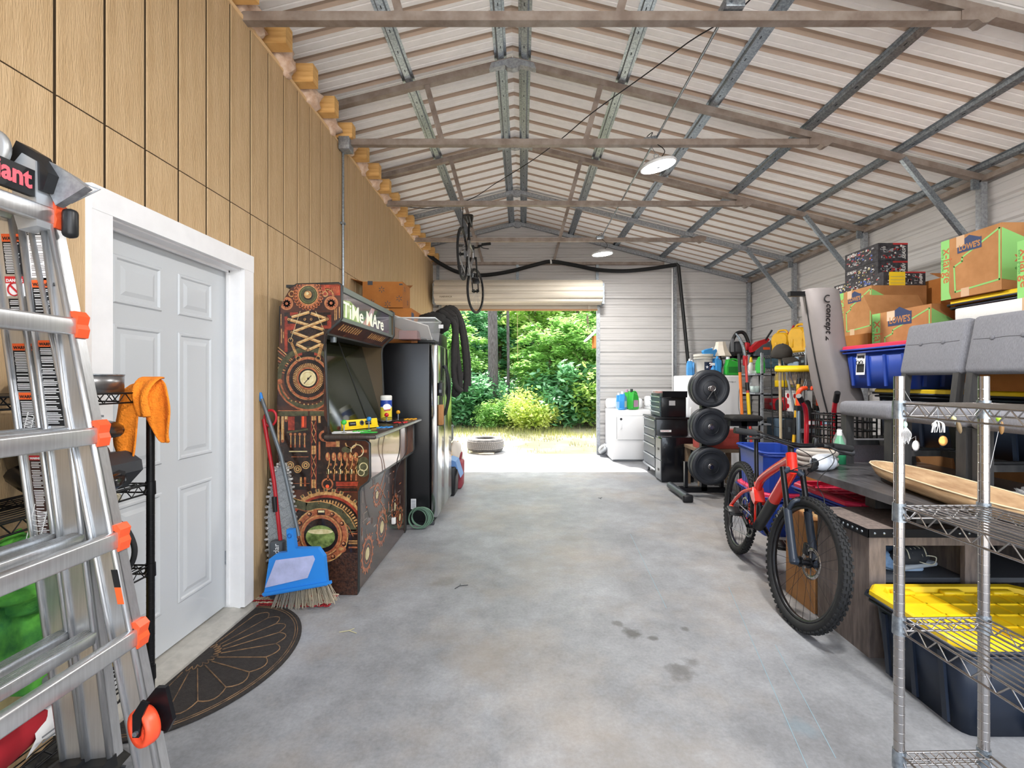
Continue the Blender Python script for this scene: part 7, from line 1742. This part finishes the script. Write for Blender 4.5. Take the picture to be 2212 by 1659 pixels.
# local frame: far-left post at world (1.038,1.28); slight yaw
cs_.location = (1.058, .306, 0); cs_.rotation_euler = (0, 0, R(1.2))
wire_unit(cs_, .238, .975, (.05,)+tuple(ZT), 1.428, CHROME, .0127, .002, .024, collar=STEELB)
CM = cs_.matrix_basis
def lure(name, label, u, col, blade=None, kind=0):
    p = CM @ V((u*.238, .975, 0)); z = 1.32
    t = thing(name, label, 'fishing lure', (p.x, p.y-.006, z))
    part('wire', MB().tube([(0, 0, .035), (0.002, -.003, .0), (0, -.004, -.02)], .0008, 4), STEELB, t)
    if kind == 0:
        part('head', MB().blob((-.002, -.004, -.02), (.006, .006, .009), .05, 1, 0, 10, 8), col, t)
        m = MB()
        for k in range(7): m.tube(smoothline([(0, -.004, -.025), (.004*(k-3), -.008, -.045), (.003*(k-3), -.006, -.065-.004*(k % 3))]), .0009, 4)
        part('skirt', m, PAPER, t)
        part('spinner', MB().blob((.028, -.004, -.078), (.011, .0012, .015), 0, 1, 0, 14, 8).tube([(.004, -.004, -.05), (.014, -.004, -.06), (.028, -.004, -.052), (.028, -.004, -.063)], .0008, 4), CHROME, t)
    elif kind == 1:
        m = MB()
        for k in range(8): a = k*.8; m.tube(smoothline([(0, 0, -.01), (.014*math.cos(a), -.006, -.018), (.018*math.cos(a), -.004+.004*math.sin(a), -.042)]), .0012, 4)
        part('legs', m, PAPER, t); part('head', MB().blob((-.01, -.004, -.022), (.006, .006, .007), 0, 1, 0, 10, 8), PAPER, t)
        part('spinner', MB().blob((.014, -.004, -.065), (.013, .0015, .014), 0, 1, 0, 14, 8), mat('lure_gold', '#c98f4e', .2, .8), t)
    else:
        part('float', MB().blob((0, 0, -.006), (.006, .006, .008), 0, 1, 0, 10, 8), col, t)
        part('tail', MB().blob((.006, -.002, -.03), (.006, .005, .018), .1, 3, 2, 10, 8, RY(-14 if kind == 2 else 0)), blade, t)
lure('spinner_lure', 'white skirted spinner lure on the chrome corner post', .04, mat('lure_mint', '#b9dcc8', .4))
lure('spider_lure', 'white legged lure with copper blade on the chrome rail', .42, PAPER, kind=1)
lure('shell_lure', 'cream headed shell lure on the chrome rail', .62, mat('lure_cream', '#c9c48e', .5), mat('lure_shell', '#7d6a4c', .4), 2)
lure('bead_lure', 'green beaded lure at right of second chrome post', 1.15, mat('lure_green', '#a5cc3c', .4), mat('lure_brown', '#8a6638', .4), 3)
single('fishing_line', MB().tube(smoothline([(1.043, 1.27, 1.412), (1.07, 1.30, 1.39), (1.12, 1.34, 1.36)]), .0006, 4).tube([(1.31, 1.28, 1.28), (1.28, 1.29, 1.1)], .0005, 4), PAPER, 'clear fishing line strung at the chrome shelf', 'line')

# ================================================================== TOOL CLUTTER BY THE RIGHT WALL
cw = mat('chrome_wire', '#a9acb0', .25, .9)
t = thing('tool_shelf', 'chrome wire shelf with gas cans against the right wall', 'shelving', (3.88, 6.36, 0))
wire_unit(t, .45, 1.20, (.15, .55, .965, 1.315, 1.605, 1.815), 1.87, cw, .0127, .0025, .04, rings=False)
GY = mat('gas_can_yellow', '#dca818', .45, var=.08, scale=7)
def gas_can(label, loc, rz, s=1.0, nozzle=BLK):
    t = thing('fuel_can', label, 'fuel can', loc, rz, 'yellow fuel cans'); t.scale = (s, s, s)
    sil = [(-.15, 0), (.15, 0), (.155, .03), (.14, .09), (.14, .16), (.155, .2), (.15, .3), (.10, .36), (-.06, .375), (-.12, .33), (-.155, .26), (-.15, .2), (-.135, .15), (-.135, .09), (-.155, .03)]
    part('body', MB().prism(sil, -.09, .09, RX(90)), GY, t, mods=lambda o: setattr(o.modifiers.new('b', 'BEVEL'), 'width', .03))
    part('handle', MB().tube(smoothline([(-.08, 0, .36), (-.04, 0, .405), (.06, 0, .40), (.10, 0, .35)]), .018, 8), GY, t)
    part('spout', MB().cyl((.12, 0, .33), (.2, 0, .47), .014).cyl((.12, 0, .33), (.135, 0, .355), .03), nozzle, t)
    part('side_rib', MB().rbox(-.07, -.03, -.098, -.086, .08, .2, .008), GY, t)
gas_can('yellow fuel can at far end of the tool shelf', (4.02, 7.20, 1.822), -60, .92, RED)
gas_can('yellow fuel can with handle in the middle of tool shelf', (4.05, 6.78, 1.822), -75, 1.02)
gas_can('yellow fuel can at near end partly behind the grey cover', (4.08, 6.48, 1.822), -80, 1.0)
def casebox(name, label, loc, size, mt, cat='case', latch=STEELB, rz=0):
    t = thing(name, label, cat, loc, rz); w, d, h = size
    part('body', MB().rbox(-w/2, w/2, -d/2, d/2, 0, h, .015), mt, t); part('seam', MB().box(-w/2-.001, w/2+.001, -d/2-.001, d/2+.001, h*.52, h*.55), BLK, t); part('latch', MB().box(-w/2-.006, -w/2, -.03, .03, h*.4, h*.65), latch, t)
    return t
TEAL = mat('case_teal', '#28424e', .5)
casebox('drill_case', 'dark teal tool case on second tier of tool shelf', (4.05, 7.28, 1.612), (.30, .42, .16), TEAL); casebox('drill_case', 'pale blue plastic box on second tier of tool shelf', (4.05, 6.72, 1.612), (.3, .26, .15), mat('case_pale', '#93a4b5', .5)); casebox('drill_case', 'black tool case at near end of second tier', (4.05, 6.47, 1.612), (.3, .2, .14), BLK)
for k, y in enumerate((7.22, 7.08)): bottle('fluid_bottle', ('first', 'second')[k]+' yellow oil bottle from far end of tool shelf', (3.98, y, 1.322), .055, .26, YEL, YEL)
bottle('fluid_bottle', 'olive bottle behind the yellow oil bottles', (4.1, 6.98, 1.322), .06, .24, mat('olive_plastic', '#7d7a3e', .5), BLK)
t = thing('white_pail', 'tipped white paint pail on the tool shelf', 'pail', (3.98, 6.72, 1.40)); t.rotation_euler = (R(20), R(-62), 0); part('pail', MB().lathe([(0, -.08), (.07, -.08), (.085, .08), (.08, .08), (.066, -.07)], 20), mat('pail_cream', '#d6cfb8', .5, col2='#b08d64', scale=9), t); part('rim', MB().torus(.084, .005, T(0, 0, .08), 20, 5), BRASS, t)
for k in range(4):
    t = carton('carton', 'white carton with red emblem, %s on the lower tool shelf' % ('far lower', 'near lower', 'far upper', 'near upper')[k], (4.02, 6.86-.17*(k % 2), .97+.152*(k//2)), (.2, .16, .15), 0, PAPER, tape=False)
    part('emblem', MB().prism(circ(.035, 12), 0, .001, T(-.1005, 0, .075) @ RY(-90)), RED, t)
casebox('red_case', 'red tool case on the fourth tier of tool shelf', (4.0, 7.2, .97), (.3, .42, .17), RED); t = thing('saw', 'red power saw on the fourth tier', 'saw', (3.96, 6.98, .97)); part('body', MB().rbox(-.1, .1, -.1, .1, 0, .2, .04), RED, t); part('guard', MB().cyl((-.12, 0, .08), (-.09, 0, .08), .09), DGREY, t)
for k, (y, z) in enumerate(((7.2, .56), (6.75, .56), (7.1, .16), (6.65, .16))):
    casebox('storage_case', '%s case on the lowest tiers of tool shelf' % ('grey-blue far', 'dark near', 'brown far bottom', 'dark near bottom')[k], (4.05, y, z), (.34, .38, .28), (mat('case_bluegrey', '#5d7386', .5), DGREY, CARD, BLK)[k])
# long handled tools leaning together
def pole(name, label, p0, p1, r, mt, cat, extra=None):
    t = thing(name, label, cat, (0, 0, 0)); part('handle', MB().tube([p0, p1], r, 8), mt, t)
    if extra: extra(t, V(p0), V(p1))
    return t
def hat(t, p0, p1): pass
WH = mat('ash_handle', '#b9a88a', .6, var=.12, scale=9, stretch=(6, 6, 1)); GH = mat('grey_handle', '#9da3a8', .35, .5)
def rake(t, a, b2):
    m = MB()
    for k in range(12): m.tube(smoothline([a, a+V((-.05+.0*k, -.18+.03*k, -.15)), a+V((-.1, -.24+.04*k, -.28))]), .003, 4)
    part('tines', m, GREY, t)
def blade(t, a, b2): part('blade', MB().prism([(-.1, -.26), (.1, -.26), (.11, -.05), (.03, .03), (-.03, .03), (-.11, -.05)], -.006, .006, T(a) @ RZ(40) @ RX(90)), STEEL, t)
pole('shovel', 'wood handled shovel leaning at the tool shelf', (2.98, 5.35, .3), (3.0, 5.42, 1.76), .016, WH, 'shovel', blade)
pole('rake', 'grey handled rake leaning at the tool shelf', (3.20, 5.25, .45), (3.05, 5.45, 1.74), .014, GH, 'rake', rake)
t = thing('ball_cap', 'dark ball cap hung on the shovel handle tip', 'cap', (3.02, 5.42, 1.70)); t.rotation_euler = (R(15), R(-10), R(20))
CAPM = mat('cap_charcoal', '#36332f', .9, bump=.2, bscale=120)
part('crown', MB().blob((0, 0, .04), (.115, .105, .11), .05, 1.5, 1, 24, 16, flat=-.01), CAPM, t); part('brim', MB().grid([[V((.09*math.cos(a), -.075+.0*a, .0+.02*math.sin(a))) for a in [PI*k/8 for k in range(9)]], [V((.115*math.cos(a), -.13-.03*math.sin(a), -.03+.03*math.sin(a))) for a in [PI*k/8 for k in range(9)]], [V((.09*math.cos(a), -.15-.05*math.sin(a), -.045+.03*math.sin(a))) for a in [PI*k/8 for k in range(9)]]]), CAPM, t, mods=solid(.005)); part('button', MB().blob((0, 0, .152), (.01, .01, .006), 0, 1, 0, 10, 6), CAPM, t)
YH = mat('handle_yellow', '#d9a81f', .4)
def pushhead(t, a, b2):
    M = T(b2) @ RZ(-28)
    part('head_block', MB().rbox(-.23, .23, -.05, .05, .03, .085, .02, M=M @ RX(18)), YEL, t); bm3 = MB()
    for k in range(32): bm3.box(-.225+k*.0143, -.217+k*.0143, -.04, .04, -.06, .03, M @ RX(18))
    q = part('bristles', bm3, mat('bristle_dark', '#6d6660', .9), t); q['kind'] = 'stuff'
    part('ferrule', MB().tube([b2-(b2-a)*.1, b2], .022, 8), BLK, t); part('brace', MB().tube([b2+V((.02, 0, -.22)), b2+V((.16, .1, .02))], .006, 6).tube([b2+V((-.02, 0, -.22)), b2+V((-.16, -.1, .02))], .006, 6), STEELB, t)
    part('grip', MB().tube([a+(b2-a)*.42, a+(b2-a)*.58], .02, 8), BLK, t)
pole('shop_broom', 'yellow push broom standing head up among the tools', (2.74, 4.75, .4), (2.93, 4.92, 1.49), .017, YH, 'broom', pushhead)
def sawhead(t, a, b2):
    part('blade', MB().tube(smoothline([b2, b2+V((-.02, 0, .12)), b2+V((-.07, 0, .24)), b2+V((-.13, 0, .32))]), [.022, .022, .022, .022, .022, .022, .022, .02, .02, .02, .02, .02, .02, .018, .016, .014, .012, .01, .006], 6), STEELB, t); part('head', MB().rbox(-.03, .03, -.02, .02, -.12, .02, .01, M=T(b2)), RED, t); part('yellow_sleeve', MB().tube([a+(b2-a)*.55, a+(b2-a)*.72], .023, 8), YEL, t); part('black_clamp', MB().tube([a+(b2-a)*.74, a+(b2-a)*.8], .026, 8), BLK, t)
pole('pole_saw', 'red pole saw with curved blade standing by the freezer', (3.02, 6.05, 0), (3.02, 6.3, 1.74), .017, mat('pole_coral', '#c9443c', .4), 'pole saw', sawhead)
pole('orange_pole', 'orange extension pole standing beside the red pole saw', (2.93, 6.1, 0), (2.95, 6.33, 1.78), .02, mat('pole_orange', '#dd7426', .45), 'pole', lambda t, a, b2: (part('tip', MB().tube([b2-(b2-a)*.14, b2], .022, 8), BLK, t), part('cord', MB().tube(smoothline([b2-(b2-a)*.2, b2-(b2-a)*.4+V((-.04, 0, 0)), b2-(b2-a)*.6+V((.03, 0, 0))]), .003, 4), BLK, t)))
for k, (x, y, x1, z1, lab) in enumerate(((3.2, 5.9, 3.28, 1.95, 'thin black fishing rod left of the tool shelf'), (3.3, 5.8, 3.40, 1.75, 'second thin fishing rod beside the tool shelf'), (3.38, 5.6, 3.55, 1.5, 'short thin fishing rod before the tool shelf'))):
    pole('fishing_rod', lab, (x, y, .05), (x1, y+.25, z1), .006, BLK, 'rod', lambda t, a, b2: (part('reel', MB().cyl(a+(b2-a)*.25+V((-.03, -.02, 0)), a+(b2-a)*.25+V((.03, -.02, 0)), .03), STEEL, t), part('cork_grip', MB().tube([a, a+(b2-a)*.2], .013, 8), WH, t)))
t = thing('spray_bottle', 'clear spray bottle hanging near the tool shelf', 'bottle', (3.30, 6.6, 1.25)); part('body', MB().lathe([(0, 0), (.06, 0), (.07, .1), (.05, .2), (.018, .24), (.018, .27)], 16), CLR, t); part('trigger', MB().prism([(-.08, .27), (.03, .27), (.035, .31), (-.09, .31)], -.015, .015, RX(90)), PAPER, t); part('fluid', MB().lathe([(0, .004), (.055, .004), (.064, .09), (.0, .09)], 14), mat('fluid_pale', '#b9cfc9', .3), t)
t = thing('plastic_bottle', 'white bottle with yellow cap near the tool shelf', 'bottle', (3.32, 6.75, 1.52)); part('body', MB().lathe([(0, 0), (.035, 0), (.036, .12), (.015, .17)], 14), wj, t); part('cap', MB().cyl((0, 0, .165), (0, 0, .24), .025, .012), YEL, t)
t = thing('shelf_bracket', 'dark steel side shelf holding the spray bottles', 'shelving', (3.33, 6.7, 0)); [part('post', MB().box(-.015, .015, q, q+.03, 0, 1.8), STEEL, t) for q in (.12, -.25)]; [part('shelf', MB().box(-.1, .12, -.25, .15, q-.022, q), STEEL, t) for q in (1.248, 1.518, .82)]
jug('detergent_jug', 'slim green jug on the steel side shelf', (3.35, 6.55, 1.52), JG, CAPD, .85, 90)
# convertible hand truck and red dolly
HR = mat('dolly_red', '#a81a28', .3, coat=.3)
t = thing('hand_truck', 'silver hand truck with orange loop handles', 'hand truck', (2.86, 4.62, 0))
for s in (-1, 1):
    part('rail', MB().tube([(s*.1, 0, .05), (s*.1, .03, 1.18)], .02, 10), mat('rail_alu', '#8fa0ae', .35, .8), t); part('loop_handle', MB().tube(smoothline([(s*.1, .03, 1.16), (s*.1, .03, 1.28), (s*.075, .02, 1.335), (s*.025, .02, 1.345)]), .0215, 10), mat('loop_orange', '#d9471f', .4), t); part('clamp', MB().box(s*.1-.028, s*.1+.028, -.0, .06, 1.12, 1.17), BLK, t); part('wheel', MB().torus(.08, .03, T(s*.16, .08, .11) @ RY(90), 24, 8), RUB, t)
part('toe_plate', MB().box(-.2, .2, -.1, .02, 0, .012), STEEL, t); part('cross_bar', MB().box(-.1, .1, .0, .03, .5, .54), STEELB, t); part('cross_bar', MB().box(-.1, .1, .0, .03, .9, .94), STEELB, t); part('bag', MB().blob((.0, .06, 1.02), (.07, .05, .2), .3, 2, 3, 16, 12), BF, t)
t = thing('steel_dolly', 'red tubular dolly with black grips in front of hand truck', 'dolly', (2.60, 4.06, 0))
part('upright', MB().tube(smoothline([(-.13, 0, .05), (-.12, 0, .9), (-.12, 0, 1.08), (-.16, -.05, 1.18), (-.22, -.1, 1.24)]), .019, 10), HR, t); part('upright', MB().tube(smoothline([(.1, 0, .05), (.11, 0, .9), (.12, 0, 1.08), (.09, -.05, 1.18), (.07, -.1, 1.26)]), .019, 10), HR, t)
part('grip', MB().tube([(-.2, -.08, 1.225), (-.27, -.14, 1.29)], .023, 8), BLK, t); part('grip', MB().tube([(.075, -.09, 1.24), (.05, -.15, 1.32)], .023, 8), BLK, t)
part('cross_plate', MB().box(-.13, .12, -.012, .012, 1.03, 1.075), HR, t); part('cross_plate', MB().box(-.12, .11, -.012, .012, .55, .6), HR, t); part('sticker', MB().box(-.11, -.01, -.0135, -.012, 1.036, 1.068), PAPER, t); part('sticker', MB().box(.01, .1, -.0135, -.012, 1.038, 1.066), mat('sticker_sky', '#a9c4d6', .5), t)
part('base_plate', MB().box(-.16, .14, -.1, 0, 0, .01), HR, t)
for s in (-.1, .1): part('wheel', MB().torus(.07, .025, T(s, .02, .11) @ RY(90), 24, 8), RUB, t)
# ---- tall covered rowing machine
CV = mat('grey_cover', '#857f7e', .7, var=.06, scale=3, bump=.12, bscale=7)
cov = thing('machine_cover', 'tall grey zippered cover over an upright rowing machine', 'cover', (0, 0, 0))
Yc = 4.3; cx = lambda px: (px-1128)*Yc/1005; cz = lambda py: CAMH-(py-822)*Yc/1005
rows = []
for (py, xl, xr, dep) in ((626, 1738, 1796, .10), (632, 1736, 1802, .13), (680, 1744, 1806, .15), (730, 1752, 1809, .16), (780, 1761, 1815, .18), (820, 1770, 1830, .2), (850, 1776, 1842, .2), (885, 1786, 1852, .2), (930, 1792, 1856, .2), (1060, 1796, 1858, .2), (1153, 1798, 1858, .2)):
    z = max(.01, cz(py)); r_ = []
    n = 26; a_, b_2 = cx(xl), cx(xr)
    for k in range(n):
        th = 2*PI*k/n; u = (1+math.copysign(abs(math.cos(th))**.6, math.cos(th)))/2; fo = .014*math.sin(th*5+py*.02)*(min(1, max(.1, (py-700)/150)))
        r_.append(V((a_+(b_2-a_)*u, Yc+dep*math.copysign(abs(math.sin(th))**.6, math.sin(th))+fo, z)))
    rows.append(r_)
part('fabric', MB().grid(rows, True, True).add(rows[0], [list(range(26))]), CV, cov)
part('zip_line', MB().tube(smoothline([(cx(1737), Yc-.01, cz(630)), (cx(1745), Yc-.01, cz(690)), (cx(1758), Yc-.01, cz(770)), (cx(1775), Yc-.01, cz(850)), (cx(1788), Yc-.01, cz(900))]), .006, 6), BLK, cov)
tx = MB().text('concept 2', .078, T((1786-1128)*4.13/1005, Yc-.168, CAMH-(655-822)*4.13/1005) @ RY(4) @ RX(92) @ RZ(-86), .0006, shear=.25, bold=.0015, xs=1.05)
part('lettering', tx, INK, cov); part('logo_mark', MB().torus(.03, .006, T((1789-1128)*4.13/1005, Yc-.165, CAMH-(645-822)*4.13/1005) @ RX(90), 18, 5, 60, 300), INK, cov)
part('monorail_end', MB().box(cx(1705), cx(1752), Yc-.02, Yc+.03, cz(640), cz(630), T(0, 0, 0)), BLKM, cov)
# milk crate, bottles, floor clutter behind the table
t = thing('milk_crate', 'black lattice milk crate behind the chair legs', 'crate', (2.66, 3.86, .866)); m = MB()
for k in range(7):
    for s in (-1, 1):
        x = -.16+k*.053; m.box(x-.004, x+.004, s*.16-.004, s*.16+.004, 0, .28); m.box(s*.16-.004, s*.16+.004, x-.004, x+.004, 0, .28)
for z in (0, .07, .14, .21, .26): m.tube([(-.16, -.16, z+.01), (.16, -.16, z+.01), (.16, .16, z+.01), (-.16, .16, z+.01)], .007, 4, closed=True)
part('lattice', m, BLK, t); part('base', MB().box(-.16, .16, -.16, .16, 0, .01), BLK, t)
carton('carton', 'brown carton under the milk crate', (2.60, 3.84, .447), (.36, .30, .418), 0, CARDD)
t = thing('dish_soap_bottle', 'clear bottle of green soap behind the handlebar', 'bottle', (2.25, 3.30, TT+.001)); part('body', MB().lathe([(0, 0), (.04, 0), (.042, .12), (.02, .18), (.015, .2)], 16), mat('soap_green', '#3fa572', .2), t); part('cap', MB().cyl((0, 0, .2), (0, 0, .24), .016), PAPER, t); part('upper', MB().lathe([(.042, .1), (.04, .17), (.02, .22)], 16), CLR, t)
t = thing('coiled_hose', 'pale grey hose coil behind the handlebar', 'hose', (2.04, 3.22, TT+.001)); m = MB()
for k in range(3): m.torus(.11, .018, T(.0, 0, .02+.035*k) @ RX(0), 26, 8)
part('coil', m, mat('hose_grey', '#a9a39c', .6), t); part('nozzle', MB().cyl((.1, -.05, .1), (.2, -.08, .1), .018), DGREY, t)
# twig and leaf litter on the slab
for k, (x, y, s, lab) in enumerate(((-.98, 2.62, .05, 'small pale twig on the concrete near the mat'), (-.42, 3.2, .05, 'tiny dark twig on the concrete by the arcade cabinet'), (.95, 5.6, .04, 'tiny dark twig on concrete before the weight tree'))):
    single('twig', MB().tube([(-s, 0, .003), (0, s*.3, .004), (s, -s*.2, .003)], .0025, 5).tube([(0, s*.3, .004), (s*.4, s*.8, .003)], .002, 5), mat('twig_pale', '#b7b08c', .8) if k == 0 else DGREY, lab, 'twig', loc=(x, y, 0), rz=40*k)
